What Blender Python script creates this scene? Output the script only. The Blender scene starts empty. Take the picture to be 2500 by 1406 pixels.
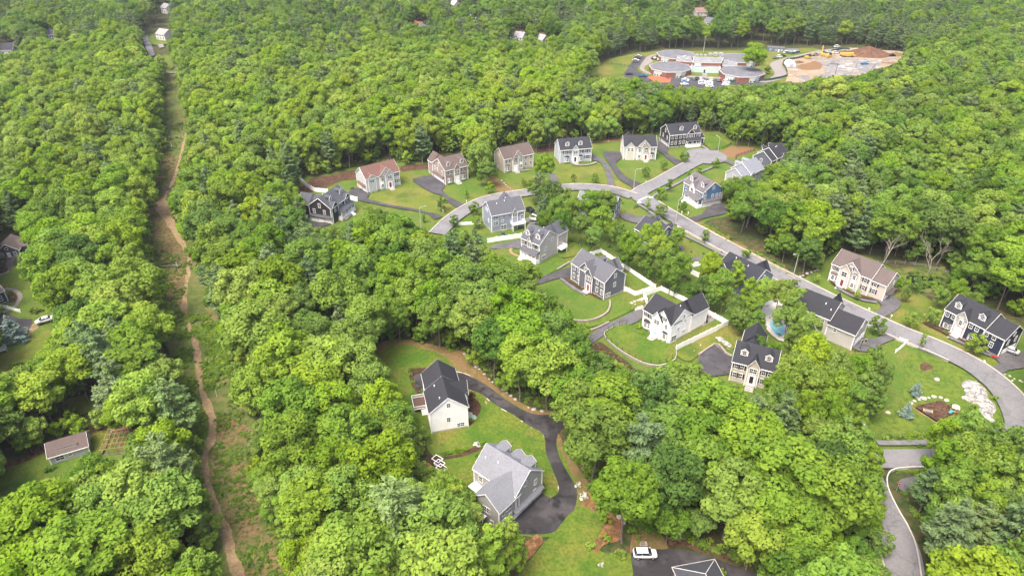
import bpy, bmesh, math, random
import numpy as np
from mathutils import Vector, Matrix, noise
from mathutils.geometry import tessellate_polygon

scene = bpy.context.scene
COL = scene.collection
RNG = random.Random(7)

# ---------------------------------------------------------------- camera
CAM_H, PITCH, FOC = 113.0, math.radians(31.8), 1690.0
cam_d = bpy.data.cameras.new('camera')
cam_d.sensor_width = 36.0
cam_d.lens = FOC / 2500.0 * 36.0
cam_d.clip_start = 1.0
cam_d.clip_end = 12000.0
cam = bpy.data.objects.new('camera', cam_d)
COL.objects.link(cam)
cam.location = (0, 0, CAM_H)
cam.rotation_euler = (math.radians(90) - PITCH, 0, 0)
scene.camera = cam

# ---------------------------------------------------------------- sky, sun, exposure
SUN_EL, SUN_AZ = math.radians(63), math.radians(-140)     # azimuth measured from +Y towards +X
world = bpy.data.worlds.new('World')
scene.world = world
world.use_nodes = True
wn = world.node_tree
sky = wn.nodes.new('ShaderNodeTexSky')
sky.sky_type = 'NISHITA'
sky.sun_disc = False
sky.sun_elevation = SUN_EL
sky.sun_rotation = SUN_AZ
sky.air_density = 1.0
sky.dust_density = 7.0
sky.ozone_density = 0.6
wn.links.new(sky.outputs[0], wn.nodes['Background'].inputs['Color'])
wn.nodes['Background'].inputs['Strength'].default_value = 0.14
sun_d = bpy.data.lights.new('sun', 'SUN')
sun_d.energy = 1.35
sun_d.angle = math.radians(30)
sun_d.color = (1.0, 0.95, 0.86)
sun = bpy.data.objects.new('sun', sun_d)
COL.objects.link(sun)
sd = Vector((math.sin(SUN_AZ) * math.cos(SUN_EL), math.cos(SUN_AZ) * math.cos(SUN_EL), math.sin(SUN_EL)))
sun.rotation_euler = sd.to_track_quat('Z', 'Y').to_euler()
scene.view_settings.view_transform = 'Standard'
scene.view_settings.look = 'None'
scene.view_settings.exposure = 1.5
scene.view_settings.gamma = 1.0
scene.cycles.max_bounces = 5
scene.cycles.diffuse_bounces = 4
scene.cycles.transmission_bounces = 3
scene.cycles.glossy_bounces = 2
scene.cycles.transparent_max_bounces = 4
scene.cycles.caustics_reflective = False
scene.cycles.caustics_refractive = False

# ---------------------------------------------------------------- survey: photo pixel -> point of the ground (or of a level z)
CT, ST = math.cos(PITCH), math.sin(PITCH)

def P(u, v, z=0.0):
    t = (v - 703.0) / FOC
    k = (CAM_H - z) / (ST + CT * t)
    return Vector(((u - 1250.0) / FOC * k, (CT - ST * t) * k, z))

def proj(x, y, z):
    """world -> photo pixel and depth (numpy friendly)"""
    d = y * CT - (z - CAM_H) * ST
    w = y * ST + (z - CAM_H) * CT
    return 1250.0 + FOC * x / d, 703.0 - FOC * w / d, d

def Z(ox, oy, s, pts):
    return [(ox + x / s, oy + y / s) for x, y in pts]

# ---------------------------------------------------------------- tags
def tag(o, label=None, cat=None, group=None, kind=None):
    if label: o['label'] = label
    if cat: o['category'] = cat
    if group: o['group'] = group
    if kind: o['kind'] = kind
    return o

def empty(name, loc=(0, 0, 0), rz=0.0, label=None, cat=None, group=None, sc=1.0):
    o = bpy.data.objects.new(name, None)
    o.empty_display_size = 0.5
    o.location = loc
    o.rotation_euler = (0, 0, rz)
    o.scale = (sc, sc, sc)
    COL.objects.link(o)
    return tag(o, label, cat, group)

def kids(o):
    return [c for c in CHILD.get(o.name, [])]
CHILD = {}

def link(name, me, parent=None, mat=None, loc=None, rz=0.0):
    o = bpy.data.objects.new(name, me)
    COL.objects.link(o)
    if parent is not None:
        o.parent = parent
        CHILD.setdefault(parent.name, []).append(o)
    if loc is not None: o.location = loc
    if rz: o.rotation_euler = (0, 0, rz)
    return o

def copy_tree(o, parent=None):
    c = o.copy()
    COL.objects.link(c)
    c.parent = parent
    if parent is not None: CHILD.setdefault(parent.name, []).append(c)
    for ch in list(CHILD.get(o.name, [])):
        copy_tree(ch, c)
    return c

# ---------------------------------------------------------------- mesh builder
class MB:
    def __init__(s):
        s.v, s.f, s.m = [], [], []
    def add(s, vs, fs, mi=0):
        n = len(s.v)
        s.v += [tuple(p) for p in vs]
        s.f += [tuple(i + n for i in f) for f in fs]
        s.m += [mi] * len(fs)
        return s
    def box(s, x0, x1, y0, y1, z0, z1, mi=0):
        return s.add([(x0, y0, z0), (x1, y0, z0), (x1, y1, z0), (x0, y1, z0), (x0, y0, z1), (x1, y0, z1), (x1, y1, z1), (x0, y1, z1)],
                     [(0, 3, 2, 1), (4, 5, 6, 7), (0, 1, 5, 4), (1, 2, 6, 5), (2, 3, 7, 6), (3, 0, 4, 7)], mi)
    def prism(s, prof, a0, a1, axis='y', mi=0):
        """prof: 2D outline; axis y: prof=(x,z); axis x: prof=(y,z); axis z: prof=(x,y)"""
        def mk(p, a):
            return (p[0], a, p[1]) if axis == 'y' else ((a, p[0], p[1]) if axis == 'x' else (p[0], p[1], a))
        n = len(prof)
        vs = [mk(p, a0) for p in prof] + [mk(p, a1) for p in prof]
        fs = [tuple(range(n - 1, -1, -1)), tuple(range(n, 2 * n))]
        fs += [(i, (i + 1) % n, n + (i + 1) % n, n + i) for i in range(n)]
        return s.add(vs, fs, mi)
    def tube(s, pts, rad, n=6, mi=0):
        rings = []
        pts = [Vector(p) for p in pts]
        base = len(s.v)
        for i, p in enumerate(pts):
            d = (pts[min(i + 1, len(pts) - 1)] - pts[max(i - 1, 0)]).normalized()
            a = d.cross(Vector((0.31, 0.93, 0.2))).normalized()
            b = d.cross(a)
            r = rad[i] if isinstance(rad, (list, tuple)) else rad
            for k in range(n):
                t = 2 * math.pi * k / n
                s.v.append(tuple(p + (a * math.cos(t) + b * math.sin(t)) * r))
        for i in range(len(pts) - 1):
            for k in range(n):
                s.f.append((base + i * n + k, base + i * n + (k + 1) % n, base + (i + 1) * n + (k + 1) % n, base + (i + 1) * n + k))
                s.m.append(mi)
        s.f.append(tuple(base + k for k in range(n - 1, -1, -1))); s.m.append(mi)
        s.f.append(tuple(base + (len(pts) - 1) * n + k for k in range(n))); s.m.append(mi)
        return s
    def lathe(s, prof, n=12, mi=0, c=(0, 0)):
        base = len(s.v)
        for r, z in prof:
            for k in range(n):
                t = 2 * math.pi * k / n
                s.v.append((c[0] + r * math.cos(t), c[1] + r * math.sin(t), z))
        for i in range(len(prof) - 1):
            for k in range(n):
                s.f.append((base + i * n + k, base + i * n + (k + 1) % n, base + (i + 1) * n + (k + 1) % n, base + (i + 1) * n + k)); s.m.append(mi)
        s.f.append(tuple(base + (len(prof) - 1) * n + k for k in range(n))); s.m.append(mi)
        s.f.append(tuple(base + k for k in range(n - 1, -1, -1))); s.m.append(mi)
        return s
    def mesh(s, name, mats, fix=False):
        me = bpy.data.meshes.new(name)
        me.from_pydata(s.v, [], s.f)
        for m in (mats if isinstance(mats, (list, tuple)) else [mats]):
            me.materials.append(m)
        if any(s.m):
            me.polygons.foreach_set('material_index', s.m)
        if fix:
            bm = bmesh.new(); bm.from_mesh(me)
            bmesh.ops.recalc_face_normals(bm, faces=bm.faces)
            bm.to_mesh(me); bm.free()
        me.update()
        return me
    def build(s, name, mats, parent=None, loc=None, rz=0.0, fix=True):
        return link(name, s.mesh(name, mats, fix), parent, None, loc, rz)

# ---------------------------------------------------------------- materials
MATS = {}
def new_mat(name):
    m = bpy.data.materials.new(name)
    m.use_nodes = True
    nt = m.node_tree
    b = nt.nodes['Principled BSDF']
    b.inputs['Specular IOR Level'].default_value = 0.25
    MATS[name] = m
    return m, nt, b

def N(nt, t, **kw):
    n = nt.nodes.new(t)
    for k, v in kw.items():
        setattr(n, k, v)
    return n

def noise_fac(nt, vec, scale, detail=4, rough=0.6, lo=0.35, hi=0.65):
    n = N(nt, 'ShaderNodeTexNoise')
    n.inputs['Scale'].default_value = scale
    n.inputs['Detail'].default_value = detail
    n.inputs['Roughness'].default_value = rough
    nt.links.new(vec, n.inputs['Vector'])
    r = N(nt, 'ShaderNodeMapRange')
    r.inputs['From Min'].default_value = lo
    r.inputs['From Max'].default_value = hi
    nt.links.new(n.outputs['Fac'], r.inputs['Value'])
    return r.outputs['Result']

def mixc(nt, fac, a, b):
    m = N(nt, 'ShaderNodeMix', data_type='RGBA')
    for s, v in (('A', a), ('B', b)):
        i = [q for q in m.inputs if q.name == s and q.type == 'RGBA'][0]
        if isinstance(v, (tuple, list)): i.default_value = (*v[:3], 1)
        else: nt.links.new(v, i)
    if isinstance(fac, (int, float)): m.inputs[0].default_value = fac
    else: nt.links.new(fac, m.inputs[0])
    return [q for q in m.outputs if q.type == 'RGBA'][0]

def mathn(nt, op, a, b):
    m = N(nt, 'ShaderNodeMath', operation=op)
    for i, v in enumerate((a, b)):
        if isinstance(v, (int, float)): m.inputs[i].default_value = v
        else: nt.links.new(v, m.inputs[i])
    return m.outputs[0]

def ground_mat(name, layers, rough=0.95, bump=0.0, bscale=3.0, stripes=None, cracks=None):
    """layers: first colour, then (colour, noise scale, lo, hi) laid over it"""
    m, nt, b = new_mat(name)
    g = N(nt, 'ShaderNodeNewGeometry')
    c = layers[0]
    for i, (col, sc, lo, hi) in enumerate(layers[1:]):
        mp = N(nt, 'ShaderNodeMapping'); mp.inputs['Location'].default_value = (i * 37.3, i * 11.1, 0)
        nt.links.new(g.outputs['Position'], mp.inputs['Vector'])
        c = mixc(nt, noise_fac(nt, mp.outputs[0], sc, 5, 0.65, lo, hi), c, col)
    if stripes:
        col, sc, ang, amt = stripes
        mp = N(nt, 'ShaderNodeMapping'); mp.inputs['Rotation'].default_value = (0, 0, ang)
        nt.links.new(g.outputs['Position'], mp.inputs['Vector'])
        w = N(nt, 'ShaderNodeTexWave'); w.inputs['Scale'].default_value = sc; w.inputs['Distortion'].default_value = 1.2
        w.inputs['Detail'].default_value = 2.0
        nt.links.new(mp.outputs[0], w.inputs['Vector'])
        c = mixc(nt, mathn(nt, 'MULTIPLY', w.outputs['Fac'], amt), c, col)
    if cracks:
        dn = N(nt, 'ShaderNodeTexNoise'); dn.inputs['Scale'].default_value = 0.5; dn.inputs['Detail'].default_value = 4
        nt.links.new(g.outputs['Position'], dn.inputs['Vector'])
        va = N(nt, 'ShaderNodeVectorMath', operation='MULTIPLY_ADD'); va.inputs[1].default_value = (4, 4, 0)
        nt.links.new(dn.outputs['Color'], va.inputs[0]); nt.links.new(g.outputs['Position'], va.inputs[2])
        vo = N(nt, 'ShaderNodeTexVoronoi', feature='DISTANCE_TO_EDGE'); vo.inputs['Scale'].default_value = cracks
        nt.links.new(va.outputs[0], vo.inputs['Vector'])
        r = N(nt, 'ShaderNodeMapRange'); r.inputs['From Max'].default_value = 0.02; r.inputs['To Min'].default_value = 0.55; r.inputs['To Max'].default_value = 0.0
        nt.links.new(vo.outputs['Distance'], r.inputs['Value'])
        c = mixc(nt, r.outputs[0], c, tuple(x * .45 for x in layers[0]))
    if isinstance(c, (tuple, list)): b.inputs['Base Color'].default_value = (*c, 1)
    else: nt.links.new(c, b.inputs['Base Color'])
    b.inputs['Roughness'].default_value = rough
    b.inputs['Specular IOR Level'].default_value = 0.15
    if bump:
        n = N(nt, 'ShaderNodeTexNoise'); n.inputs['Scale'].default_value = bscale; n.inputs['Detail'].default_value = 5
        nt.links.new(g.outputs['Position'], n.inputs['Vector'])
        bn = N(nt, 'ShaderNodeBump'); bn.inputs['Strength'].default_value = 1.0; bn.inputs['Distance'].default_value = bump
        nt.links.new(n.outputs['Fac'], bn.inputs['Height']); nt.links.new(bn.outputs[0], b.inputs['Normal'])
    return m

def plain(name, col, rough=0.6, var=0.12, scale=1.5, metallic=0.0, spec=0.25):
    m, nt, b = new_mat(name)
    g = N(nt, 'ShaderNodeNewGeometry')
    f = noise_fac(nt, g.outputs['Position'], scale, 5, 0.65, 0.3, 0.7)
    c = mixc(nt, f, tuple(x * (1 - var) for x in col), tuple(min(1, x * (1 + var)) for x in col))
    nt.links.new(c, b.inputs['Base Color'])
    b.inputs['Roughness'].default_value = rough
    b.inputs['Metallic'].default_value = metallic
    b.inputs['Specular IOR Level'].default_value = spec
    return m

def siding(name, col, trimline=0.10):
    """lap siding: fine horizontal boards with slight weathering"""
    m, nt, b = new_mat(name)
    g = N(nt, 'ShaderNodeNewGeometry')
    f = noise_fac(nt, g.outputs['Position'], 0.7, 5, 0.6, 0.3, 0.7)
    c = mixc(nt, f, tuple(x * 0.93 for x in col), tuple(min(1, x * 1.05) for x in col))
    nt.links.new(c, b.inputs['Base Color'])
    w = N(nt, 'ShaderNodeTexWave', bands_direction='Z', wave_profile='SAW')
    w.inputs['Scale'].default_value = 1.6
    nt.links.new(g.outputs['Position'], w.inputs['Vector'])
    bn = N(nt, 'ShaderNodeBump'); bn.inputs['Strength'].default_value = 0.5; bn.inputs['Distance'].default_value = 0.02
    nt.links.new(w.outputs['Fac'], bn.inputs['Height']); nt.links.new(bn.outputs[0], b.inputs['Normal'])
    b.inputs['Roughness'].default_value = 0.6
    return m

def shingles(name, col, var=0.25):
    m, nt, b = new_mat(name)
    g = N(nt, 'ShaderNodeNewGeometry')
    f = noise_fac(nt, g.outputs['Position'], 3.2, 3, 0.8, 0.3, 0.7)
    f2 = noise_fac(nt, g.outputs['Position'], 0.35, 4, 0.6, 0.35, 0.7)
    c = mixc(nt, f, tuple(x * (1 - var) for x in col), tuple(min(1, x * (1 + var)) for x in col))
    c = mixc(nt, mathn(nt, 'MULTIPLY', f2, 0.3), c, tuple(x * 1.35 for x in col))
    nt.links.new(c, b.inputs['Base Color'])
    w = N(nt, 'ShaderNodeTexWave', bands_direction='Z', wave_profile='SAW')
    w.inputs['Scale'].default_value = 1.8; w.inputs['Distortion'].default_value = 0.4
    nt.links.new(g.outputs['Position'], w.inputs['Vector'])
    bn = N(nt, 'ShaderNodeBump'); bn.inputs['Strength'].default_value = 0.6; bn.inputs['Distance'].default_value = 0.02
    nt.links.new(w.outputs['Fac'], bn.inputs['Height']); nt.links.new(bn.outputs[0], b.inputs['Normal'])
    b.inputs['Roughness'].default_value = 0.85
    return m

def stone(name, c1, c2, scale=2.2, joint=(0.18, 0.17, 0.16)):
    m, nt, b = new_mat(name)
    g = N(nt, 'ShaderNodeNewGeometry')
    v = N(nt, 'ShaderNodeTexVoronoi'); v.inputs['Scale'].default_value = scale
    nt.links.new(g.outputs['Position'], v.inputs['Vector'])
    sep = N(nt, 'ShaderNodeSeparateColor'); nt.links.new(v.outputs['Color'], sep.inputs[0])
    c = mixc(nt, sep.outputs[0], c1, c2)
    e = N(nt, 'ShaderNodeTexVoronoi', feature='DISTANCE_TO_EDGE'); e.inputs['Scale'].default_value = scale
    nt.links.new(g.outputs['Position'], e.inputs['Vector'])
    r = N(nt, 'ShaderNodeMapRange'); r.inputs['From Max'].default_value = 0.08
    nt.links.new(e.outputs['Distance'], r.inputs['Value'])
    c = mixc(nt, r.outputs[0], joint, c)
    nt.links.new(c, b.inputs['Base Color'])
    b.inputs['Roughness'].default_value = 0.9
    return m

def leaf_mat(name, ramp, transl=0.3, patch=0.22):
    """foliage: ramp picked by the tree's own 'tint', varied leaf clump by leaf clump"""
    m = bpy.data.materials.new(name); m.use_nodes = True
    nt = m.node_tree; nt.nodes.clear()
    out = N(nt, 'ShaderNodeOutputMaterial')
    at = N(nt, 'ShaderNodeAttribute', attribute_type='INSTANCER', attribute_name='tint')
    lt = N(nt, 'ShaderNodeAttribute', attribute_type='GEOMETRY', attribute_name='clump')
    f = mathn(nt, 'ADD', at.outputs['Fac'], mathn(nt, 'MULTIPLY', mathn(nt, 'SUBTRACT', lt.outputs['Fac'], 0.5), patch))
    cr = N(nt, 'ShaderNodeValToRGB')
    cr.color_ramp.elements[0].position = 0.0
    while len(cr.color_ramp.elements) < len(ramp): cr.color_ramp.elements.new(0.5)
    for e, (p, c) in zip(cr.color_ramp.elements, ramp):
        e.position = p; e.color = (*c, 1)
    nt.links.new(f, cr.inputs['Fac'])
    oi = N(nt, 'ShaderNodeObjectInfo'); hs = N(nt, 'ShaderNodeHueSaturation')
    nt.links.new(mathn(nt, 'ADD', mathn(nt, 'MULTIPLY', oi.outputs['Random'], 0.022), 0.489), hs.inputs['Hue'])
    rr = mathn(nt, 'FRACT', mathn(nt, 'MULTIPLY', oi.outputs['Random'], 37.7), 0.0)
    nt.links.new(mathn(nt, 'ADD', mathn(nt, 'MULTIPLY', rr, 0.16), 0.90), hs.inputs['Saturation'])
    nt.links.new(mathn(nt, 'ADD', mathn(nt, 'MULTIPLY', mathn(nt, 'FRACT', mathn(nt, 'MULTIPLY', oi.outputs['Random'], 91.3), 0.0), 0.22), 0.92), hs.inputs['Value'])
    nt.links.new(cr.outputs[0], hs.inputs['Color'])
    d = N(nt, 'ShaderNodeBsdfDiffuse'); t = N(nt, 'ShaderNodeBsdfTranslucent')
    nt.links.new(hs.outputs[0], d.inputs['Color'])
    tc = mixc(nt, 0.5, hs.outputs[0], (0.125, 0.21, 0.018))
    nt.links.new(tc, t.inputs['Color'])
    mx = N(nt, 'ShaderNodeMixShader'); mx.inputs[0].default_value = transl
    nt.links.new(d.outputs[0], mx.inputs[1]); nt.links.new(t.outputs[0], mx.inputs[2])
    nt.links.new(mx.outputs[0], out.inputs['Surface'])
    MATS[name] = m
    return m

M = {}
M['floor'] = ground_mat('forest_floor', [(0.055, 0.062, 0.022), ((0.100, 0.068, 0.036), 0.15, 0.4, 0.6), ((0.022, 0.048, 0.010), 0.6, 0.42, 0.62)], bump=0.1)
M['lawn'] = ground_mat('lawn_grass', [(0.060, 0.122, 0.016), ((0.110, 0.148, 0.024), 0.09, 0.38, 0.56), ((0.180, 0.150, 0.042), 0.075, 0.50, 0.66), ((0.034, 0.070, 0.010), 1.6, 0.40, 0.75), ((0.10, 0.125, 0.02), 0.5, 0.5, 0.75)], bump=0.06, stripes=((0.070, 0.125, 0.018), 0.32, 0.5, 0.35))
M['lawn_dry'] = ground_mat('dry_lawn_grass', [(0.112, 0.145, 0.021), ((0.190, 0.155, 0.048), 0.08, 0.45, 0.64), ((0.058, 0.100, 0.014), 0.12, 0.50, 0.66), ((0.066, 0.088, 0.014), 1.8, 0.40, 0.75)], bump=0.05)
M['lawn_lush'] = ground_mat('lush_lawn_grass', [(0.058, 0.122, 0.013), ((0.130, 0.160, 0.022), 0.10, 0.40, 0.56), ((0.180, 0.148, 0.038), 0.11, 0.50, 0.66), ((0.032, 0.068, 0.009), 1.6, 0.40, 0.75)], bump=0.05, stripes=((0.066, 0.118, 0.013), 0.35, -0.4, 0.35))
M['meadow'] = ground_mat('meadow_grass', [(0.070, 0.120, 0.014), ((0.110, 0.150, 0.020), 0.16, 0.42, 0.62), ((0.130, 0.110, 0.035), 0.12, 0.56, 0.70), ((0.034, 0.070, 0.010), 0.7, 0.44, 0.70), ((0.14, 0.17, 0.03), 2.0, 0.5, 0.75)], bump=0.25, bscale=1.5)
M['brush'] = ground_mat('corridor_brush', [(0.175, 0.112, 0.058), ((0.075, 0.095, 0.026), 0.11, 0.46, 0.62), ((0.150, 0.085, 0.045), 0.5, 0.50, 0.70), ((0.045, 0.075, 0.014), 0.9, 0.47, 0.60)], bump=0.25, bscale=1.6)
M['corridor'] = ground_mat('corridor_grass', [(0.090, 0.118, 0.026), ((0.055, 0.090, 0.018), 0.2, 0.42, 0.60), ((0.155, 0.118, 0.055), 0.15, 0.53, 0.66), ((0.130, 0.125, 0.045), 0.6, 0.48, 0.66)], bump=0.2, bscale=1.6)
M['dirt'] = ground_mat('bare_dirt', [(0.250, 0.178, 0.098), ((0.185, 0.125, 0.066), 0.5, 0.4, 0.62), ((0.340, 0.260, 0.160), 1.2, 0.5, 0.7)], bump=0.06)
M['bank'] = ground_mat('bark_bank', [(0.075, 0.042, 0.028), ((0.120, 0.068, 0.042), 0.4, 0.42, 0.62), ((0.028, 0.015, 0.010), 1.4, 0.45, 0.65)], bump=0.12)
M['mulch'] = ground_mat('bark_mulch', [(0.045, 0.026, 0.018), ((0.075, 0.042, 0.026), 1.0, 0.42, 0.62)], bump=0.05)
M['pine_mulch'] = ground_mat('orange_needle_mulch', [(0.190, 0.092, 0.040), ((0.105, 0.055, 0.028), 0.5, 0.40, 0.60), ((0.290, 0.155, 0.075), 1.5, 0.48, 0.7), ((0.07, 0.085, 0.02), 0.8, 0.55, 0.68)], bump=0.08)
M['red_soil'] = ground_mat('red_soil', [(0.190, 0.095, 0.058), ((0.150, 0.110, 0.045), 0.25, 0.45, 0.62), ((0.110, 0.130, 0.030), 0.3, 0.58, 0.72)], bump=0.05)
M['leaf_litter'] = ground_mat('leaf_litter', [(0.150, 0.100, 0.045), ((0.090, 0.100, 0.025), 0.25, 0.45, 0.62), ((0.200, 0.120, 0.060), 0.9, 0.48, 0.66)], bump=0.06)
M['road'] = ground_mat('worn_road_asphalt', [(0.168, 0.165, 0.172), ((0.138, 0.136, 0.142), 0.12, 0.42, 0.62), ((0.205, 0.201, 0.208), 2.5, 0.45, 0.70), ((0.120, 0.115, 0.118), 0.05, 0.56, 0.64)], rough=0.85, cracks=.12)
M['drive'] = ground_mat('driveway_asphalt', [(0.050, 0.048, 0.055), ((0.075, 0.071, 0.078), 0.18, 0.42, 0.62), ((0.036, 0.035, 0.040), 0.5, 0.52, 0.68), ((0.09, 0.086, 0.09), 3.0, 0.5, 0.8)], rough=0.8)
M['drive_dark'] = ground_mat('dark_driveway_asphalt', [(0.032, 0.030, 0.033), ((0.062, 0.057, 0.061), 0.12, 0.47, 0.60), ((0.019, 0.018, 0.020), 0.25, 0.54, 0.62)], rough=0.75)
M['drive_grey'] = ground_mat('grey_driveway_asphalt', [(0.108, 0.104, 0.110), ((0.080, 0.077, 0.083), 0.2, 0.42, 0.62), ((0.145, 0.135, 0.138), 2.0, 0.5, 0.75), ((0.068, 0.064, 0.068), 0.3, 0.55, 0.66)], rough=0.8, cracks=.2)
M['walk'] = ground_mat('path_paving', [(0.235, 0.212, 0.200), ((0.17, 0.155, 0.148), 0.8, 0.42, 0.62)], rough=0.85)
M['asphalt_walk'] = ground_mat('asphalt_path', [(0.13, 0.13, 0.135), ((0.17, 0.17, 0.17), 0.8, 0.42, 0.62)], rough=0.85)
M['kerb'] = plain('granite_kerb', (0.42, 0.37, 0.33), 0.85, 0.2, 1.0)
M['paint'] = plain('road_paint', (0.75, 0.75, 0.74), 0.7, 0.1)
M['white'] = plain('white_trim_paint', (0.80, 0.79, 0.78), 0.5, 0.04)
M['vinyl'] = plain('white_vinyl', (0.86, 0.84, 0.83), 0.45, 0.04, 0.6)
M['glass'] = plain('window_glass', (0.025, 0.028, 0.032), 0.12, 0.3, 0.5, spec=0.6)
M['shutter'] = plain('black_shutter', (0.03, 0.03, 0.033), 0.6)
M['concrete'] = plain('concrete', (0.36, 0.34, 0.32), 0.9, 0.18, 1.2)
M['pale_concrete'] = plain('pale_concrete', (0.44, 0.42, 0.395), 0.9, 0.15, 1.2)
M['fstone'] = stone('field_stone_veneer', (0.62, 0.60, 0.58), (0.26, 0.25, 0.25), 2.0)
M['tanstone'] = stone('tan_stone_veneer', (0.46, 0.40, 0.33), (0.30, 0.25, 0.21), 2.4)
M['blockwall'] = stone('retaining_block', (0.34, 0.29, 0.25), (0.24, 0.20, 0.18), 2.6, (0.12, 0.10, 0.09))
M['rock'] = ground_mat('pale_ledge_rock', [(0.28, 0.265, 0.245), ((0.12, 0.113, 0.105), 0.7, 0.44, 0.58), ((0.46, 0.44, 0.415), 1.3, 0.46, 0.62), ((0.07, 0.085, 0.025), 0.45, 0.58, 0.68)], bump=0.3, bscale=1.6, cracks=.45)
M['boulder'] = ground_mat('boulder_stone', [(0.42, 0.38, 0.34), ((0.28, 0.25, 0.23), 1.2, 0.42, 0.62)], bump=0.05)
M['bark'] = plain('tree_bark', (0.16, 0.135, 0.115), 0.95, 0.35, 2.0)
M['pale_bark'] = plain('pale_bark', (0.25, 0.22, 0.19), 0.95, 0.3, 2.0)
M['wood'] = plain('weathered_wood', (0.27, 0.17, 0.10), 0.85, 0.25, 2.0)
M['grey_wood'] = plain('grey_wood', (0.22, 0.20, 0.18), 0.85, 0.25, 2.0)
M['rail_wood'] = plain('guard_rail_timber', (0.40, 0.28, 0.15), 0.85, 0.2, 1.0)
M['brick'] = plain('red_brick', (0.205, 0.088, 0.066), 0.9, 0.18, 2.0)
M['teal'] = plain('aqua_panel', (0.42, 0.56, 0.52), 0.4, 0.08)
M['tar_roof'] = plain('grey_membrane_roof', (0.125, 0.125, 0.14), 0.9, 0.25, 0.3)
M['pale_roof'] = plain('pale_gravel_roof', (0.20, 0.20, 0.21), 0.9, 0.35, 0.4)
M['black'] = plain('black_rubber', (0.02, 0.02, 0.022), 0.7)
M['metal'] = plain('galvanised_metal', (0.50, 0.51, 0.52), 0.45, 0.1, 1.0, metallic=0.5)
M['pole'] = plain('pale_lamp_pole', (0.40, 0.40, 0.385), 0.5, 0.08)
M['yellow'] = plain('machine_yellow', (0.48, 0.29, 0.05), 0.5, 0.15)
M['orange_play'] = plain('orange_play_surface', (0.30, 0.10, 0.05), 0.9, 0.15)
M['red'] = plain('red_paint', (0.28, 0.03, 0.03), 0.5)
M['door_red'] = plain('crimson_door', (0.33, 0.02, 0.035), 0.5)
M['door_wine'] = plain('wine_red_door', (0.16, 0.03, 0.035), 0.5)
M['door_blue'] = plain('grey_blue_door', (0.40, 0.46, 0.52), 0.5)
M['cream'] = plain('cream_door', (0.75, 0.70, 0.56), 0.5)
M['green_mesh'] = plain('green_screen_fabric', (0.045, 0.085, 0.070), 0.8, 0.2)
M['water'] = plain('pool_water', (0.16, 0.36, 0.45), 0.08, 0.1, 0.6, spec=0.5)
M['bog'] = plain('dark_bog_water', (0.012, 0.014, 0.010), 0.1, 0.2, spec=0.5)
M['slide'] = plain('teal_plastic', (0.03, 0.30, 0.38), 0.4)
M['carwhite'] = plain('white_car_paint', (0.70, 0.70, 0.71), 0.25, 0.02, spec=0.5)
M['carsilver'] = plain('silver_car_paint', (0.62, 0.64, 0.67), 0.28, 0.03, metallic=0.3, spec=0.5)
M['carblack'] = plain('black_car_paint', (0.015, 0.015, 0.017), 0.2, 0.05, spec=0.5)
M['cargrey'] = plain('grey_car_paint', (0.16, 0.165, 0.175), 0.25, 0.03, spec=0.5)
M['carred'] = plain('red_car_paint', (0.30, 0.02, 0.025), 0.25, 0.03, spec=0.5)
M['carblue'] = plain('blue_car_paint', (0.02, 0.13, 0.28), 0.25, 0.03, spec=0.5)
M['tan_fabric'] = plain('tan_fabric', (0.62, 0.56, 0.48), 0.8)
M['deck'] = plain('dark_deck_boards', (0.09, 0.055, 0.045), 0.8, 0.2, 2.0)
M['bluestone'] = ground_mat('dark_walkway', [(0.10, 0.11, 0.12), ((0.15, 0.155, 0.16), 0.8, 0.42, 0.62)], rough=0.85)

LEAF = leaf_mat('broadleaf_foliage', [(0.0, (0.034, 0.074, 0.018)), (0.3, (0.084, 0.162, 0.028)), (0.6, (0.180, 0.286, 0.036)), (1.0, (0.310, 0.415, 0.048))], 0.36)
NEEDLE = leaf_mat('pine_foliage', [(0.0, (0.050, 0.092, 0.040)), (0.4, (0.120, 0.185, 0.072)), (1.0, (0.200, 0.280, 0.100))], 0.15, 0.3)
SPRUCE = leaf_mat('blue_spruce_foliage', [(0.0, (0.07, 0.13, 0.105)), (1.0, (0.22, 0.30, 0.26))], 0.1, 0.5)
PURPLE = leaf_mat('purple_foliage', [(0.0, (0.035, 0.010, 0.014)), (1.0, (0.11, 0.025, 0.035))], 0.2, 0.4)
BLOOM = leaf_mat('white_blossom', [(0.0, (0.20, 0.24, 0.10)), (0.5, (0.6, 0.58, 0.50)), (1.0, (0.75, 0.72, 0.68))], 0.2, 1.0)

# ---------------------------------------------------------------- the thin haze of a humid day
hm = bpy.data.materials.new('air_haze'); hm.use_nodes = True
hn = hm.node_tree; hn.nodes.clear()
ho = hn.nodes.new('ShaderNodeOutputMaterial'); hv = hn.nodes.new('ShaderNodeVolumePrincipled')
hv.inputs['Density'].default_value = 0.0001; hv.inputs['Color'].default_value = (0.90, 0.95, 1.0, 1); hv.inputs['Anisotropy'].default_value = 0.2
hn.links.new(hv.outputs[0], ho.inputs['Volume'])
tag(MB().box(-1700, 1700, -500, 2700, -1.2, 125).build('haze', hm), kind='stuff')
M['wall_stone'] = ground_mat('tumbled_wall_stone', [(0.20, 0.18, 0.16), ((0.10, 0.09, 0.08), 1.2, 0.42, 0.62), ((0.08, 0.10, 0.03), 0.8, 0.5, 0.6)], bump=0.15)
M['site'] = ground_mat('churned_site_soil', [(0.250, 0.190, 0.128), ((0.160, 0.150, 0.145), 0.07, 0.50, 0.60), ((0.300, 0.250, 0.200), 0.10, 0.50, 0.64), ((0.150, 0.092, 0.058), 0.08, 0.55, 0.66), ((0.36, 0.33, 0.30), 0.5, 0.56, 0.70)], bump=0.3, bscale=.8)
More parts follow.
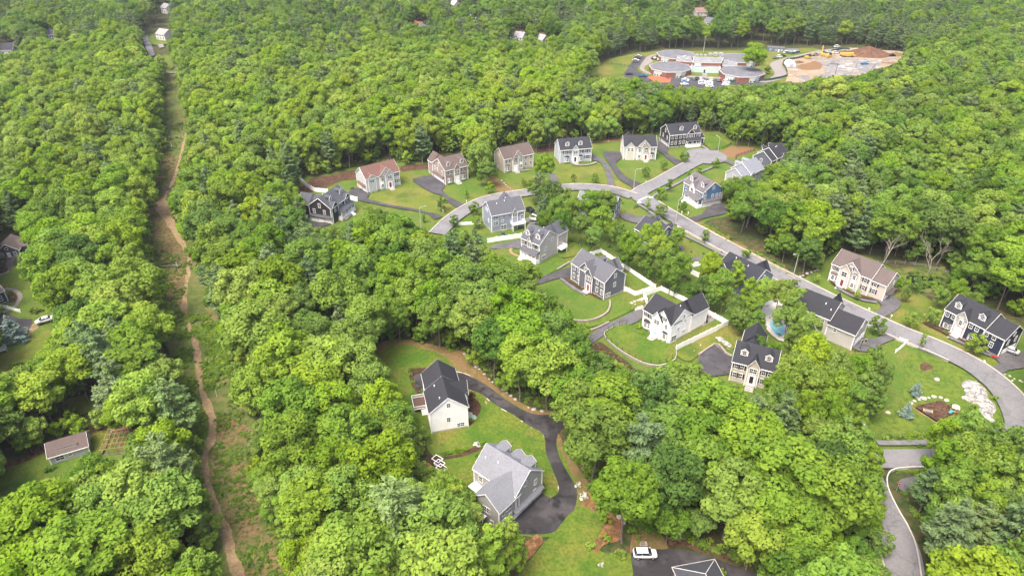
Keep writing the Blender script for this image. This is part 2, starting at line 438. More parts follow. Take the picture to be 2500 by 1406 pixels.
M['panel'] = plain('pale_window_panel', (0.40, 0.45, 0.44), 0.5, 0.08)
M['site_gravel'] = ground_mat('site_gravel_pad', [(0.165, 0.160, 0.165), ((0.230, 0.200, 0.165), 0.09, 0.46, 0.60), ((0.30, 0.285, 0.27), 0.4, 0.52, 0.66), ((0.11, 0.105, 0.105), 0.2, 0.56, 0.68)], bump=0.2, bscale=.8)
# ================================================================ GROUND, LAWNS, ROADS
def smooth(pts, sub=4, closed=True):
    n = len(pts); out = []
    rng = range(n) if closed else range(n - 1)
    for i in rng:
        p0 = pts[(i - 1) % n] if closed or i > 0 else pts[0]
        p1, p2 = pts[i], pts[(i + 1) % n]
        p3 = pts[(i + 2) % n] if closed or i + 2 < n else pts[-1]
        for k in range(sub):
            t = k / sub
            out.append(0.5 * ((2 * p1) + (p2 - p0) * t + (2 * p0 - 5 * p1 + 4 * p2 - p3) * t * t + (3 * p1 - p0 - 3 * p2 + p3) * t ** 3))
    if not closed: out.append(pts[-1])
    return out

LEVEL = [0.02]
def sheet(name, px, mat, z=None, sm=4, ragged=0.0, kind='structure', label=None, cat=None, world=None):
    """a patch of ground cover drawn on the ground; each lies a little above the one before"""
    if z is None:
        LEVEL[0] += 0.006; z = LEVEL[0]
    pts = [P(u, v) for u, v in px] if world is None else [Vector((x, y, 0)) for x, y in world]
    if sm: pts = smooth(pts, sm)
    if ragged:
        pts = [p + Vector((noise.noise(p * 0.35) * ragged, noise.noise(p * 0.35 + Vector((50, 0, 0))) * ragged, 0)) for p in pts]
    pts = [Vector((p.x, p.y, z)) for p in pts]
    tris = tessellate_polygon([pts])
    mb = MB(); mb.add(pts, tris)
    me = mb.mesh(name, mat)
    bm = bmesh.new(); bm.from_mesh(me)
    for f in bm.faces:
        f.normal_update()
        if f.normal.z < 0: f.normal_flip()
    bm.to_mesh(me); bm.free()
    o = link(name, me)
    return tag(o, label, cat, None, kind)

def offset_line(pts, d):
    out = []
    for i, p in enumerate(pts):
        t = (pts[min(i + 1, len(pts) - 1)] - pts[max(i - 1, 0)]).normalized()
        out.append(Vector((p.x - t.y * d, p.y + t.x * d, 0)))
    return out

def ribbon(name, px, width, mat, z=None, sub=6, kind='structure', kerb=None, w2=None):
    if z is None:
        LEVEL[0] += 0.006; z = LEVEL[0]
    pts = smooth([P(u, v) for u, v in px], sub, False)
    n = len(pts)
    L, R = [], []
    for i, p in enumerate(pts):
        w = width if w2 is None else width + (w2 - width) * i / (n - 1)
        if name == 'dirt_path': w *= 1 + .75 * noise.noise(p * .22) + .3 * noise.noise(p * .9)
        t = (pts[min(i + 1, n - 1)] - pts[max(i - 1, 0)]).normalized()
        L.append((p.x - t.y * w / 2, p.y + t.x * w / 2, z)); R.append((p.x + t.y * w / 2, p.y - t.x * w / 2, z))
    mb = MB()
    mb.add(L + R, [(n + i, n + i + 1, i + 1, i) for i in range(n - 1)])
    o = mb.build(name, mat)
    tag(o, kind=kind)
    return pts

def kerb_line(name, pts, w=0.32, h=0.14, mat=None):
    a, b = offset_line(pts, w / 2), offset_line(pts, -w / 2)
    n = len(pts); mb = MB()
    prof = [[(q.x, q.y, 0) for q in b], [(q.x, q.y, h + LEVEL[0]) for q in b], [(q.x, q.y, h + LEVEL[0]) for q in a], [(q.x, q.y, 0) for q in a]]
    vs = sum(prof, [])
    fs = []
    for k in range(3):
        fs += [(k * n + i, k * n + i + 1, (k + 1) * n + i + 1, (k + 1) * n + i) for i in range(n - 1)]
    mb.add(vs, fs)
    return tag(mb.build(name, mat or M['kerb']), kind='structure')

g = MB()
g.add([(-1650, -450, 0), (1650, -450, 0), (1650, 2650, 0), (-1650, 2650, 0)], [(0, 1, 2, 3)])
tag(g.build('ground', M['floor']), kind='structure')

# --- utility corridor on the left
CORR = [(411, 150), (402, 230), (398, 300), (392, 350), (382, 420), (360, 490), (345, 560), (350, 610), (362, 680), (385, 760), (408, 850), (440, 950), (455, 1040), (455, 1120), (470, 1200), (500, 1290), (520, 1420), (720, 1420), (700, 1330), (670, 1250), (645, 1170), (630, 1090), (610, 1010), (590, 920), (560, 830), (530, 760), (500, 680), (478, 610), (455, 560), (432, 525), (425, 495), (440, 460), (450, 410), (460, 350), (462, 300), (452, 240), (440, 190), (428, 150)]
sheet('corridor_grass_ground', CORR, M['corridor'], ragged=1.5)
sheet('corridor_brush_ground', [(398, 360), (440, 400), (415, 470), (400, 500), (418, 545), (455, 600), (470, 625), (462, 660), (448, 740), (420, 740), (385, 700), (362, 620), (362, 540), (380, 480), (392, 420)], M['brush'], ragged=2.0)
sheet('corridor_brush_ground', [(520, 1035), (560, 1015), (600, 1050), (625, 1130), (655, 1230), (690, 1330), (705, 1415), (590, 1415), (560, 1330), (530, 1230), (515, 1140)], M['brush'], ragged=2.0)
ribbon('dirt_path', [(455, 325), (446, 362), (436, 400), (424, 440), (404, 478), (396, 505), (410, 530), (424, 548), (437, 580), (456, 610), (463, 630), (460, 662), (453, 706), (450, 758), (459, 791), (473, 819), (480, 856), (486, 900), (492, 950), (508, 992), (520, 1030), (514, 1070), (498, 1120), (504, 1180), (523, 1228), (535, 1269), (553, 1306), (566, 1360), (590, 1412)], 1.0, M['dirt'], w2=2.0)
sheet('dirt_track', [(374, 500), (395, 490), (412, 494), (422, 530), (438, 570), (458, 604), (464, 622), (448, 612), (424, 576), (404, 544), (385, 520)], M['dirt'], ragged=0.8)

# --- lawns (big ones first)
sheet('neighbourhood_lawn', [(735, 440), (800, 424), (870, 408), (1000, 396), (1060, 398), (1190, 395), (1215, 372), (1350, 350), (1500, 336), (1620, 322), (1735, 318), (1800, 345), (1860, 352), (1940, 340), (1960, 400), (1890, 460), (1800, 520), (1720, 545), (1850, 632), (1905, 655), (1950, 685), (2000, 655), (2050, 610), (2170, 650), (2250, 720), (2330, 760), (2460, 780), (2560, 850), (2620, 1000), (2500, 1150), (2250, 1160), (2050, 1090), (2000, 960), (1900, 1000), (1780, 980), (1650, 930), (1500, 880), (1400, 800), (1290, 720), (1160, 640), (1060, 590), (1010, 575), (850, 560), (740, 560), (730, 500)], M['lawn'], sm=3, ragged=1.0)
sheet('yellow_lawn', [(880, 500), (905, 478), (960, 462), (1010, 456), (1050, 468), (1085, 490), (1112, 510), (1090, 522), (1060, 520), (980, 505), (925, 500)], M['lawn_dry'], ragged=0.8)
sheet('yellow_lawn', [(1350, 420), (1400, 402), (1462, 402), (1480, 430), (1478, 462), (1405, 455), (1355, 450)], M['lawn_dry'], ragged=0.8)
sheet('yellow_lawn', [(1468, 395), (1480, 395), (1510, 440), (1550, 465), (1510, 464), (1495, 430)], M['lawn_dry'], ragged=0.4)
sheet('lush_lawn', [(1505, 400), (1560, 398), (1605, 390), (1640, 408), (1655, 416), (1600, 445), (1575, 452), (1540, 432)], M['lawn'], ragged=0.5)
sheet('lush_lawn', [(1600, 490), (1650, 425), (1720, 420), (1790, 395), (1830, 420), (1760, 455), (1720, 545), (1660, 535)], M['lawn'], ragged=0.5)
sheet('dark_hedged_lawn', [(1708, 330), (1740, 328), (1786, 352), (1770, 362), (1735, 372), (1712, 350)], M['lawn_lush'], ragged=0.3)
sheet('red_soil_patch', [(1758, 376), (1785, 357), (1810, 356), (1845, 364), (1832, 372), (1798, 384), (1770, 386)], M['red_soil'], ragged=0.6)
sheet('meadow', [(2120, 690), (2160, 690), (2200, 705), (2250, 730), (2310, 745), (2300, 790), (2420, 865), (2430, 890), (2380, 878), (2260, 820), (2160, 772), (2185, 750), (2190, 735), (2160, 718)], M['lawn_dry'], ragged=0.8)
sheet('meadow', [(2210, 870), (2300, 880), (2370, 910), (2430, 965), (2462, 1030), (2440, 1055), (2330, 1062), (2260, 1085), (2150, 1085), (2090, 1055), (2150, 1000), (2210, 960)], M['meadow'], ragged=0.8)
sheet('bare_soil_patch', Z(1880, 560, 3.195, [(1170, 1055), (1200, 1040), (1245, 1055), (1270, 1080), (1235, 1105), (1180, 1090)]), M['bank'], ragged=0.5)
sheet('marsh', [(2165, 672), (2200, 655), (2290, 655), (2315, 672), (2300, 706), (2260, 712), (2215, 700)], M['corridor'], ragged=1.5)
sheet('bog_water', [(2205, 678), (2250, 672), (2300, 680), (2285, 704), (2250, 700)], M['bog'], ragged=1.5, kind='structure')
sheet('bark_bank', [(738, 455), (760, 436), (800, 430), (872, 416), (876, 436), (840, 442), (800, 456), (762, 470), (735, 480), (700, 480), (690, 462)], M['bank'], ragged=0.8)
sheet('bark_bank', [(978, 408), (1012, 402), (1052, 402), (1054, 412), (1012, 416), (982, 420)], M['bank'], ragged=0.6)
sheet('bark_bank', [(1300, 366), (1330, 356), (1352, 354), (1354, 370), (1310, 374)], M['bank'], ragged=0.4)
sheet('leaf_litter_bank', [(1445, 345), (1480, 338), (1515, 336), (1515, 344), (1470, 349)], M['red_soil'], ragged=0.5)
sheet('leaf_litter_bank', [(1180, 420), (1200, 425), (1240, 455), (1262, 470), (1230, 478), (1190, 440)], M['leaf_litter'], ragged=0.6)
sheet('leaf_litter_bank', [(1700, 548), (1716, 545), (1780, 580), (1850, 618), (1910, 650), (1945, 682), (1930, 686), (1850, 642)], M['leaf_litter'], ragged=0.5)

# south clearing with two houses
sheet('south_lawn', Z(880, 820, 2.929, [(60, 110), (200, 40), (330, 40), (480, 75), (600, 110), (720, 120), (800, 200), (900, 300), (1000, 380), (1150, 490), (1270, 555), (1400, 560), (1420, 700), (1500, 900), (1600, 1100), (1780, 1300), (1780, 1420), (1100, 1420), (900, 1300), (740, 1090), (620, 1010), (560, 930), (480, 800), (430, 700), (350, 600), (300, 520), (230, 380), (170, 300)]), M['lawn_lush'], ragged=0.8)
sheet('leaf_litter_slope', Z(880, 820, 2.929, [(80, 95), (180, 38), (330, 30), (480, 62), (640, 90), (760, 130), (900, 300), (1000, 380), (1150, 480), (1290, 540), (1410, 540), (1400, 570), (1280, 572), (1150, 520), (1020, 440), (900, 350), (780, 285), (700, 255), (640, 180), (560, 130), (420, 85), (300, 62), (220, 70), (130, 120)]), M['leaf_litter'], ragged=0.6)
sheet('needle_slope', Z(880, 820, 2.929, [(1420, 700), (1450, 770), (1530, 900), (1620, 1050), (1700, 1160), (1816, 1230), (1816, 1406), (1720, 1406), (1700, 1300), (1660, 1250), (1560, 1230), (1560, 1100), (1500, 960), (1430, 830), (1400, 740)]), M['leaf_litter'], ragged=0.5)
sheet('south_driveway', Z(880, 820, 2.929, [(690, 262), (690, 300), (760, 375), (870, 420), (960, 490), (1100, 570), (1200, 640), (1290, 690), (1320, 750), (1325, 830), (1370, 950), (1410, 1050), (1415, 1120), (1350, 1160), (1280, 1130), (1130, 1260), (1050, 1400), (1290, 1420), (1400, 1395), (1470, 1320), (1530, 1240), (1550, 1130), (1530, 1060), (1470, 960), (1420, 860), (1400, 760), (1425, 680), (1470, 640), (1470, 560), (1400, 560), (1300, 567), (1190, 545), (1050, 465), (900, 355), (780, 290)]), M['drive_dark'], sm=3)
sheet('asphalt_pad', Z(880, 820, 2.929, [(375, 280), (480, 270), (520, 420), (450, 420), (410, 380), (385, 330)]), M['drive_dark'], sm=0)
sheet('mulch_border', Z(880, 820, 2.929, [(345, 240), (400, 235), (490, 232), (490, 262), (390, 282), (385, 330), (420, 390), (470, 440), (430, 440), (375, 370), (350, 300)]), M['mulch'])
sheet('mulch_border', Z(880, 820, 2.929, [(770, 470), (800, 440), (850, 480), (862, 530), (820, 600), (790, 640), (772, 600)]), M['mulch'])
sheet('mulch_border', Z(880, 820, 2.929, [(470, 870), (560, 870), (720, 845), (800, 800), (880, 800), (830, 830), (720, 868), (590, 890), (500, 930)]), M['mulch'])
sheet('needle_mulch_bed', Z(1000, 1000, 4.686, [(150, 610), (230, 620), (270, 700), (200, 780), (150, 720)]), M['pine_mulch'], ragged=0.4)
sheet('lower_lawn', [(1262, 1406), (1330, 1326), (1402, 1245), (1430, 1239), (1459, 1257), (1471, 1280), (1459, 1311), (1451, 1334), (1480, 1352), (1540, 1352), (1552, 1420), (1250, 1430)], M['lawn_lush'], ragged=0.4)
sheet('needle_mulch_bed', Z(1200, 1150, 3.472, [(760, 260), (830, 220), (900, 240), (1000, 310), (1090, 390), (1120, 480), (1110, 560), (1060, 600), (960, 640), (880, 700), (860, 660), (880, 580), (940, 500), (930, 400), (870, 330), (800, 300)]), M['pine_mulch'], ragged=0.5)
sheet('needle_mulch_bed', Z(1200, 1150, 3.472, [(190, 760), (280, 620), (360, 540), (400, 540), (440, 610), (380, 680), (300, 770), (230, 830)]), M['pine_mulch'], ragged=0.4)
sheet('mulch_border', Z(1200, 1150, 3.472, [(1400, 560), (1480, 580), (1600, 570), (1740, 610), (1780, 680), (2000, 700), (2250, 740), (2320, 830), (2200, 800), (2000, 760), (1880, 720), (1700, 670), (1560, 645), (1480, 640)]), M['bank'], ragged=0.6)
sheet('leaf_litter_patch', Z(1200, 1150, 3.472, [(1200, 470), (1300, 450), (1420, 540), (1500, 650), (1390, 665), (1260, 690), (1180, 690), (1180, 580)]), M['leaf_litter'], ragged=0.5)
sheet('bottom_driveway', [(1541, 1352), (1572, 1345), (1600, 1343), (1649, 1341), (1690, 1349), (1741, 1363), (1793, 1383), (1860, 1412), (1850, 1480), (1560, 1480), (1546, 1400)], M['drive_dark'], sm=3)

# lower left yards
sheet('west_lawn', [(-40, 1160), (0, 1140), (60, 1120), (130, 1095), (230, 1052), (330, 1015), (360, 1045), (330, 1130), (220, 1150), (120, 1200), (0, 1250), (-40, 1260)], M['lawn_lush'], ragged=0.6)
sheet('west_lawn', [(150, 985), (180, 972), (215, 965), (235, 985), (210, 1012), (165, 1012)], M['lawn'], ragged=0.4)
sheet('west_lawn', [(-60, 700), (0, 670), (40, 650), (80, 670), (110, 720), (150, 780), (160, 840), (140, 890), (40, 930), (-60, 930)], M['lawn'], ragged=0.6)
sheet('west_yellow_lawn', [(0, 870), (60, 850), (110, 810), (140, 820), (140, 870), (60, 900), (0, 910)], M['lawn_dry'], ragged=0.6)
sheet('west_driveway', Z(0, 560, 4.133, [(-60, 840), (60, 850), (200, 905), (330, 915), (320, 1000), (270, 1060), (130, 1120), (20, 1100), (-60, 1100)]), M['drive'], sm=0)
sheet('dirt_verge', Z(0, 560, 4.133, [(325, 970), (385, 960), (400, 985), (330, 1050), (290, 1070)]), M['dirt'], ragged=0.4)
ribbon('garden_path', Z(0, 560, 4.133, [(-60, 500), (30, 455), (95, 430)]), 1.3, M['walk'])
ribbon('garden_path', Z(0, 560, 4.133, [(50, 602), (120, 612), (185, 645), (208, 690), (185, 745), (140, 790), (80, 822), (30, 845)]), 1.2, M['walk'])
sheet('cottage_terrace', Z(0, 560, 4.133, [(90, 285), (165, 275), (140, 330), (130, 390), (90, 415), (60, 370), (70, 320)]), M['drive_grey'])
sheet('cottage_bed', Z(0, 560, 4.133, [(0, 300), (70, 300), (60, 370), (85, 410), (60, 440), (0, 440)]), M['mulch'])
sheet('house_bed', Z(0, 560, 4.133, [(90, 640), (160, 660), (175, 710), (140, 740), (90, 740)]), M['mulch'])
sheet('gravel_pad', [(2192, 1178), (2215, 1166), (2246, 1168), (2250, 1192), (2225, 1204), (2196, 1198)], M['drive_grey'], ragged=0.4)
sheet('coop_yard', [(235, 1010), (330, 990), (370, 1040), (350, 1130), (310, 1150), (300, 1110)], M['corridor'], ragged=0.6)
sheet('shed_bed', [(0, 1142), (60, 1118), (120, 1085), (200, 1055), (260, 1040), (240, 1055), (130, 1098), (60, 1130), (0, 1150)], M['bank'], ragged=0.3)

# --- middle yards
sheet('front_lawn', Z(1150, 480, 3.70, [(90, 540), (250, 480), (340, 468), (400, 500), (460, 560), (530, 600), (640, 620), (760, 560), (840, 570), (890, 600), (780, 670), (640, 730), (540, 790), (400, 760), (200, 650)]), M['lawn'], ragged=0.3)
sheet('back_lawn', Z(1150, 480, 3.70, [(800, 345), (930, 315), (1040, 375), (1080, 430), (1050, 500), (850, 560), (780, 520)]), M['lawn'], ragged=0.3)
ribbon('brick_path', Z(1150, 480, 3.70, [(365, 475), (355, 500), (390, 530), (460, 552)]), 0.9, M['wood'])
sheet('driveway', Z(1150, 480, 3.70, [(170, 470), (220, 440), (330, 420), (460, 395), (480, 470), (330, 472), (210, 480)]), M['drive_grey'], sm=2)
sheet('driveway', Z(1150, 480, 3.70, [(500, 810), (560, 770), (680, 715), (780, 685), (900, 640), (960, 660), (920, 745), (800, 745), (690, 775), (600, 800)]), M['drive'], sm=2)
sheet('yard_grass', Z(1150, 480, 3.70, [(1200, 960), (1260, 935), (1400, 860), (1480, 900), (1560, 890), (1560, 980), (1440, 1040), (1250, 1130), (1060, 1190), (1000, 1160), (1100, 1130), (1230, 1060)]), M['lawn'], ragged=0.3)
sheet('fenced_lawn', Z(1150, 480, 3.70, [(1060, 560), (1172, 515), (1660, 840), (1480, 900), (1365, 840), (1300, 760)]), M['lawn'], sm=0)
sheet('walkway', Z(1150, 480, 3.70, [(805, 755), (835, 750), (960, 840), (1050, 880), (1030, 895), (930, 850)]), M['bluestone'], sm=2)
sheet('mulch_border', Z(1150, 480, 3.70, [(840, 755), (880, 750), (1000, 830), (1200, 925), (1170, 935), (1060, 885), (960, 838)]), M['mulch'], sm=2)
sheet('driveway', Z(1380, 600, 3.515, [(150, 830), (300, 715), (440, 645), (560, 585), (660, 550), (660, 625), (570, 680), (440, 705), (330, 775), (240, 840), (165, 880)]), M['drive_grey'], sm=2)
sheet('mulch_border', Z(1380, 600, 3.515, [(235, 870), (300, 835), (430, 930), (570, 1040), (500, 1075), (390, 1010), (250, 910)]), M['mulch'])
sheet('rear_lawn', Z(1380, 600, 3.515, [(690, 440), (820, 392), (1010, 480), (1385, 690), (950, 900), (980, 830), (1060, 700), (900, 520), (740, 480)]), M['lawn'], sm=0)
sheet('patio', Z(1380, 600, 3.515, [(1062, 620), (1200, 578), (1290, 625), (1265, 655), (1180, 700), (1066, 645)]), M['walk'], sm=0)
sheet('driveway', Z(1380, 600, 3.515, [(1140, 955), (1280, 862), (1430, 960), (1410, 1110), (1250, 1130), (1150, 1080)]), M['drive'], sm=0)
sheet('dry_slope', Z(1380, 600, 3.515, [(960, 905), (1240, 770), (1400, 695), (1530, 780), (1460, 900), (1285, 855), (1140, 950), (1060, 1000), (960, 960)]), M['lawn_dry'], ragged=0.4)
sheet('pool_terrace', Z(1380, 600, 3.515, [(1640, 560), (1850, 470), (1960, 560), (1930, 800), (1830, 820), (1720, 720), (1690, 640)]), M['pale_concrete'], sm=2)
sheet('pool_water', Z(1380, 600, 3.515, [(1755, 665), (1800, 648), (1850, 665), (1880, 720), (1870, 770), (1840, 785), (1800, 765), (1765, 720)]), M['water'])

# --- driveways of the north row
sheet('driveway', Z(700, 300, 4.135, [(630, 700), (730, 665), (840, 715), (815, 770), (900, 800), (1060, 840), (1250, 870), (1400, 900), (1510, 930), (1570, 950), (1490, 985), (1430, 930), (1300, 900), (1100, 870), (900, 830), (760, 800), (640, 770)]), M['drive'], sm=2)
sheet('driveway', Z(700, 300, 4.135, [(1275, 575), (1480, 540), (1600, 640), (1570, 680), (1620, 740), (1720, 800), (1800, 838), (1720, 862), (1640, 815), (1560, 745), (1470, 715), (1370, 660), (1310, 620)]), M['drive'], sm=2)
sheet('driveway', Z(700, 300, 4.135, [(200, 1080), (230, 1010), (470, 1015), (420, 1040), (330, 1070)]), M['drive'], sm=0)
sheet('driveway', Z(1200, 280, 3.205, [(770, 315), (800, 318), (850, 345), (900, 385), (935, 440), (955, 520), (960, 590), (910, 590), (905, 520), (890, 450), (870, 400), (830, 370), (775, 360)]), M['drive_grey'], sm=2)
sheet('driveway', Z(1200, 280, 3.205, [(868, 305), (900, 295), (1015, 300), (1010, 350), (975, 380), (985, 420), (1040, 480), (1110, 525), (1190, 555), (1120, 590), (1080, 560), (1010, 520), (960, 460), (925, 400), (890, 350)]), M['drive'], sm=2)
sheet('driveway', Z(1200, 280, 3.205, [(1285, 240), (1320, 215), (1390, 265), (1370, 300), (1440, 350), (1530, 395), (1480, 425), (1400, 370), (1330, 310), (1290, 285)]), M['drive'], sm=2)
ribbon('drive_spur', Z(1200, 280, 3.205, [(470, 470), (490, 510), (500, 570)]), 3.2, M['drive_grey'])
sheet('driveway', Z(1200, 280, 3.205, [(1535, 820), (1640, 790), (1690, 730), (1800, 700), (1870, 750), (1800, 790), (1660, 820), (1590, 850)]), M['drive'], sm=2)
ribbon('driveway_strip', Z(1520, 360, 7.81, [(1850, 240), (2000, 285), (2150, 350), (2300, 420)]), 3.4, M['drive_grey'])
sheet('driveway', Z(1400, 440, 7.03, [(790, 610), (930, 585), (1080, 640), (1250, 620), (1400, 590), (1440, 610), (1330, 660), (1200, 700), (1120, 760), (880, 700)]), M['drive_grey'], sm=2)
sheet('driveway', Z(1640, 560, 7.03, [(90, 470), (150, 440), (160, 380), (120, 310), (160, 300), (200, 360), (220, 440), (320, 500), (560, 480), (870, 390), (900, 400), (740, 470), (640, 530), (330, 570), (200, 560)]), M['drive_grey'], sm=2)
sheet('driveway', Z(1900, 640, 6.392, [(1510, 530), (1570, 490), (1740, 520), (1870, 580), (1900, 650), (1860, 750), (1700, 850), (1610, 890), (1480, 815), (1590, 740), (1600, 680), (1540, 620)]), M['drive_grey'], sm=2)
sheet('driveway', Z(1900, 640, 6.392, [(1060, 1290), (1180, 1180), (1330, 1200), (1500, 1215), (1640, 1150), (1760, 1100), (1880, 1180), (1700, 1260), (1560, 1330), (1500, 1406), (1250, 1406), (1100, 1330)]), M['drive_grey'], sm=2)
sheet('driveway', Z(1880, 560, 3.195, [(1700, 970), (1790, 905), (1990, 985), (2100, 1080), (1981, 1090), (1850, 1110), (1780, 1145), (1700, 1095), (1790, 1050)]), M['drive_grey'], sm=2)
sheet('mulch_border', Z(1880, 560, 3.195, [(450, 400), (530, 450), (640, 500), (800, 545), (830, 575), (720, 560), (600, 510), (520, 465)]), M['mulch'])
sheet('mulch_border', Z(1880, 560, 3.195, [(1180, 735), (1320, 770), (1500, 870), (1690, 965), (1640, 970), (1500, 900), (1330, 810)]), M['mulch'])
ribbon('walkway', Z(1880, 560, 3.195, [(520, 465), (620, 520), (720, 560), (830, 578)]), 1.1, M['bluestone'])
ribbon('walkway', Z(1880, 560, 3.195, [(1390, 850), (1480, 890), (1600, 950), (1720, 995)]), 1.1, M['bluestone'])
ribbon('walkway', Z(1200, 280, 3.205, [(625, 375), (640, 395), (690, 405), (770, 398), (820, 380)]), 1.0, M['walk'])
ribbon('walkway', Z(1200, 280, 3.205, [(205, 430), (215, 445), (260, 445), (300, 440)]), 1.0, M['walk'])
ribbon('walkway', Z(1200, 280, 3.205, [(1590, 235), (1650, 255), (1690, 280), (1705, 298)]), 1.2, M['walk'])
ribbon('walkway', Z(700, 300, 4.135, [(590, 990), (640, 940), (690, 892)]), 1.4, M['walk'])
ribbon('walkway', Z(1900, 640, 6.392, [(1260, 965), (1330, 990), (1350, 1030)]), 1.0, M['walk'])

# --- streets
ROAD_A = ribbon('street', [(1068, 574), (1085, 556), (1112, 532), (1150, 508), (1190, 491), (1240, 480), (1290, 473), (1340, 465), (1400, 460), (1450, 461), (1500, 468), (1545, 482)], 6.0, M['road'])
ROAD_B = ribbon('street', [(1730, 384), (1690, 402), (1650, 424), (1610, 447), (1572, 466), (1553, 480)], 6.4, M['road'])
ROAD_C = ribbon('street', [(1545, 468), (1572, 486), (1598, 505), (1650, 537), (1720, 577), (1800, 620), (1880, 662), (1960, 703), (2050, 748), (2130, 785), (2200, 817), (2290, 853), (2370, 893), (2430, 937), (2475, 985), (2505, 1040), (2520, 1110)], 6.4, M['road'], w2=7.6)
ROAD_D = ribbon('street', [(2560, 1122), (2440, 1122), (2330, 1122), (2250, 1123), (2100, 1124), (1950, 1128)], 5.6, M['road'])
ROAD_E = ribbon('street', [(2085, 1125), (2108, 1160), (2128, 1200), (2158, 1262), (2190, 1325), (2203, 1375), (2206, 1450)], 7.0, M['road'])
c = P(1722, 384)
circ = [(c.x + 9.3 * math.cos(a * math.pi / 16), c.y + 9.3 * math.sin(a * math.pi / 16)) for a in range(32)]
sheet('cul_de_sac', None, M['road'], sm=0, world=circ)
sheet('road_patch', [(1540, 470), (1556, 466), (1580, 484), (1600, 490), (1604, 500), (1580, 505), (1545, 490)], M['road'], sm=2)
kerb_line('kerb', offset_line(ROAD_A, 3.1)); kerb_line('kerb', offset_line(ROAD_B, -3.3)[6:-2])
kerb_line('kerb', offset_line(ROAD_C, 3.6)[10:]); kerb_line('kerb', offset_line(ROAD_C, -3.6)[20:70])
KE = smooth([P(*q) for q in [(2262, 1144), (2215, 1145), (2180, 1150), (2166, 1163), (2164, 1185), (2172, 1210), (2192, 1250), (2215, 1290), (2235, 1340), (2248, 1420)]], 6, False)
kerb_line('kerb', KE, w=.25, mat=M['pale_concrete'])
kerb_line('kerb', smooth([P(*q) for q in [(2164, 1420), (2156, 1390), (2150, 1360)]], 4, False))
# verge sidewalk along the south-west side of the long street
SW = [(1555, 500), (1575, 512), (1620, 545), (1660, 572), (1720, 602), (1775, 632)]
ribbon('sidewalk', SW, 1.2, M['asphalt_walk'])
ribbon('sidewalk', [(1585, 497), (1600, 478), (1640, 458), (1690, 432), (1740, 410)], 1.2, M['asphalt_walk'])
ribbon('sidewalk', [(1870, 690), (1950, 725), (2050, 775), (2100, 798)], 1.2, M['asphalt_walk'])
ribbon('sidewalk', [(2240, 850), (2300, 875), (2360, 905), (2410, 945), (2440, 985), (2455, 1020), (2458, 1045), (2430, 1053), (2380, 1058), (2300, 1080), (2200, 1085), (2140, 1085)], 1.5, M['asphalt_walk'])
# crossing line and kerb ramps
def bar(a, b, w, name='stop_line'):
    p, q = P(*a), P(*b); t = (q - p).normalized(); s = Vector((-t.y, t.x, 0)) * w / 2
    LEVEL[0] += 0.006
    mb = MB(); mb.add([(*(p + s).xy, LEVEL[0]), (*(q + s).xy, LEVEL[0]), (*(q - s).xy, LEVEL[0]), (*(p - s).xy, LEVEL[0])], [(3, 2, 1, 0)])
    return tag(mb.build(name, M['paint']), kind='structure')
bar((1558, 494), (1580, 484), 0.5)
bar((1555, 497.5), (1565, 499), 0.9, 'kerb_ramp'); bar((1584, 484.5), (1593, 487), 0.9, 'kerb_ramp')

# --- far street and yards
sheet('far_street', [(347, 90), (362, 89), (370, 110), (379, 138), (366, 141), (355, 115)], M['road'], sm=0)
sheet('far_lawn', [(362, 92), (402, 86), (410, 110), (372, 112)], M['lawn'], sm=2)
sheet('far_lawn', [(395, 140), (415, 138), (425, 165), (410, 172)], M['lawn'], sm=2)
sheet('far_street', [(385, 112), (398, 110), (402, 118), (390, 120)], M['walk'], sm=0)
ribbon('far_path', [(398, 182), (428, 180)], 2.5, M['walk'])

# --- school grounds
sheet('school_lawn', [(1425, 190), (1480, 152), (1530, 138), (1600, 128), (1800, 127), (1930, 122), (2010, 126), (1930, 205), (1650, 212), (1560, 205)], M['lawn_dry'], sm=2)
sheet('school_driveway', Z(1520, 90, 6.944, [(170, 440), (300, 340), (390, 360), (330, 470), (240, 560), (300, 620), (480, 690), (850, 705), (1500, 740), (2050, 775), (2500, 720), (2500, 830), (1900, 920), (800, 920), (400, 800), (20, 700), (60, 590)]), M['drive'], sm=2)
sheet('school_path', Z(1520, 90, 6.944, [(480, 330), (620, 300), (520, 350), (470, 390), (520, 440), (380, 520), (370, 570), (450, 620), (640, 660), (860, 670), (1500, 700), (2050, 740), (2050, 760), (1500, 725), (850, 695), (600, 690), (400, 640), (300, 580), (290, 530), (350, 430), (400, 370)]), M['walk'], sm=2)
sheet('school_path', Z(1520, 90, 6.944, [(1350, 610), (1420, 610), (1430, 700), (1345, 700)]), M['walk'], sm=0)
sheet('play_surface', Z(1520, 90, 6.944, [(400, 700), (540, 680), (830, 705), (800, 800), (560, 800)]), M['orange_play'], sm=0)
sheet('site_street', Z(1860, 90, 6.579, [(-60, 730), (120, 690), (200, 600), (120, 460), (240, 400), (420, 350), (600, 310), (800, 260), (1000, 225), (1400, 190), (1400, 215), (1050, 260), (850, 310), (640, 360), (360, 410), (320, 480), (370, 560), (400, 640), (300, 700), (60, 760)]), M['walk'], sm=2)
sheet('site_soil', Z(1860, 90, 6.579, [(360, 420), (660, 350), (900, 310), (1250, 240), (1500, 200), (1900, 240), (2200, 250), (2320, 300), (2300, 400), (2100, 460), (1900, 560), (1750, 640), (1500, 690), (1100, 730), (600, 760), (380, 740), (420, 640), (340, 500)]), M['site'], sm=2, ragged=1.5)
sheet('site_gravel', Z(1860, 90, 6.579, [(900, 420), (1250, 370), (1700, 390), (1900, 400), (1850, 500), (1700, 600), (1450, 630), (1100, 640), (1000, 560), (1040, 500), (860, 460)]), M['site_gravel'], sm=2, ragged=1.5)
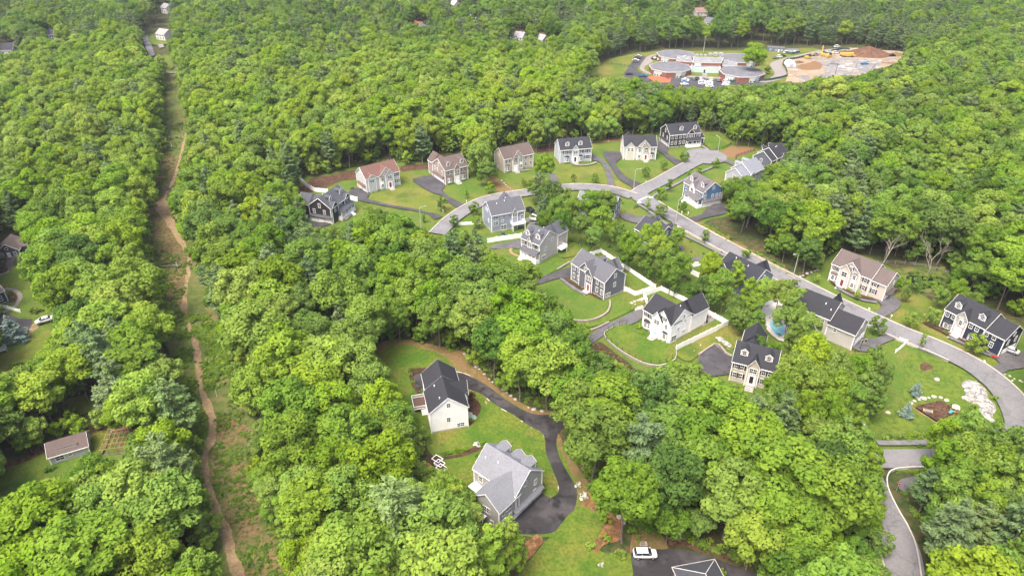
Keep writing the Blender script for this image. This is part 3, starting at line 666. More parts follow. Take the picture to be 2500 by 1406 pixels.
sheet('site_gravel', Z(1860, 90, 6.579, [(420, 560), (600, 540), (760, 600), (820, 650), (600, 720), (430, 680)]), M['site'], sm=2, ragged=1.5)
sheet('site_soil_red', Z(1860, 90, 6.579, [(560, 500), (760, 430), (860, 410), (980, 470), (900, 540), (700, 560)]), M['red_soil'], sm=2, ragged=1.5)
# ================================================================ HOUSES
WIN = {}
def win_mesh(w, h, pair=False, arch=False):
    """frame mesh and pane mesh; wall plane is y=0, outward is -y, origin at the sill's middle"""
    k = (round(w, 2), round(h, 2), pair, arch)
    if k in WIN: return WIN[k]
    f, g = MB(), MB()
    t = 0.10
    n = 2 if pair else 1
    W = w * n + (0.08 if pair else 0)
    f.box(-W / 2 - t, W / 2 + t, -0.09, 0.01, -t * 1.2, 0); f.box(-W / 2 - t, W / 2 + t, -0.08, 0.01, h, h + t * 1.3)
    f.box(-W / 2 - t, -W / 2, -0.07, 0.01, 0, h); f.box(W / 2, W / 2 + t, -0.07, 0.01, 0, h)
    f.box(-W / 2, W / 2, -0.055, 0.01, h * 0.5 - 0.04, h * 0.5 + 0.04)
    if pair: f.box(-0.06, 0.06, -0.06, 0.01, 0, h)
    for i in range(n):
        c = (-W / 2 + w / 2 + i * (w + 0.08)) if pair else 0
        f.box(c - 0.02, c + 0.02, -0.048, 0.01, 0, h)
    g.box(-W / 2, W / 2, -0.03, 0.012, 0, h)
    if arch:
        pr = [(W / 2 * math.cos(a * math.pi / 8), h + t * 1.3 + W / 2 * math.sin(a * math.pi / 8)) for a in range(9)]
        g.prism(pr, -0.10, 0.01, 'y')
        for a in range(8):
            p, q = pr[a], pr[a + 1]
            f.tube([(p[0], -0.06, p[1]), (q[0], -0.06, q[1])], 0.09, 4)
    WIN[k] = (f.mesh('window_frame', M['white'], True), g.mesh('window_pane', M['glass'], True))
    return WIN[k]

def win_both(w, h):
    k = ('b', round(w, 2), round(h, 2))
    if k in WIN: return WIN[k]
    fr, pn = win_mesh(w, h)
    bm = bmesh.new(); bm.from_mesh(fr); n0 = len(bm.faces); bm.from_mesh(pn); bm.faces.ensure_lookup_table()
    for f in bm.faces[n0:]: f.material_index = 1
    me = bpy.data.meshes.new('window'); bm.to_mesh(me); bm.free()
    me.materials.append(M['white']); me.materials.append(M['glass'])
    WIN[k] = me
    return me

def mesh_once(key, fn):
    if key not in WIN: WIN[key] = fn()
    return WIN[key]

SID, ROOF = {}, {}
def sid(c):
    if c not in SID: SID[c] = siding('siding_%d' % len(SID), c)
    return SID[c]
def rof(c):
    if c not in ROOF: ROOF[c] = shingles('shingle_roof_%d' % len(ROOF), c)
    return ROOF[c]

class House:
    def __init__(s, name, label, A, B, D, wall, roof, eave=6.3, rise=3.3, zref=0.0, L=None, base=0.55, cat='house', trim=True, overhang=0.35, group='colonial houses of the neighbourhood', main=True):
        a, b = (P(*A, zref) if not isinstance(A, Vector) else A), (P(*B, zref) if not isinstance(B, Vector) else B)
        d = (b - a); d.z = 0
        s.L = L or d.length
        s.rz = math.atan2(d.y, d.x)
        s.root = empty(name, (a.x, a.y, 0), s.rz, label, cat, group)
        s.D, s.eave, s.rise, s.ov = D, eave, rise, overhang
        s.mat, s.rmat = sid(wall), rof(roof)
        s.t, s.w, s.r, s.fd = MB(), MB(), MB(), MB()
        s.slope = rise / (D / 2)
        s.gables = []
        if main: s.block(0, s.L, 0, D, eave, rise, 'x', base)
    @staticmethod
    def ridge(name, label, R0, R1, D, wall, roof, eave=6.3, rise=3.3, **k):
        """placed by the two ends of its ridge, seen with the facade towards the viewer"""
        a, b = P(*R0, eave + rise), P(*R1, eave + rise)
        d = b - a; d.z = 0; d.normalize()
        off = Vector((d.y, -d.x, 0)) * D / 2
        a, b = a + off, b + off; a.z = b.z = 0
        return House(name, label, a, b, D, wall, roof, eave, rise, **k)
    # -- a gabled block (shares the house's wall and roof meshes)
    def block(s, x0, x1, y0, y1, eave, rise, axis='x', base=0.5, ends=(True, True), wall=None, roof=None):
        w, r = (wall or s.w), (roof or s.r)
        ov, th = s.ov, 0.16
        if axis == 'x':
            c = (y0 + y1) / 2
            w.prism([(y0, 0), (y1, 0), (y1, eave), (c, eave + rise), (y0, eave)], x0, x1, 'x')
            sl = rise / (c - y0); e = eave - ov * sl
            up = [(y0 - ov, e + 0.02), (c, eave + rise + 0.02), (y1 + ov, e + 0.02)]
            r.prism(up + [(p[0], p[1] + th) for p in up[::-1]], x0 - ov * 0.75, x1 + ov * 0.75, 'x')
            for xa, on, dr in ((x0, ends[0], -1), (x1, ends[1], 1)):
                if on:
                    q = [(p[0], p[1] - 0.09) for p in up] + [(p[0], p[1] + th - 0.02) for p in up[::-1]]
                    a0 = xa + dr * ov * 0.75
                    s.t.prism(q, min(a0, a0 + dr * 0.05), max(a0, a0 + dr * 0.05), 'x')
            for yy in (y0 - ov, y1 + ov):
                s.t.box(x0 - ov * 0.7, x1 + ov * 0.7, yy - 0.07, yy + 0.05, e - 0.14, e + 0.10)
        else:
            c = (x0 + x1) / 2
            w.prism([(x0, 0), (x1, 0), (x1, eave), (c, eave + rise), (x0, eave)], y0, y1, 'y')
            sl = rise / (c - x0); e = eave - ov * sl
            up = [(x0 - ov, e + 0.02), (c, eave + rise + 0.02), (x1 + ov, e + 0.02)]
            r.prism(up + [(p[0], p[1] + th) for p in up[::-1]], y0 - ov * 0.75, y1 + ov * 0.75, 'y')
            for ya, on, dr in ((y0, ends[0], -1), (y1, ends[1], 1)):
                if on:
                    q = [(p[0], p[1] - 0.09) for p in up] + [(p[0], p[1] + th - 0.02) for p in up[::-1]]
                    a0 = ya + dr * ov * 0.75
                    s.t.prism(q, min(a0, a0 + dr * 0.05), max(a0, a0 + dr * 0.05), 'y')
            for xx in (x0 - ov, x1 + ov):
                s.t.box(xx - 0.07, xx + 0.05, y0 - ov * 0.7, y1 + ov * 0.7, e - 0.14, e + 0.10)
        for cx in (x0, x1):
            for cy in (y0, y1):
                s.t.box(cx - 0.12 if cx == x0 else cx - 0.10, cx + 0.10 if cx == x0 else cx + 0.12,
                        cy - 0.12 if cy == y0 else cy - 0.10, cy + 0.10 if cy == y0 else cy + 0.12, 0.05, eave - 0.05)
        if base:
            s.fd.box(x0 - 0.045, x1 + 0.045, y0 - 0.045, y1 + 0.045, -0.1, base)
    def wing(s, x0f, x1f, length, eave=None, rise=2.8, back=True):
        """a rear wing with its ridge square to the main one"""
        x0, x1 = x0f * s.L, x1f * s.L
        e = eave or s.eave - 0.02
        if back: s.block(x0, x1, s.D - 0.5, s.D + length, e, rise, 'y', 0.5)
        run = rise / s.slope
        c = (x0 + x1) / 2; sl = rise / (c - x0)
        up = [(x0, e + 0.03), (c, e + rise + 0.03), (x1, e + 0.03)]
        s.r.prism(up + [(p[0], p[1] + 0.15) for p in up[::-1]], s.D - run - (s.eave - e) - 0.1, s.D + 0.3, 'y')
    def ext(s, side, length, D=None, eave=5.6, rise=2.7, y0=0.4):
        D = D or s.D - 1
        if side == 'r': s.block(s.L - 0.02, s.L + length, y0, y0 + D, eave, rise, 'x', 0.5, (False, True))
        else: s.block(-length, 0.02, y0, y0 + D, eave, rise, 'x', 0.5, (True, False))
    def gable(s, x0f, x1f, proj=0.35, rise=None, mat=None, window='pair', eave=None, name='front_gable', wz=None, door=None):
        x0, x1 = x0f * s.L, x1f * s.L
        e = eave or s.eave
        rise = rise or min((x1 - x0) / 2 * 0.85, s.rise * 0.95)
        c = (x0 + x1) / 2; ov, th = 0.3, 0.15
        w, r, t = MB(), MB(), MB()
        w.prism([(x0, 0.0), (x1, 0.0), (x1, e), (c, e + rise), (x0, e)], -proj, 0.6, 'y')
        sl = rise / (c - x0); z0 = e - ov * sl
        run = (e + rise - s.eave) / s.slope
        up = [(x0 - ov, z0 + 0.02), (c, e + rise + 0.02), (x1 + ov, z0 + 0.02)]
        r.prism(up + [(p[0], p[1] + th) for p in up[::-1]], -proj - 0.3, max(run, 0.5), 'y')
        q = [(p[0], p[1] - 0.08) for p in up] + [(p[0], p[1] + th - 0.02) for p in up[::-1]]
        t.prism(q, -proj - 0.35, -proj - 0.3, 'y')
        for cx in (x0, x1): t.box(cx - 0.11, cx + 0.11, -proj - 0.03, -proj + 0.2, 0.05, e)
        o = w.build(name, mat or s.mat, s.root)
        r.build('gable_roof', s.rmat, o); t.build('gable_trim', M['white'], o)
        zz = wz if wz is not None else s.eave - 2.15
        def put(pair, arch, x, z, w_, h_):
            me = win_both(w_, h_) if not (pair or arch) else None
            if me is None:
                fr, pn = win_mesh(w_, h_, pair, arch)
                k = ('gb', w_, h_, pair, arch)
                if k not in WIN:
                    bm = bmesh.new(); bm.from_mesh(fr); n0 = len(bm.faces); bm.from_mesh(pn); bm.faces.ensure_lookup_table()
                    for f in bm.faces[n0:]: f.material_index = 1
                    m2 = bpy.data.meshes.new('window'); bm.to_mesh(m2); bm.free(); m2.materials.append(M['white']); m2.materials.append(M['glass'])
                    WIN[k] = m2
                me = WIN[k]
            link('window', me, o, None, (x, -proj, z))
        if window == 'pair': put(True, False, c, zz, 0.8, 1.35)
        elif window == 'arch': put(True, True, c, zz - 0.2, 0.8, 1.2)
        elif window == 'single': put(False, False, c, zz, 0.85, 1.4)
        elif window == 'two': put(False, False, c - (x1 - x0) * .22, zz, 0.8, 1.4); put(False, False, c + (x1 - x0) * .22, zz, 0.8, 1.4)
        if window == 'attic' or (x1 - x0) > 5.5: put(False, False, c, e + 0.15, 0.75, 1.05)
        if (x1 - x0) > 5.5 and window == 'full':
            for dx in (-.25, .25):
                for z in (1.4, 4.1): put(False, False, c + dx * (x1 - x0), z, 0.85, 1.45)
        if door: s.door(c, door, -proj)
        return o
    def dormer(s, xf, w=1.55, back=False, y0=1.0, h=1.75):
        c = xf * s.L
        zb = s.eave + y0 * s.slope - 0.1
        wl, r, t = MB(), MB(), MB()
        ht = zb + h; rise = w * 0.36
        run = (ht + rise - s.eave) / s.slope
        wl.prism([(c - w / 2, zb - 0.2), (c + w / 2, zb - 0.2), (c + w / 2, ht), (c, ht + rise), (c - w / 2, ht)], y0, y0 + h / s.slope + 0.3, 'y')
        up = [(c - w / 2 - .22, ht - 0.16), (c, ht + rise + 0.02), (c + w / 2 + .22, ht - 0.16)]
        r.prism(up + [(p[0], p[1] + 0.12) for p in up[::-1]], y0 - 0.25, run, 'y')
        q = [(p[0], p[1] - 0.08) for p in up] + [(p[0], p[1] + 0.10) for p in up[::-1]]
        t.prism(q, y0 - 0.31, y0 - 0.25, 'y')
        for cx in (c - w / 2, c + w / 2): t.box(cx - 0.13, cx + 0.13, y0 - 0.05, y0 + 0.1, zb - 0.15, ht)
        if back:
            for m_ in (wl, r, t):
                m_.v = [(2 * c - x, s.D - y, z) for x, y, z in m_.v]
        o = wl.build('dormer', s.mat, s.root)
        r.build('dormer_roof', s.rmat, o); t.build('dormer_trim', M['white'], o)
        link('window', win_both(0.8, 1.15), o, None, (c, y0 if not back else s.D - y0, zb + 0.35), math.pi if back else 0)
    def win(s, side, f, z, w=0.85, h=1.45, pair=False, shut=False, arch=False, x0=0.0, off=0.0):
        fr, pn = win_mesh(w, h, pair, arch)
        if side == 'f': loc, rz = (f * s.L, -off, z), 0
        elif side == 'b': loc, rz = (f * s.L, s.D + off, z), math.pi
        elif side == 'r': loc, rz = (s.L + x0 + off, f * s.D, z), math.pi / 2
        else: loc, rz = (-x0 - off, f * s.D, z), -math.pi / 2
        o = link('window', fr, s.root, None, loc, rz)
        link('pane', pn, o)
        if shut:
            sm = mesh_once(('sh', h), lambda: MB().box(-0.21, 0.21, -0.07, 0.01, -0.02, h + 0.02).mesh('shutter', M['shutter'], True))
            W = (w * 2 + 0.08 if pair else w) / 2 + 0.13 + 0.22
            for sg in (-1, 1):
                v = Matrix.Rotation(rz, 3, 'Z') @ Vector((sg * W, 0, 0))
                link('shutter', sm, s.root, None, (loc[0] + v.x, loc[1] + v.y, loc[2]), rz)
    def wins(s, side, fs, zs=(1.5, 4.2), **k):
        for f in fs:
            for z in zs: s.win(side, f, z, **k)
    def door(s, x, mat=None, y=0.0, steps=True, z=0.55):
        d = MB(); d.box(-0.48, 0.48, y - 0.06, y + 0.02, z, z + 2.1)
        t = MB()
        t.box(-0.95, -0.62, y - 0.09, y + 0.02, z, z + 2.2); t.box(0.62, 0.95, y - 0.09, y + 0.02, z, z + 2.2)
        t.box(-1.0, 1.0, y - 0.12, y + 0.02, z + 2.2, z + 2.5); t.box(-0.62, -0.48, y - 0.08, y + 0.02, z, z + 2.2); t.box(0.48, 0.62, y - 0.08, y + 0.02, z, z + 2.2)
        o = t.build('door_surround', M['white'], s.root, (x, 0, 0))
        p = d.build('front_door', mat or M['white'], s.root, (x, 0, 0))
        if steps:
            b = MB()
            n = 3
            b.box(-1.1, 1.1, y - 1.2, y - 0.05, 0, z)
            for i in range(n): b.box(-1.0, 1.0, y - 1.2 - 0.34 * (i + 1), y - 1.2 - 0.34 * i, 0, z * (1 - (i + 1) / (n + 1)))
            b.build('steps', M['concrete'], s.root, (x, 0, 0))
    def garage(s, side, fs, w=2.5, h=2.2, canopy=True, x0=0.0):
        ys = [f * s.D for f in fs]
        for y in ys:
            b = MB()
            b.box(-w / 2, w / 2, -0.07, 0.01, 0.03, h)
            for i in range(1, 4): b.box(-w / 2 + .1, w / 2 - .1, -0.095, -0.06, h * i / 4 - .42, h * i / 4 - 0.06)
            for sg in (-1, 1): b.box(sg * w / 2 - .08, sg * w / 2 + .08, -0.10, 0.01, 0.03, h + 0.15)
            loc, rz = ((s.L + x0, y, 0), math.pi / 2) if side == 'r' else ((-x0, y, 0), -math.pi / 2)
            b.build('garage_door', M['vinyl'], s.root, loc, rz)
        if canopy:
            y0, y1 = min(ys) - w / 2 - 0.4, max(ys) + w / 2 + 0.4
            b = MB()
            pr = [(0.0, h + 0.95), (0.85, h + 0.35), (0.85, h + 0.22), (0, h + 0.22)]
            sg = 1 if side == 'r' else -1
            xx = s.L + x0 if side == 'r' else -x0
            b.prism([(xx + sg * p[0], p[1]) for p in pr], y0, y1, 'y')
            b.build('garage_canopy', s.rmat, s.root)
    def bay(s, xf, z=0.7, w=2.1, floors=1, wall=None):
        c = xf * s.L; h = 2.2 if floors == 1 else 4.9; d = 0.65
        pr = [(-w / 2, 0), (-w / 2 + .5, -d), (w / 2 - .5, -d), (w / 2, 0)]
        b = MB(); b.prism(pr, z, z + h, 'z')
        o = b.build('bay_window', wall or M['white'], s.root, (c, 0, 0))
        rr = MB(); n = len(rr.v)
        k = 1.18
        vs = [(p[0] * k, p[1] * 1.3, z + h) for p in pr] + [(-w * .3, 0.0, z + h + .6), (w * .3, 0.0, z + h + .6)]
        rr.add(vs, [(0, 1, 4), (1, 2, 5, 4), (2, 3, 5), (3, 2, 1, 0), (0, 4, 5, 3)])
        rr.build('bay_roof', s.rmat, o)
        for f in range(floors):
            zz = z + 0.5 + f * 2.7
            link('window', win_both(0.85, 1.35), o, None, (0, -d, zz))
            a = math.atan2(d, .5)
            link('window', win_both(0.5, 1.35), o, None, (-w / 2 + .25, -d / 2, zz), -a)
            link('window', win_both(0.5, 1.35), o, None, (w / 2 - .25, -d / 2, zz), a)
    def porch(s, x0f, x1f, d=2.0, z=1.0, zt=3.2, posts=4, stair=None):
        x0, x1 = x0f * s.L, x1f * s.L
        MB().box(x0, x1, -d, -0.05, 0, z).build('porch_floor', M['white'], s.root)
        r = MB(); r.prism([(0.0, zt + 1.0), (-d - .3, zt + 0.1), (-d - .3, zt), (0, zt + .1)], x0 - .2, x1 + .2, 'x')
        r.build('porch_roof', s.rmat, s.root)
        MB().box(x0 - .15, x1 + .15, -d - .12, -d + .1, zt - .3, zt + .02).build('porch_beam', M['white'], s.root)
        for i in range(posts):
            x = x0 + .1 + (x1 - x0 - .2) * i / (posts - 1)
            link('porch_post', mesh_once(('pp', z, zt), lambda: MB().box(-.11, .11, -.11, .11, z, zt - .2).mesh('porch_post', M['white'], True)), s.root, None, (x, -d + .1, 0))
        b = MB(); b.box(x0, x1, -d + .06, -d + .12, z + .85, z + .93)
        for i in range(int((x1 - x0) / .2)): b.box(x0 + i * .2, x0 + i * .2 + .05, -d + .07, -d + .11, z + .05, z + .85)
        b.build('railing', M['white'], s.root)
        if stair is not None:
            q = MB(); x = stair * s.L
            for i in range(5): q.box(x - .7, x + .7, -d - .32 * (i + 1), -d - .32 * i, 0, z * (1 - (i + 1) / 6))
            q.build('steps', M['white'], s.root)
    def deckr(s, x0f, x1f, d=3.2, z=2.4, side='b', stair=True):
        x0, x1 = x0f * s.L, x1f * s.L
        y0, y1 = (s.D, s.D + d) if side == 'b' else (-d, 0)
        ye = y1 if side == 'b' else y0
        MB().box(x0, x1, y0, y1, z - .2, z).build('deck_floor', M['white'], s.root)
        b = MB()
        for za, zb in ((z + .85, z + .95), (z + .1, z + .16)):
            b.box(x0, x1, ye - .05, ye + .05, za, zb); b.box(x0, x0 + .1, y0, y1, za, zb); b.box(x1 - .1, x1, y0, y1, za, zb)
        for i in range(int((x1 - x0) / .22) + 1): b.box(x0 + i * .22, x0 + i * .22 + .06, ye - .03, ye + .03, z, z + .9)
        for i in range(int(d / .22)):
            b.box(x0 + .02, x0 + .08, y0 + i * .22, y0 + i * .22 + .06, z, z + .9); b.box(x1 - .08, x1 - .02, y0 + i * .22, y0 + i * .22 + .06, z, z + .9)
        b.build('railing', M['white'], s.root)
        for x in (x0 + .12, x1 - .12):
            link('deck_post', mesh_once(('dp', z), lambda: MB().box(-.1, .1, -.1, .1, 0, z - .2).mesh('deck_post', M['white'], True)), s.root, None, (x, ye - (.12 if side == 'b' else -.12), 0))
    def vents(s, pts):
        for xf, yf in pts:
            y = yf * s.D; z = s.eave + min(y, s.D - y) * s.slope
            link('vent_pipe', mesh_once('vent', lambda: MB().lathe([(.11, -.1), (.11, .55), (.14, .56), (.14, .62)], 8).mesh('vent_pipe', M['white'], True)), s.root, None, (xf * s.L, y, z))
    def chimney(s, xf, yf):
        z = s.eave + s.rise
        MB().box(-.4, .4, -.5, .5, -2, .9).box(-.48, .48, -.58, .58, .9, 1.05).build('chimney', M['brick'], s.root, (xf * s.L, yf * s.D, z - .2))
    def done(s):
        s.w.build('wall', s.mat, s.root)
        s.r.build('roof', s.rmat, s.root)
        s.t.build('trim', M['white'], s.root)
        if s.fd.v: s.fd.build('foundation', M['concrete'], s.root)
        return s

DK = (0.030, 0.031, 0.038); MIDR = (0.078, 0.080, 0.093); BRN = (0.095, 0.072, 0.066)

# --- north row, left to right
h = House('colonial_house', 'black two-dormer colonial house with white porch and three white garage doors at its gable end', (812, 548), (858, 513), 9.0, (0.030, 0.029, 0.032), (0.062, 0.066, 0.078))
h.garage('l', (.18, .5, .82)); h.win('l', .3, 3.6); h.win('l', .78, 3.6); h.win('l', .5, 6.0)
h.gable(.04, .34, .3, window='single'); h.gable(.70, .96, .3, window='single'); h.dormer(.26, y0=1.7); h.dormer(.78, y0=1.7)
h.porch(.28, .98, 2.0, 1.3, 3.4, 5, .75); h.win('f', .2, 1.7); h.wins('f', (.42, .55), (4.2,)); h.wins('f', (.45, .6, .85), (1.9,))
h.door(.55 * h.L, M['white'], 0, False, 1.3); h.wing(.05, .5, 5.0); h.wins('r', (.3, .7)); h.vents([(.5, .8)]); h.done()

h = House('colonial_house', 'pale grey colonial house with red-brown roof, dark shutters and garage doors at its gable end', (897, 473), (977, 452), 8.8, (0.44, 0.455, 0.46), (0.125, 0.068, 0.056))
h.garage('l', (.3, .7)); h.win('l', .2, 4.0, .7, 1.2); h.win('l', .55, 5.9, .7, 1.1)
h.gable(.06, .28, .3, window='pair'); h.gable(.40, .78, .4, 3.0, window='two'); h.gable(.56, .80, .8, 2.0, window='pair', door=M['wine'] if 'wine' in M else M['door_wine'])
h.bay(.46, .8, 2.0, 2); h.wins('f', (.17,), (1.5,), pair=True, shut=True); h.wins('f', (.9,), pair=True, shut=True); h.wins('r', (.3, .7)); h.vents([(.3, .8)]); h.done()

h = House('colonial_house', 'mauve-brown colonial house with brown roof, two dormers and white garage doors facing the side drive', (1088, 452), (1142.5, 438), 10.5, (0.30, 0.235, 0.215), BRN)
h.garage('l', (.25, .52, .78)); h.wins('l', (.25,), (3.5,)); h.win('l', .6, 4.2, .7, 1.2); h.win('l', .8, 4.2, .7, 1.2); h.win('l', .5, 6.6, .7, 1.1)
h.dormer(.22, y0=1.2); h.dormer(.82, y0=1.2); h.gable(.38, .62, .5, 1.9, window='two', door=M['white']); h.bay(.2, .7, 2.0); h.bay(.8, .7, 2.0)
h.wins('f', (.14, .27, .73, .88), (4.2,)); h.wing(.05, .55, 4.5, 6.2, 3.0); h.wins('r', (.3, .7)); h.done()

h = House('colonial_house', 'beige colonial house with brown roof and tall stone-faced entrance gable, at the wood edge', (1231, 423), (1301, 408), 8.8, (0.46, 0.40, 0.335), BRN)
h.win('l', .5, 6.0, .7, 1.1); h.win('l', .6, 0.5, .7, 1.0)
h.gable(.28, .62, .35, 2.9, window='none'); h.gable(.27, .46, .8, 1.7, M['tanstone'], 'arch', door=M['white']); h.bay(.56, .8, 1.8, 2); h.bay(.12, .7, 2.0)
h.wins('f', (.07, .19), (4.2,)); h.wins('f', (.74, .92), shut=False); h.wins('r', (.3, .7)); h.done()

h = House('colonial_house', 'pale blue colonial house with black roof, two dormers and black shutters', (1367, 400), (1442, 394), 8.8, (0.36, 0.405, 0.47), DK)
h.win('l', .35, 1.8); h.win('l', .35, 4.2)
h.dormer(.24, y0=1.2); h.dormer(.66, y0=1.2); h.gable(.38, .58, .4, 1.8, window='pair', door=M['shutter']); h.bay(.22, .6, 2.0); h.bay(.66, .6, 2.0)
h.wins('f', (.16, .28, .65, .80, .93), (4.2,), shut=True); h.wins('f', (.84, .93), (1.5,), shut=True); h.wins('r', (.3, .7)); h.done()

h = House('colonial_house', 'cream colonial house with dark roof and stone entrance between nested front gables', (1521, 391), (1599.5, 391), 9.0, (0.50, 0.475, 0.42), DK)
h.wing(.05, .4, 2.0)
h.gable(.08, .32, .35, 1.9, window='two'); h.gable(.42, .82, .4, 3.0, window='none'); h.gable(.58, .78, .9, 1.8, M['tanstone'], 'arch', door=M['door_wine']); h.bay(.48, .7, 1.9, 2); h.bay(.89, .7, 1.8)
h.wins('f', (.12, .27), (1.5,), w=.7); h.wins('f', (.85, .94), (4.2,)); h.wins('l', (.3, .7)); h.wins('r', (.3, .7)); h.done()

h = House('colonial_house', 'black colonial house with white porch posts and two dormers above the turning circle', (1632, 362), (1705, 355), 9.5, (0.030, 0.030, 0.033), DK)
h.garage('l', (.25, .5, .75)); h.wins('l', (.25, .7), (3.4,)); h.win('l', .5, 6.2)
h.dormer(.40, y0=1.4); h.dormer(.85, y0=1.4); h.gable(.56, .80, .4, 2.0, window='pair', wz=4.0); h.porch(.55, 1.0, 2.0, 1.0, 3.3, 4)
h.wins('f', (.1, .22, .36, .48)); h.win('f', .92, 4.2); h.wins('f', (.65, .78), (1.7,)); h.ext('r', 2.6, 5.0, 3.4, 1.3); h.done()

h = House('colonial_house', 'dark slate colonial house with black roof half hidden by trees near the turning circle', (1898, 386), (1925.5, 373), 9.0, (0.105, 0.11, 0.145), DK, zref=6.3)
h.ext('l', 4.0, 8.4, 6.0, 3.0, .3); h.win('l', .55, 4.1, x0=4.0); h.win('l', .3, 1.4, x0=4.0); h.win('l', .8, 1.4, x0=4.0)
h.dormer(.2, back=True); h.dormer(.75, back=True); h.wins('f', (.55, .72, .88)); h.gable(.34, .5, .2, 1.3, window='single'); h.porch(0, .4, 2.2, 1.0, 3.2, 3); h.vents([(.4, .4), (.5, .4)]); h.wins('r', (.3, .7)); h.done()

h = House('colonial_house', 'pale grey colonial house with silvery roof and rear dormers among the trees', (1833.3, 424.8), (1864, 411.1), 9.0, (0.34, 0.35, 0.385), (0.175, 0.187, 0.22), zref=6.3)
h.ext('l', 4.6, 7.6, 6.0, 2.6, .6); h.dormer(.15, back=True); h.dormer(.7, back=True); h.wins('f', (.2, .5, .8)); h.win('l', .5, 4.0, x0=4.6); h.win('l', .3, 1.4, x0=4.6); h.gable(.02, .16, .15, 1.0, window='none'); h.done()

h = House('colonial_house', 'blue colonial house with white porch and three white garage doors under its side gable', (1666.5, 480), (1711.7, 507.8), 9.2, (0.075, 0.155, 0.27), (0.105, 0.093, 0.10))
h.garage('r', (.2, .5, .8)); h.wins('r', (.12, .5, .72, .9), (3.5,), w=.75, h=1.2); h.win('r', .12, 5.0, .75, 1.2); h.win('r', .5, 6.9, .75, 1.1)
h.dormer(.2, y0=1.3); h.dormer(.78, y0=1.3); h.gable(.34, .60, .4, 2.0, M['white'], 'arch', wz=3.9); h.porch(.28, 1.0, 2.0, 1.2, 3.3, 5, .36)
h.wins('f', (.1, .24, .7, .86), (4.2,)); h.wins('f', (.12, .5, .65, .8), (1.7,)); h.door(.38 * h.L, M['white'], 0, False, 1.2); h.wins('l', (.3, .7)); h.done()

# --- middle houses
h = House('colonial_house', 'slate-blue house seen from its back, with a raised white deck', (1201, 568), (1280, 553), 8.8, (0.235, 0.265, 0.335), MIDR, eave=6.8)
h.win('l', .35, 2.8, .6, 1.2); h.win('l', .45, 6.6, .55, .9); h.win('l', .6, 6.6, .55, .9)
h.gable(.60, .76, .7, 1.6, window='pair', wz=5.0); h.wins('f', (.12,), (2.6, 5.0), pair=True); h.win('f', .33, 3.4, .6, .9); h.win('f', .3, 5.4, .6, .9); h.win('f', .46, 5.4, .6, .9); h.win('f', .92, 3.3)
h.win('f', .36, .3, .9, 1.9, pair=True); h.deckr(.56, .95, 2.6, 2.6, 'f'); h.gable(.40, .55, -.2, 1.0, window='none') if False else None
h.wing(.55, .95, 2.5); h.vents([(.25, .35), (.5, .4), (.55, .5)]); h.wins('r', (.3, .7)); h.done()

h = House('colonial_house', 'pale taupe house with grey roof, two dormers and a long white front porch', (1273, 624.6), (1316, 643.5), 9.4, (0.42, 0.385, 0.375), MIDR, eave=7.0)
h.dormer(.22, y0=1.2); h.dormer(.78, y0=1.2); h.gable(.38, .60, .3, 1.6, window='arch', wz=5.2); h.porch(.12, 1.0, 1.8, 1.4, 3.6, 5, .22)
h.wins('f', (.12, .28, .7, .88), (4.9,), shut=True); h.wins('f', (.45, .62, .8), (2.1,)); h.win('f', .06, 2.2, shut=True); h.door(.3 * h.L, M['white'], 0, False, 1.4)
h.win('r', .5, 7.6, .75, 1.2); h.win('r', .7, 6.0, .75, 1.2); h.win('r', .35, 3.6, .75, 1.2); h.win('r', .25, 1.0, .75, 1.1, pair=True)
h.wing(.25, .95, 5.5, 6.9, 3.0); h.deckr(.9, 1.25, 3.0, 2.0, 'b'); h.vents([(.6, .35), (.6, .6)]); h.done()

h = House('colonial_house', 'dark slate colonial house with a crimson front door', (1394.6, 682.7), (1473, 732.7), 8.4, (0.125, 0.128, 0.158), (0.088, 0.090, 0.103))
h.gable(.26, .60, .3, 3.0, window='attic'); h.gable(.48, .68, .7, 2.0, window='pair', door=M['door_red'])
h.wins('f', (.08, .22, .33, .44, .79, .93), shut=False); h.win('r', .5, 6.5, .8, 1.2); h.win('r', .5, 3.4, .8, 1.3); h.win('r', .2, .8, .9, 1.0, pair=True); h.dormer(.45, back=True); h.wins('l', (.3, .7)); h.wing(.5, .8, 1.5); h.done()

h = House('colonial_house', 'white house with black roof and black shutters beside the oval raised lawn', (1567.6, 799), (1634, 839.5), 8.6, (0.80, 0.79, 0.79), (0.027, 0.028, 0.034), L=None)
h.gable(.44, .98, .35, 3.25, window='none'); h.gable(.38, .70, .75, 2.2, window='pair', wz=4.4, door=M['door_blue']); h.bay(.16, .8, 2.2); h.bay(.84, .8, 2.2, 1); h.win('f', .74, 6.5, .75, 1.1, shut=True, off=.36)
h.wins('f', (.1, .26), (4.3,), shut=True); h.win('f', .84, 4.3, .8, 1.3, off=.36)
h.win('r', .55, 6.6, .7, 1.1); h.win('r', .65, 4.9, .7, 1.1); h.win('r', .35, 3.0, .7, 1.2); h.win('r', .62, 1.5, .6, .9, pair=True); h.win('r', .18, .2, .9, 1.9, pair=True)
h.wing(.42, 1.0, 6.5, 6.25, 3.0); h.vents([(.8, .6)]); h.wins('l', (.3, .7)); h.done()

h = House('colonial_house', 'beige house with black roof, two dormers and a long stair to a dark front door', (1779.7, 928), (1880.7, 954), 8.6, (0.42, 0.37, 0.31), (0.028, 0.029, 0.035))
h.dormer(.22, y0=1.5); h.dormer(.80, y0=1.5); h.gable(.37, .65, .5, 2.2, window='pair', wz=4.3)
h.wins('f', (.1, .24, .75, .90), shut=True); h.door(.51 * h.L, M['black'], -.5, True, 1.2); h.wing(.10, .62, 6.5, 6.2, 3.1); h.wins('r', (.3, .7)); h.wins('l', (.3, .7)); h.done()

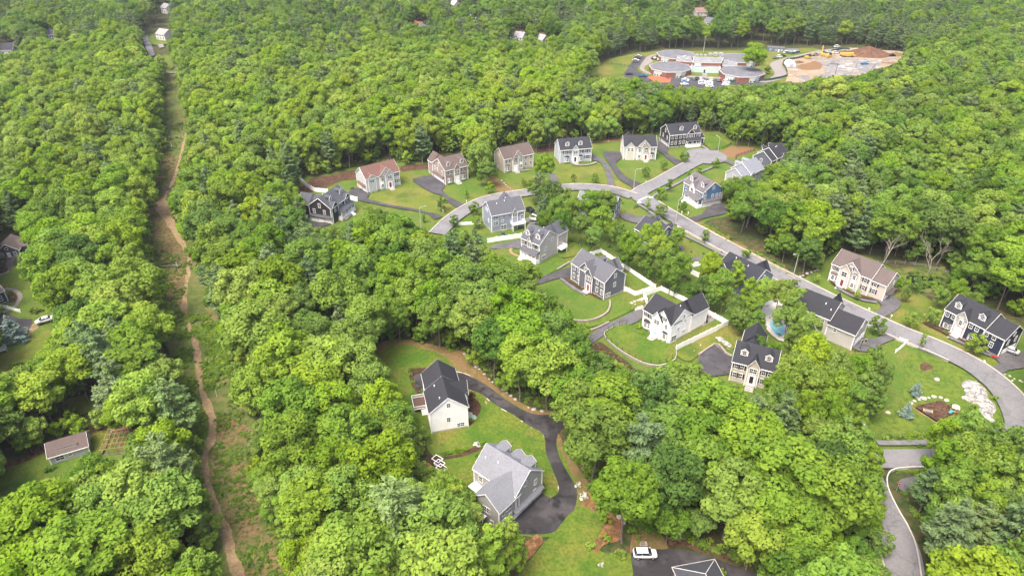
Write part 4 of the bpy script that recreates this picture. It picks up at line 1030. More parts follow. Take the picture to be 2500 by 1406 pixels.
h = House('white_house', 'long white house with black roof and a plain white gable end in the south clearing', P(1142.9, 1042), P(1142.9, 1042) + (P(1126.4, 942, 6.4) - P(1142, 993, 6.4)) * 1.0, 8.6, (0.82, 0.815, 0.81), (0.028, 0.029, 0.035), eave=6.4, rise=3.5)
h.win('l', .5, 7.0, .75, 1.15); h.win('l', .52, 2.7, .75, 1.25); h.win('l', .2, .7, .75, 1.1, pair=True)
h.ext('r', 7.0, 7.8, 6.2, 3.3, .4); h.gable(.62, .98, .9, 2.6, window='pair'); h.wins('f', (.1, .3, .5)); h.door(.45 * h.L, M['white']); h.wins('b', (.2, .5, .8))
h.vents([(.85, .75), (.2, .7)]); h.done()
WHITE = h

R0, R1 = P(1190, 1084.3, 10.2), P(1292.4, 1147.3, 10.2)
dv = (R1 - R0).normalized(); nrm = Vector((dv.y, -dv.x, 0))
a0 = P(1157.9, 1139.8, 6.6); half = max(4.2, (a0 - R0).dot(nrm))
A = R0 + nrm * half; A.z = 0
h = House('grey_house', 'grey house with pale silver roof beside the dark parking court in the south clearing', A, A + dv * (R1 - R0).length, half * 2, (0.335, 0.335, 0.320), (0.165, 0.17, 0.188), eave=6.8, rise=3.5)
e = P(1224, 1233.7, 6.4)
inv = Matrix.Rotation(-h.rz, 3, 'Z')
loc = inv @ (e - A)
pr = max(5.0, -loc.y); wl = h.L - 0.05
w0 = inv @ (P(1172.8, 1195, 6.4) - A)
h.block(max(2.0, w0.x), wl, -pr, 1.0, 6.4, 2.6, 'y', .5, (True, False))
cx = (max(2.0, w0.x) + wl) / 2
sl = 2.6 / (wl - cx); up = [(cx - (wl - cx), 6.42), (cx, 9.02), (wl, 6.42)]
h.r.prism(up + [(p[0], p[1] + .15) for p in up[::-1]], 0, 2.6 / h.slope - .3, 'y')
h.dormer(.20, back=True, w=2.2, y0=.9); h.dormer(.80, back=True, w=2.2, y0=.9); h.dormer(.5, back=True, w=2.6, y0=.3, h=1.3)
h.vents([(.12, .25), (.4, .3)])
h.win('f', .16, 4.0); h.win('f', .08, 1.6)
for yy, zz in ((.75, 4.6), (.72, 1.9), (.35, 6.9)): h.win('r', yy, zz, .75, 1.2)
for yy, zz, pp in ((-.25, 4.6, True), (-.45, 4.4, False), (-.20, 1.9, False), (-.45, 1.9, False)): h.win('r', yy, zz, .75, 1.2, pair=pp)
h.garage('r', (.1, .45, .8), 2.5, 1.0 + 1.0)
h.win('f', cx / h.L, 3.9, .8, 1.4, pair=True, off=pr); h.win('f', cx / h.L + .12, .9, .8, 1.4, off=pr)
MB().box(-1.2, 1.2, -1.3, 0, 2.6, 2.75).box(-1.1, -.95, -1.2, -1.05, 0, 2.6).box(.95, 1.1, -1.2, -1.05, 0, 2.6).build('side_porch', M['white'], h.root, (cx - 1.2, -pr, 0))
h.wins('b', (.2, .5, .8)); h.done()
GREY = h

# --- houses along the long street
h = House.ridge('colonial_house', 'slate-blue house with navy roof seen from its back, partly behind garden trees', (1782, 615.5), (1869, 658), 9.4, (0.18, 0.20, 0.245), (0.026, 0.028, 0.037))
h.wing(.55, .85, 1.2); h.win('r', .5, 6.4, .7, 1.1); h.wins('r', (.25, .75), (1.5, 4.1)); h.wins('f', (.15, .35, .6, .85)); h.gable(.05, .4, 1.2, 2.6, window='two'); h.vents([(.25, .4), (.62, .35), (.92, .12)]); h.done()

h = House.ridge('colonial_house', 'pale grey house with black roof and a lower garage wing, backing onto the street', (1967.3, 705), (2051.8, 737.8), 9.4, (0.40, 0.38, 0.37), (0.025, 0.026, 0.031))
h.ext('r', 7.4, 8.2, 5.2, 2.9, -.6); h.win('r', .4, 5.4, .6, .9, x0=7.4); h.garage('r', (.25, .62), 2.5, 2.2, False, 7.4)
h.gable(.3, .55, .2, 1.2, window='none') if False else None
h.wing(.62, .9, 1.0); h.win('f', .52, 4.2, .7, 1.0); h.win('f', .78, 4.0, .8, 1.2, pair=True); h.wins('f', (.15, .3, .6)); h.win('f', 1.22, 3.4, .7, 1.2, off=.6); h.vents([(.7, .3), (.9, .2)]); h.done()

h = House('colonial_house', 'beige colonial house with brown roof and wine-red door beside the looping drive', (2021.5, 685), (2114, 723.5), 9.0, (0.46, 0.41, 0.36), (0.098, 0.078, 0.073))
h.L0 = h.L
h.ext('r', 4.6, 8.0, 5.9, 2.9, .3); h.gable(.22, .74, .3, 3.0, window='none'); h.gable(.24, .50, .8, 1.9, window='none', door=M['door_wine']); h.win('f', .37, 3.9, 1.6, 1.5, off=.8)
h.bay(.62, .9, 2.0, 2); h.bay(.11, .9, 2.2); h.win('f', .6, 6.7, .7, 1.0, shut=True, off=.3); h.wins('f', (.07, .17), (4.3,), shut=True); h.wins('f', (.88,), (1.7, 4.3), shut=True); h.wins('f', (1.12,), (1.7, 4.1), shut=True, off=-.3)
h.garage('r', (.35, .72), 2.4, 2.0, True, 4.6); h.win('r', .6, 4.4, .6, .9, x0=4.6); h.wins('l', (.3, .7)); h.done()

h = House('colonial_house', 'navy colonial house with pale stone entrance gable and two dormers by the long street', (2292.5, 799), (2386, 848), 9.0, (0.028, 0.035, 0.062), (0.027, 0.028, 0.034))
h.ext('r', 5.2, 8.2, 5.9, 2.9, .3); h.dormer(.2, y0=1.2); h.dormer(.8, y0=1.2); h.gable(.31, .60, .6, 2.1, M['fstone'], 'single', wz=4.1, door=M['cream'])
h.wins('f', (.08, .23, .68, .83), (4.3,)); h.bay(.16, .7, 2.2, 1, h.mat); h.bay(.80, .7, 2.2, 1, h.mat); h.wins('f', (1.06, 1.24), (1.8, 4.2), off=-.3)
h.garage('r', (.3, .7), 2.5, 2.0, False, 5.2); h.wins('r', (.3, .7), (3.3,), x0=5.2); h.win('r', .5, 5.6, .7, 1.1, x0=5.2); h.wins('l', (.3, .7)); h.done()

h = House.ridge('colonial_house', 'navy-blue house with black roof beside the long street, mostly behind bright maples', (1577, 526.8), (1630.4, 552.4), 9.2, (0.11, 0.135, 0.19), (0.040, 0.041, 0.050))
h.dormer(.25, back=True); h.dormer(.85, back=True); h.win('r', .5, 6.5, .8, 1.2); h.win('r', .2, 3.6, .7, 1.1, pair=True); h.wins('f', (.2, .5, .8)); h.wins('r', (.8,)); h.done()

h = House.ridge('colonial_house', 'dark grey house almost hidden behind trees at the street junction', (1418, 466), (1510, 480), 9.0, (0.12, 0.12, 0.13), (0.15, 0.155, 0.17), eave=5.8, rise=3.0)
h.wins('f', (.2, .5, .8)); h.wins('r', (.3, .7)); h.block(h.L * .72, h.L * 1.0, -3.0, .5, 3.4, 1.6, 'y', .3); h.done()

# --- west edge
h = House('garden_cottage', 'small navy garden cottage with brown roof and a round gable window', (52, 627), (66, 603), 6.4, (0.06, 0.075, 0.13), (0.12, 0.095, 0.085), eave=2.8, rise=2.4, cat='cottage', group=None)
h.win('l', .2, 1.0, .8, 1.1); h.win('l', .8, 1.0, .8, 1.1)
MB().box(-.55, .55, -.06, .02, .15, 2.2).build('double_door', M['white'], h.root, (0, .5 * h.D, 0), -math.pi / 2)
o = MB().tube([(0, -.05, 0), (0, .03, 0)], .55, 16).build('round_window', M['white'], h.root, (0, h.D * .5, 3.55), -math.pi / 2)
MB().tube([(0, -.07, 0), (0, .0, 0)], .38, 16).build('pane', M['glass'], o)
h.gable(.35, .95, 2.4, 1.5, window='none', eave=2.78); h.chimney(.1, .8); h.done()

h = House('navy_house', 'corner of a navy house with brown roof cut by the left edge of the photo', (-70, 778), (21, 737), 8.0, (0.035, 0.05, 0.115), (0.12, 0.095, 0.085), eave=4.2, rise=2.6, group=None)
h.win('r', .4, 1.3); h.wins('f', (.3, .6, .85), (1.3,)); h.done()

h = House('garden_shed', 'grey garden shed with brown roof and a dormer strip beside the wood', (128, 1136), (222, 1108), 5.0, (0.40, 0.41, 0.43), (0.10, 0.075, 0.07), eave=2.7, rise=1.7, cat='shed', group=None, base=.2)
h.win('f', .52, 1.3, .6, .8); MB().box(-1.7, 1.7, .45, 1.2, 3.0, 3.55).build('clerestory', M['white'], h.root, (h.L * .53, 0, 0)); MB().box(-1.8, 1.8, .35, 1.6, 3.55, 3.65).build('clerestory_roof', h.rmat, h.root, (h.L * .53, 0, 0))
h.win('f', .25, .9, 1.6, 1.2); h.done()

# --- bottom house: hip roof with white ridge caps
def hip(x0, x1, y0, y1, e, z, roof, caps):
    m = min(x1 - x0, y1 - y0) / 2
    if x1 - x0 > y1 - y0: r0, r1 = (x0 + m, (y0 + y1) / 2, z), (x1 - m, (y0 + y1) / 2, z)
    else: r0, r1 = ((x0 + x1) / 2, y0 + m, z), ((x0 + x1) / 2, y1 - m, z)
    c = [(x0, y0, e), (x1, y0, e), (x1, y1, e), (x0, y1, e)]
    if x1 - x0 > y1 - y0: fs = [(0, 1, 5, 4), (1, 2, 5), (2, 3, 4, 5), (3, 0, 4)]; ed = [(0, 4), (3, 4), (1, 5), (2, 5), (4, 5)]
    else: fs = [(0, 1, 4), (1, 2, 5, 4), (2, 3, 5), (3, 0, 4, 5)]; ed = [(0, 4), (1, 4), (2, 5), (3, 5), (4, 5)]
    roof.add(c + [r0, r1], fs + [(3, 2, 1, 0)])
    v = c + [r0, r1]
    for a, b in ed: caps.tube([v[a], v[b]], .07, 5)
    for i in range(4): caps.tube([c[i], c[(i + 1) % 4]], .075, 4)
o0 = P(1648, 1386, 6.0); o1 = P(1734, 1370, 6.0)
rz = math.atan2((o1 - o0).y, (o1 - o0).x)
root = empty('hip_roofed_house', (o0.x, o0.y, 0), rz, 'house with dark hip roof and pale ridge caps at the bottom edge', 'house')
Lh = (o1 - o0).length + 1.0
rr, cc, ww = MB(), MB(), MB()
hip(-.5, Lh, -9.0, .3, 6.0, 8.6, rr, cc); hip(-5.5, .6, -10, -1.8, 5.2, 7.0, rr, cc)
ww.box(0, Lh - .5, -8.6, -.1, 0, 6.0); ww.box(-5.1, 0, -9.6, -2.2, 0, 5.2)
ww.build('wall', sid((0.42, 0.385, 0.375)), root); rr.build('roof', rof((0.045,0.048,0.058)), root); cc.build('ridge_cap', M['pale_concrete'], root)
for x in (1.5, Lh / 2, Lh - 2):
    link('window', win_both(.85, 1.4), root, None, (x, -.1, 3.8), math.pi)

# --- far houses between the trees
FAR = [('large white house with dark roof at the upper left edge', (-14, 106), (34, 105), 10, (0.72, 0.72, 0.74), DK, 6.2, 3.4),
       ('distant house with slate roof behind trees, right of the large white one', (117, 72), (136, 71), 8, (0.6, 0.6, 0.62), (0.10, 0.11, 0.14), 5.5, 3.0),
       ('small distant white house at the head of the far street', (390, 70), (411, 73), 9, (0.62, 0.62, 0.63), (0.24, 0.23, 0.23), 5.0, 2.6),
       ('distant pale house above the far street, near the top edge', (400, 8), (414, 10), 8, (0.7, 0.68, 0.66), (0.2, 0.19, 0.2), 5.2, 2.6),
       ('distant white house with red roof among the trees', (1012, 51), (1029, 55), 8.5, (0.74, 0.73, 0.72), (0.24, 0.08, 0.06), 5.4, 3.0),
       ('distant white house with pale roof and chimney', (1260, 77), (1281, 79), 8.5, (0.74, 0.74, 0.75), (0.24, 0.24, 0.26), 5.4, 2.8),
       ('distant house with dark roof and one dormer', (1247, 91), (1262, 90), 8, (0.5, 0.5, 0.52), DK, 4.6, 2.8),
       ('distant white gable beside a pinkish tree', (1318, 83), (1334, 86), 8.5, (0.76, 0.76, 0.76), (0.25, 0.24, 0.25), 5.4, 2.8),
       ('distant white house near the top edge of the photo', (1104, 1), (1116, 3), 8, (0.74, 0.74, 0.75), (0.35, 0.35, 0.36), 5.2, 2.8),
       ('distant pale house just below the top edge', (1156, 26), (1170, 28), 8, (0.7, 0.7, 0.72), (0.3, 0.3, 0.32), 5.2, 2.6),
       ('distant low house with brown roof above the school', (1696, 20), (1723, 19), 9, (0.6, 0.56, 0.52), (0.20, 0.12, 0.10), 3.8, 2.4),
       ('distant house with slate roof just above the school', (1726, 42), (1747, 45), 9, (0.68, 0.68, 0.70), (0.10, 0.105, 0.13), 5.0, 3.0),
       ('distant white house among the trees right of the building site', (2244, 43), (2256, 44), 8, (0.76, 0.76, 0.77), (0.4, 0.4, 0.42), 5.0, 2.4),
       ('distant white house at the upper right among the trees', (2284, 42), (2297, 45), 8, (0.76, 0.76, 0.77), (0.4, 0.4, 0.42), 5.0, 2.4)]
for lab, r0, r1, D, wc, rc, ev, rs_ in FAR:
    h = House.ridge('distant_house', lab, r0, r1, D, wc, rc, ev, rs_, group='distant houses among the trees')
    h.wins('f', (.2, .5, .8), (1.3, 3.6) if ev > 4.5 else (1.3,), w=1.0); h.win('r', .5, 3.2); h.win('l', .5, 3.2)
    if 'chimney' in lab: h.chimney(.8, .5)
    if 'dormer' in lab: h.dormer(.6)
    h.done()
# ================================================================ SCHOOL
def octagon(c, R, rot):
    return [(c.x + R * math.cos(rot + k * math.pi / 4), c.y + R * math.sin(rot + k * math.pi / 4)) for k in range(8)]

sp = P(1640, 176)
school = empty('school', (sp.x, sp.y, 0), 0, 'low brick school of four octagonal wings round a glazed centre block', 'school')
def sloc(p): return (p[0] - sp.x, p[1] - sp.y)
for i, (u, v, R) in enumerate([(1650.5, 132.6, 12.6), (1636.5, 163.5, 13.0), (1811, 174.5, 13.4), (1806.5, 141.5, 12.6)]):
    c = P(u, v, 4.2)
    oc = [sloc(p) for p in octagon(c, R, math.pi / 8)]
    cx, cy = sloc((c.x, c.y))
    w = MB(); w.prism(oc, 0, 3.7, 'z'); wo = w.build('octagon_wall', M['brick'], school)
    r = MB()
    top = [(cx + (x - cx) * 1.0, cy + (y - cy) * 1.0, 4.1) for x, y in oc]
    r.add(top + [(cx, cy, 4.75)], [(k, (k + 1) % 8, 8) for k in range(8)]); r.prism(oc, 3.7, 4.09, 'z')
    r.build('octagon_roof', M['tar_roof'], school)
    f = MB(); out = [(cx + (x - cx) * 1.02, cy + (y - cy) * 1.02) for x, y in oc]
    for k in range(8):
        a, b, a2, b2 = oc[k], oc[(k + 1) % 8], out[k], out[(k + 1) % 8]
        f.add([(*a, 3.6), (*a2, 3.6), (*b2, 3.6), (*b, 3.6), (*a, 4.17), (*a2, 4.17), (*b2, 4.17), (*b, 4.17)], [(3, 2, 1, 0), (4, 5, 6, 7), (1, 2, 6, 5), (0, 4, 7, 3)])
    f.build('octagon_fascia', M['pale_concrete'], school)
    for k in (4, 5, 6, 7):
        a, b = Vector((*oc[k], 0)), Vector((*oc[(k + 1) % 8], 0))
        d = (b - a); l = d.length; an = math.atan2(d.y, d.x)
        if d.x < 0: continue
        spans = {4: ((.15, .75),), 5: ((.62, 1.0),), 6: ((0.0, .42),), 7: ((.2, .8),)}.get(k, ())
        for s0, s1 in spans:
            p = a + d * ((s0 + s1) / 2); hw = l * (s1 - s0) / 2
            wm = MB(); wm.box(-hw, hw, -.12, .0, .25, 3.4)
            q = wm.build('window_wall', M['panel'], school, (p.x, p.y, 0), an)
            gm = MB()
            nn = max(2, int(hw * 2 / 1.5))
            for j in range(nn):
                x = -hw + (j + .5) * hw * 2 / nn
                gm.box(x - .4, x + .4, -.16, -.1, .9, 1.7)
            gm.box(hw - .55, hw - .1, -.16, -.1, .3, 2.6)
            gm.build('pane', M['glass'], q)
def srect(name, px, z0, z1, mat, zref=None):
    pts = [sloc(P(u, v, z1 if zref is None else zref)) for u, v in Z(1520, 90, 6.944, px)]
    area = sum(pts[i][0] * pts[(i + 1) % len(pts)][1] - pts[(i + 1) % len(pts)][0] * pts[i][1] for i in range(len(pts)))
    if area < 0: pts = pts[::-1]
    m = MB(); m.prism(pts, z0, z1, 'z')
    return m.build(name, mat, school), pts
def cap(name, pts, z, mat):
    c = Vector((sum(p[0] for p in pts) / len(pts), sum(p[1] for p in pts) / len(pts)))
    m = MB(); m.prism([(c.x + (p[0] - c.x) * 1.02, c.y + (p[1] - c.y) * 1.02) for p in pts], z + .004, z + .28, 'z')
    o = m.build(name + '_coping', M['pale_concrete'], school)
    m = MB(); m.prism([(c.x + (p[0] - c.x) * .98, c.y + (p[1] - c.y) * .98) for p in pts], z + .20, z + .30, 'z')
    m.build(name + '_roof', mat, school)
o, p = srect('centre_block', [(1200, 350), (1710, 360), (1670, 455), (1190, 445)], 0, 5.5, M['brick']); cap('centre_block', p, 5.5, M['pale_roof'])
o, p = srect('link_block', [(940, 330), (1150, 350), (1190, 440), (905, 420)], 0, 4.6, M['brick']); cap('link_block', p, 4.6, M['pale_roof'])
o, p = srect('link_block', [(1720, 400), (1940, 420), (1940, 500), (1690, 510), (1690, 470)], 0, 3.8, M['brick']); cap('link_block', p, 3.8, M['pale_roof'])
o, p = srect('entrance_block', [(1150, 500), (1660, 525), (1660, 470), (1190, 445)], 0, 3.6, M['brick'], 4.3); cap('entrance_block', p, 3.6, M['pale_roof'])
a, b = Vector((*sloc(P(*Z(1520, 90, 6.944, [(1165, 501)])[0], 4.3)), 0)), Vector((*sloc(P(*Z(1520, 90, 6.944, [(1650, 524.5)])[0], 4.3)), 0))
d = b - a; an = math.atan2(d.y, d.x)
gl = MB(); gl.box(0, d.length, -.3, .3, .2, 3.3); q = gl.build('entrance_glazing', M['teal'], school, (a.x, a.y, 0), an)
pn = MB()
for j in range(16):
    x = (j + .5) * d.length / 16; pn.box(x - .45, x + .45, -.36, -.29, .35, .8)
pn.box(d.length * .45, d.length * .51, -.36, -.29, .2, 2.6); pn.build('pane', M['glass'], q)
fb = MB(); fb.box(-.4, d.length + .4, -.35, .5, 3.31, 3.75); fb.build('entrance_fascia', M['pale_concrete'], school, (a.x, a.y, 0), an)
for u0, u1 in ((1222, 1335), (1505, 1620)):
    a, b = Vector((*sloc(P(*Z(1520, 90, 6.944, [(u0, 446)])[0], 5.5)), 0)), Vector((*sloc(P(*Z(1520, 90, 6.944, [(u1, 451)])[0], 5.5)), 0))
    d = b - a
    MB().box(0, d.length, -.35, .1, 3.75, 5.3).build('clerestory_glazing', M['teal'], school, (a.x, a.y, 0), math.atan2(d.y, d.x))
for u, v, s_ in [(1010, 360, 1.2), (1060, 340, 1), (1100, 400, 1.3), (960, 390, 1), (1480, 332, 1.2), (1570, 335, 1.5), (1665, 338, 1.5), (1260, 340, .9), (1330, 342, .9), (1400, 345, .9), (1780, 395, .8), (1120, 360, 1)]:
    q = sloc(P(*Z(1520, 90, 6.944, [(u, v)])[0], 5.2))
    z = 5.75 if u > 1200 and u < 1720 else (4.88 if u < 1200 else 4.08)
    MB().box(-s_, s_, -s_ * .7, s_ * .7, 0, s_).box(-s_ * .5, s_ * .5, -s_ * .5, s_ * .5, s_, s_ * 1.25).build('roof_unit', M['metal'], school, (q[0], q[1], z))

# the school's flagpole
p = P(*Z(1520, 90, 6.944, [(1365, 285)])[0])
fp = empty('flagpole', p, 0, 'tall pale flagpole standing behind the school', 'flagpole')
MB().tube([(0, 0, 0), (0, 0, 11)], [.16, .07], 8).build('pole', M['pole'], fp); MB().lathe([(.02, 11), (.16, 11.1), (.02, 11.3)], 8).build('finial', M['metal'], fp)
MB().tube([(0, 0, 10.6), (2.2, 0, 12.8)], [.05, .03], 5).build('halyard_arm', M['pole'], fp)
# ================================================================ FENCES, WALLS, ROCKS
def white_fence(label, px, h=1.8, name='white_fence', mat=None, gap=2.4, group='white vinyl fences', posts=True, world=None):
    pts = [P(u, v) for u, v in px] if world is None else world
    root = empty(name, pts[0], 0, label, 'fence', group)
    mat = mat or M['vinyl']
    o = pts[0]
    done = set()
    for a, b in zip(pts[:-1], pts[1:]):
        d = b - a; l = d.length; an = math.atan2(d.y, d.x)
        m = MB(); m.box(0, l, -.03, .03, .08, h - .12); m.box(0, l, -.05, .05, h - .14, h); m.box(0, l, -.05, .05, .05, .2)
        for i in range(int(l / .3)): m.box(i * .3, i * .3 + .02, -.036, .036, .2, h - .14)
        m.build('panel', mat, root, a - o, an)
        n = max(1, round(l / gap))
        for i in range(n + 1):
            q = a + d * (i / n) - o
            k = (round(q.x, 1), round(q.y, 1))
            if k in done or not posts: continue
            done.add(k)
            link('post', mesh_once(('fp', h, mat.name), lambda: MB().box(-.08, .08, -.08, .08, 0, h + .1).prism([(-.11, h + .1), (.11, h + .1), (0, h + .24)], -.11, .11, 'y').mesh('post', mat, True)), root, None, q, an)
    return root

def rail_fence(name, label, px, h, mat, bars, gap=2.5, t=.05, cat='fence', sub=1, fill=None):
    pts = smooth([P(u, v) for u, v in px], sub, False) if sub > 1 else [P(u, v) for u, v in px]
    root = empty(name, pts[0], 0, label, cat)
    o = pts[0]; m = MB()
    for a, b in zip(pts[:-1], pts[1:]):
        for z in bars: m.tube([a - o + Vector((0, 0, z)), b - o + Vector((0, 0, z))], t, 4)
        if fill:
            d = b - a; n = int(d.length / fill)
            for i in range(n):
                q = a + d * (i / max(1, n)) - o; m.box(q.x - .015, q.x + .015, q.y - .015, q.y + .015, .05, h)
    m.build('rail', mat, root)
    dist = 0.0
    for i, (a, b) in enumerate(zip(pts[:-1], pts[1:])):
        l = (b - a).length; k = dist
        while k < l:
            q = a + (b - a) * (k / l) - o
            link('post', mesh_once(('rp', h, mat.name, t), lambda: MB().box(-t * 1.6, t * 1.6, -t * 1.6, t * 1.6, 0, h + .08).mesh('post', mat, True)), root, None, q, math.atan2((b - a).y, (b - a).x))
            k += gap
        dist = k - l
    return root

def wall_line(name, label, px, h, th, mat, cat='wall', sub=4, capm=None, z0=0.0, group=None):
    pts = smooth([P(u, v) for u, v in px], sub, False)
    a, b = offset_line(pts, th / 2), offset_line(pts, -th / 2)
    n = len(pts); m = MB()
    o = pts[0]
    rows = [[(q.x - o.x, q.y - o.y, -.1) for q in b], [(q.x - o.x, q.y - o.y, h + noise.noise(q * .6) * .06) for q in b], [(q.x - o.x, q.y - o.y, h + noise.noise(q * .6) * .06) for q in a], [(q.x - o.x, q.y - o.y, -.1) for q in a]]
    fs = []
    for k in range(3): fs += [(k * n + i, k * n + i + 1, (k + 1) * n + i + 1, (k + 1) * n + i) for i in range(n - 1)]
    fs += [(0, n, 2 * n, 3 * n), (4 * n - 1, 3 * n - 1, 2 * n - 1, n - 1)]
    m.add(sum(rows, []), fs)
    ob = m.build(name, mat, None, o)
    return tag(ob, label, cat, group)

white_fence('white vinyl fence round the fenced lawn beside the dark slate house', Z(1150, 480, 3.70, [(1030, 560), (1172, 513), (1662, 842), (1480, 903), (1365, 842)]))
white_fence('white vinyl fence enclosing the yard of the white house with black shutters', Z(1380, 600, 3.515, [(700, 500), (668, 440), (820, 392), (1010, 482), (1390, 688), (950, 903)]), 1.9)
white_fence('white vinyl fence between the slate-blue house and the pale taupe house', Z(1150, 480, 3.70, [(150, 420), (230, 405), (455, 372)]))
white_fence('low white picket fence beside the slate-blue house by the street', Z(700, 300, 4.135, [(1735, 1035), (1960, 1022)]), 1.2, 'picket_fence')
white_fence('white vinyl fence running along the wood edge behind the black two-dormer house', Z(700, 300, 4.135, [(132, 580), (200, 650), (280, 695), (420, 712)]))
white_fence('short white fence panel beside the drive of the red-brown-roofed house', Z(700, 300, 4.135, [(632, 775), (716, 795)]), 1.9)
white_fence('white vinyl fence behind the trampoline near the parked black car', Z(1150, 480, 3.70, [(475, 245), (530, 225), (610, 235), (740, 250), (832, 300)]))
white_fence('white vinyl fence half covered by trees next to the street-side driveway', Z(1640, 560, 7.03, [(660, 590), (400, 640), (275, 660), (330, 770), (460, 830)]), 1.8)
white_fence('white vinyl fence behind the swimming pool, half covered by trees', Z(1380, 600, 3.515, [(1640, 560), (1740, 520), (1850, 485), (1960, 555)]), 1.8)
white_fence('low white angled fence at the mouth of the street driveway', Z(1880, 560, 3.195, [(1005, 868), (1065, 888), (1020, 930), (975, 965)]), 1.1, 'picket_fence')
white_fence('white picket fence by the garden path at the left edge', Z(0, 560, 4.133, [(25, 800), (95, 812), (150, 830), (215, 845)]), 1.3, 'picket_fence')
rail_fence('guard_rail', 'timber guard rail along the wooded side of the long street', [(1705, 552), (1725, 562), (1790, 598), (1850, 634), (1905, 661), (1940, 684)], .75, M['rail_wood'], (.45, .68), 2.4, .10, 'guard rail')
rail_fence('garden_fence', 'thin black metal fence round the oval raised lawn', Z(1380, 600, 3.515, [(525, 690), (440, 705), (350, 760), (335, 800), (400, 860), (500, 930), (640, 1005), (750, 1036), (850, 1025), (930, 985)]), 1.15 + .9, M['black'], (.95, 2.0), 2.2, .025)
rail_fence('wire_fence', 'wire and post fence at the wood edge behind the marsh', Z(1880, 560, 3.195, [(760, 265), (860, 275), (960, 268), (1080, 275), (1200, 300), (1330, 330), (1390, 355)]), 1.3, M['grey_wood'], (.5, .9, 1.25), 3.0, .035)
rail_fence('garden_fence', 'dark garden fence along the hedge behind the dark lawn', [(1712, 350), (1735, 372), (1770, 362), (1788, 352)], 1.2, M['black'], (.3, 1.1), 2.2, .03, fill=.25)
rail_fence('garden_fence', 'dark fence round the small lawn beside the red soil patch', [(1797, 394), (1796, 384), (1845, 368)], 1.3, M['black'], (.3, 1.2), 2.2, .03, fill=.25)
rail_fence('chain_link_fence', 'dark chain link fence crossing the lawn left of the school', Z(1400, 80, 2.976, [(250, 232), (330, 245), (400, 258), (450, 268)]), 1.8, M['green_mesh'], (.1, .9, 1.75), 3.0, .06, fill=.4)

wall_line('retaining_wall', 'curved block retaining wall below the lawn of the dark slate house', Z(1150, 480, 3.70, [(1252, 955), (1252, 1010), (1220, 1070), (1140, 1115), (1040, 1140), (930, 1135), (900, 1125)]), 1.0, .5, M['blockwall'], group='block retaining walls')
wall_line('retaining_wall', 'straight block retaining wall beside the drive of the white house', Z(1150, 480, 3.70, [(1060, 1225), (1140, 1195), (1245, 1145)]), .7, .5, M['blockwall'], group='block retaining walls')
wall_line('retaining_wall', 'block retaining wall at the back of the dark court of the beige house', Z(1380, 600, 3.515, [(1145, 950), (1280, 858), (1340, 890), (1370, 930), (1430, 962)]), .9, .45, M['blockwall'], sub=2, group='block retaining walls')
wall_line('retaining_wall', 'low block edging wall above the driveway of the dark slate house', Z(1150, 480, 3.70, [(780, 668), (850, 625), (900, 598)]), .7, .5, M['blockwall'], group='block retaining walls')
wall_line('stone_wall', 'tumbled pale stone wall crossing the grassy corridor by the dirt path', [(383, 651), (400, 652), (420, 650), (442, 651)], .5, .7, M['wall_stone'], group='field stone walls')
wall_line('stone_wall', 'short grey stone wall across the corridor near the upper path fork', [(400, 464), (412, 463), (424, 461)], .5, .7, M['wall_stone'], group='field stone walls')
wall_line('path_edging', 'pale curb edging along the outer bend of the driveway in the south clearing', Z(880, 820, 2.929, [(690, 258), (780, 285), (880, 345)]), .18, .25, M['pale_concrete'], 'kerb')
wall_line('path_edging', 'pale curb edging between the lawn and the driveway in the south clearing', Z(880, 820, 2.929, [(770, 385), (870, 425), (960, 495), (1100, 575), (1200, 645), (1285, 690), (1318, 750), (1325, 830), (1368, 950), (1408, 1050), (1412, 1120), (1360, 1155)]), .16, .22, M['pale_concrete'], 'kerb')
wall_line('garden_edging', 'thin curved bark edging on the lawn right of the long white house', Z(880, 820, 2.929, [(840, 405), (885, 450), (905, 520), (900, 600), (870, 672)]), .15, .4, M['wood'], 'edging')

# the oval raised lawn in front of the white house, held by a curved wall
rp = smooth([P(u, v) for u, v in Z(1380, 600, 3.515, [(330, 775), (370, 735), (450, 702), (545, 690), (570, 750), (650, 808), (760, 838), (890, 858), (945, 890), (945, 985), (860, 1035), (760, 1044), (640, 1012), (500, 935), (380, 845)])], 4)
rp = rp if sum(rp[i].x * rp[(i + 1) % len(rp)].y - rp[(i + 1) % len(rp)].x * rp[i].y for i in range(len(rp))) > 0 else rp[::-1]
cc = sum(rp, Vector()) / len(rp)
m = MB(); n = len(rp)
m.add([(p.x, p.y, -.1) for p in rp] + [(p.x, p.y, .85) for p in rp], [(i, (i + 1) % n, n + (i + 1) % n, n + i) for i in range(n)])
tag(m.build('raised_lawn_wall', M['blockwall']), kind='structure')
inn = [cc + (p - cc) * .985 for p in rp]
m = MB(); m.add([(p.x, p.y, .85) for p in rp] + [(p.x, p.y, .92) for p in inn], [(i, (i + 1) % n, n + (i + 1) % n, n + i) for i in range(n)]); tag(m.build('raised_lawn_coping', M['pale_concrete']), kind='structure')
m = MB(); m.add([(p.x, p.y, .90) for p in inn], [tuple(range(n))]); ol = m.build('raised_lawn', M['lawn_lush']); tag(ol, kind='structure')

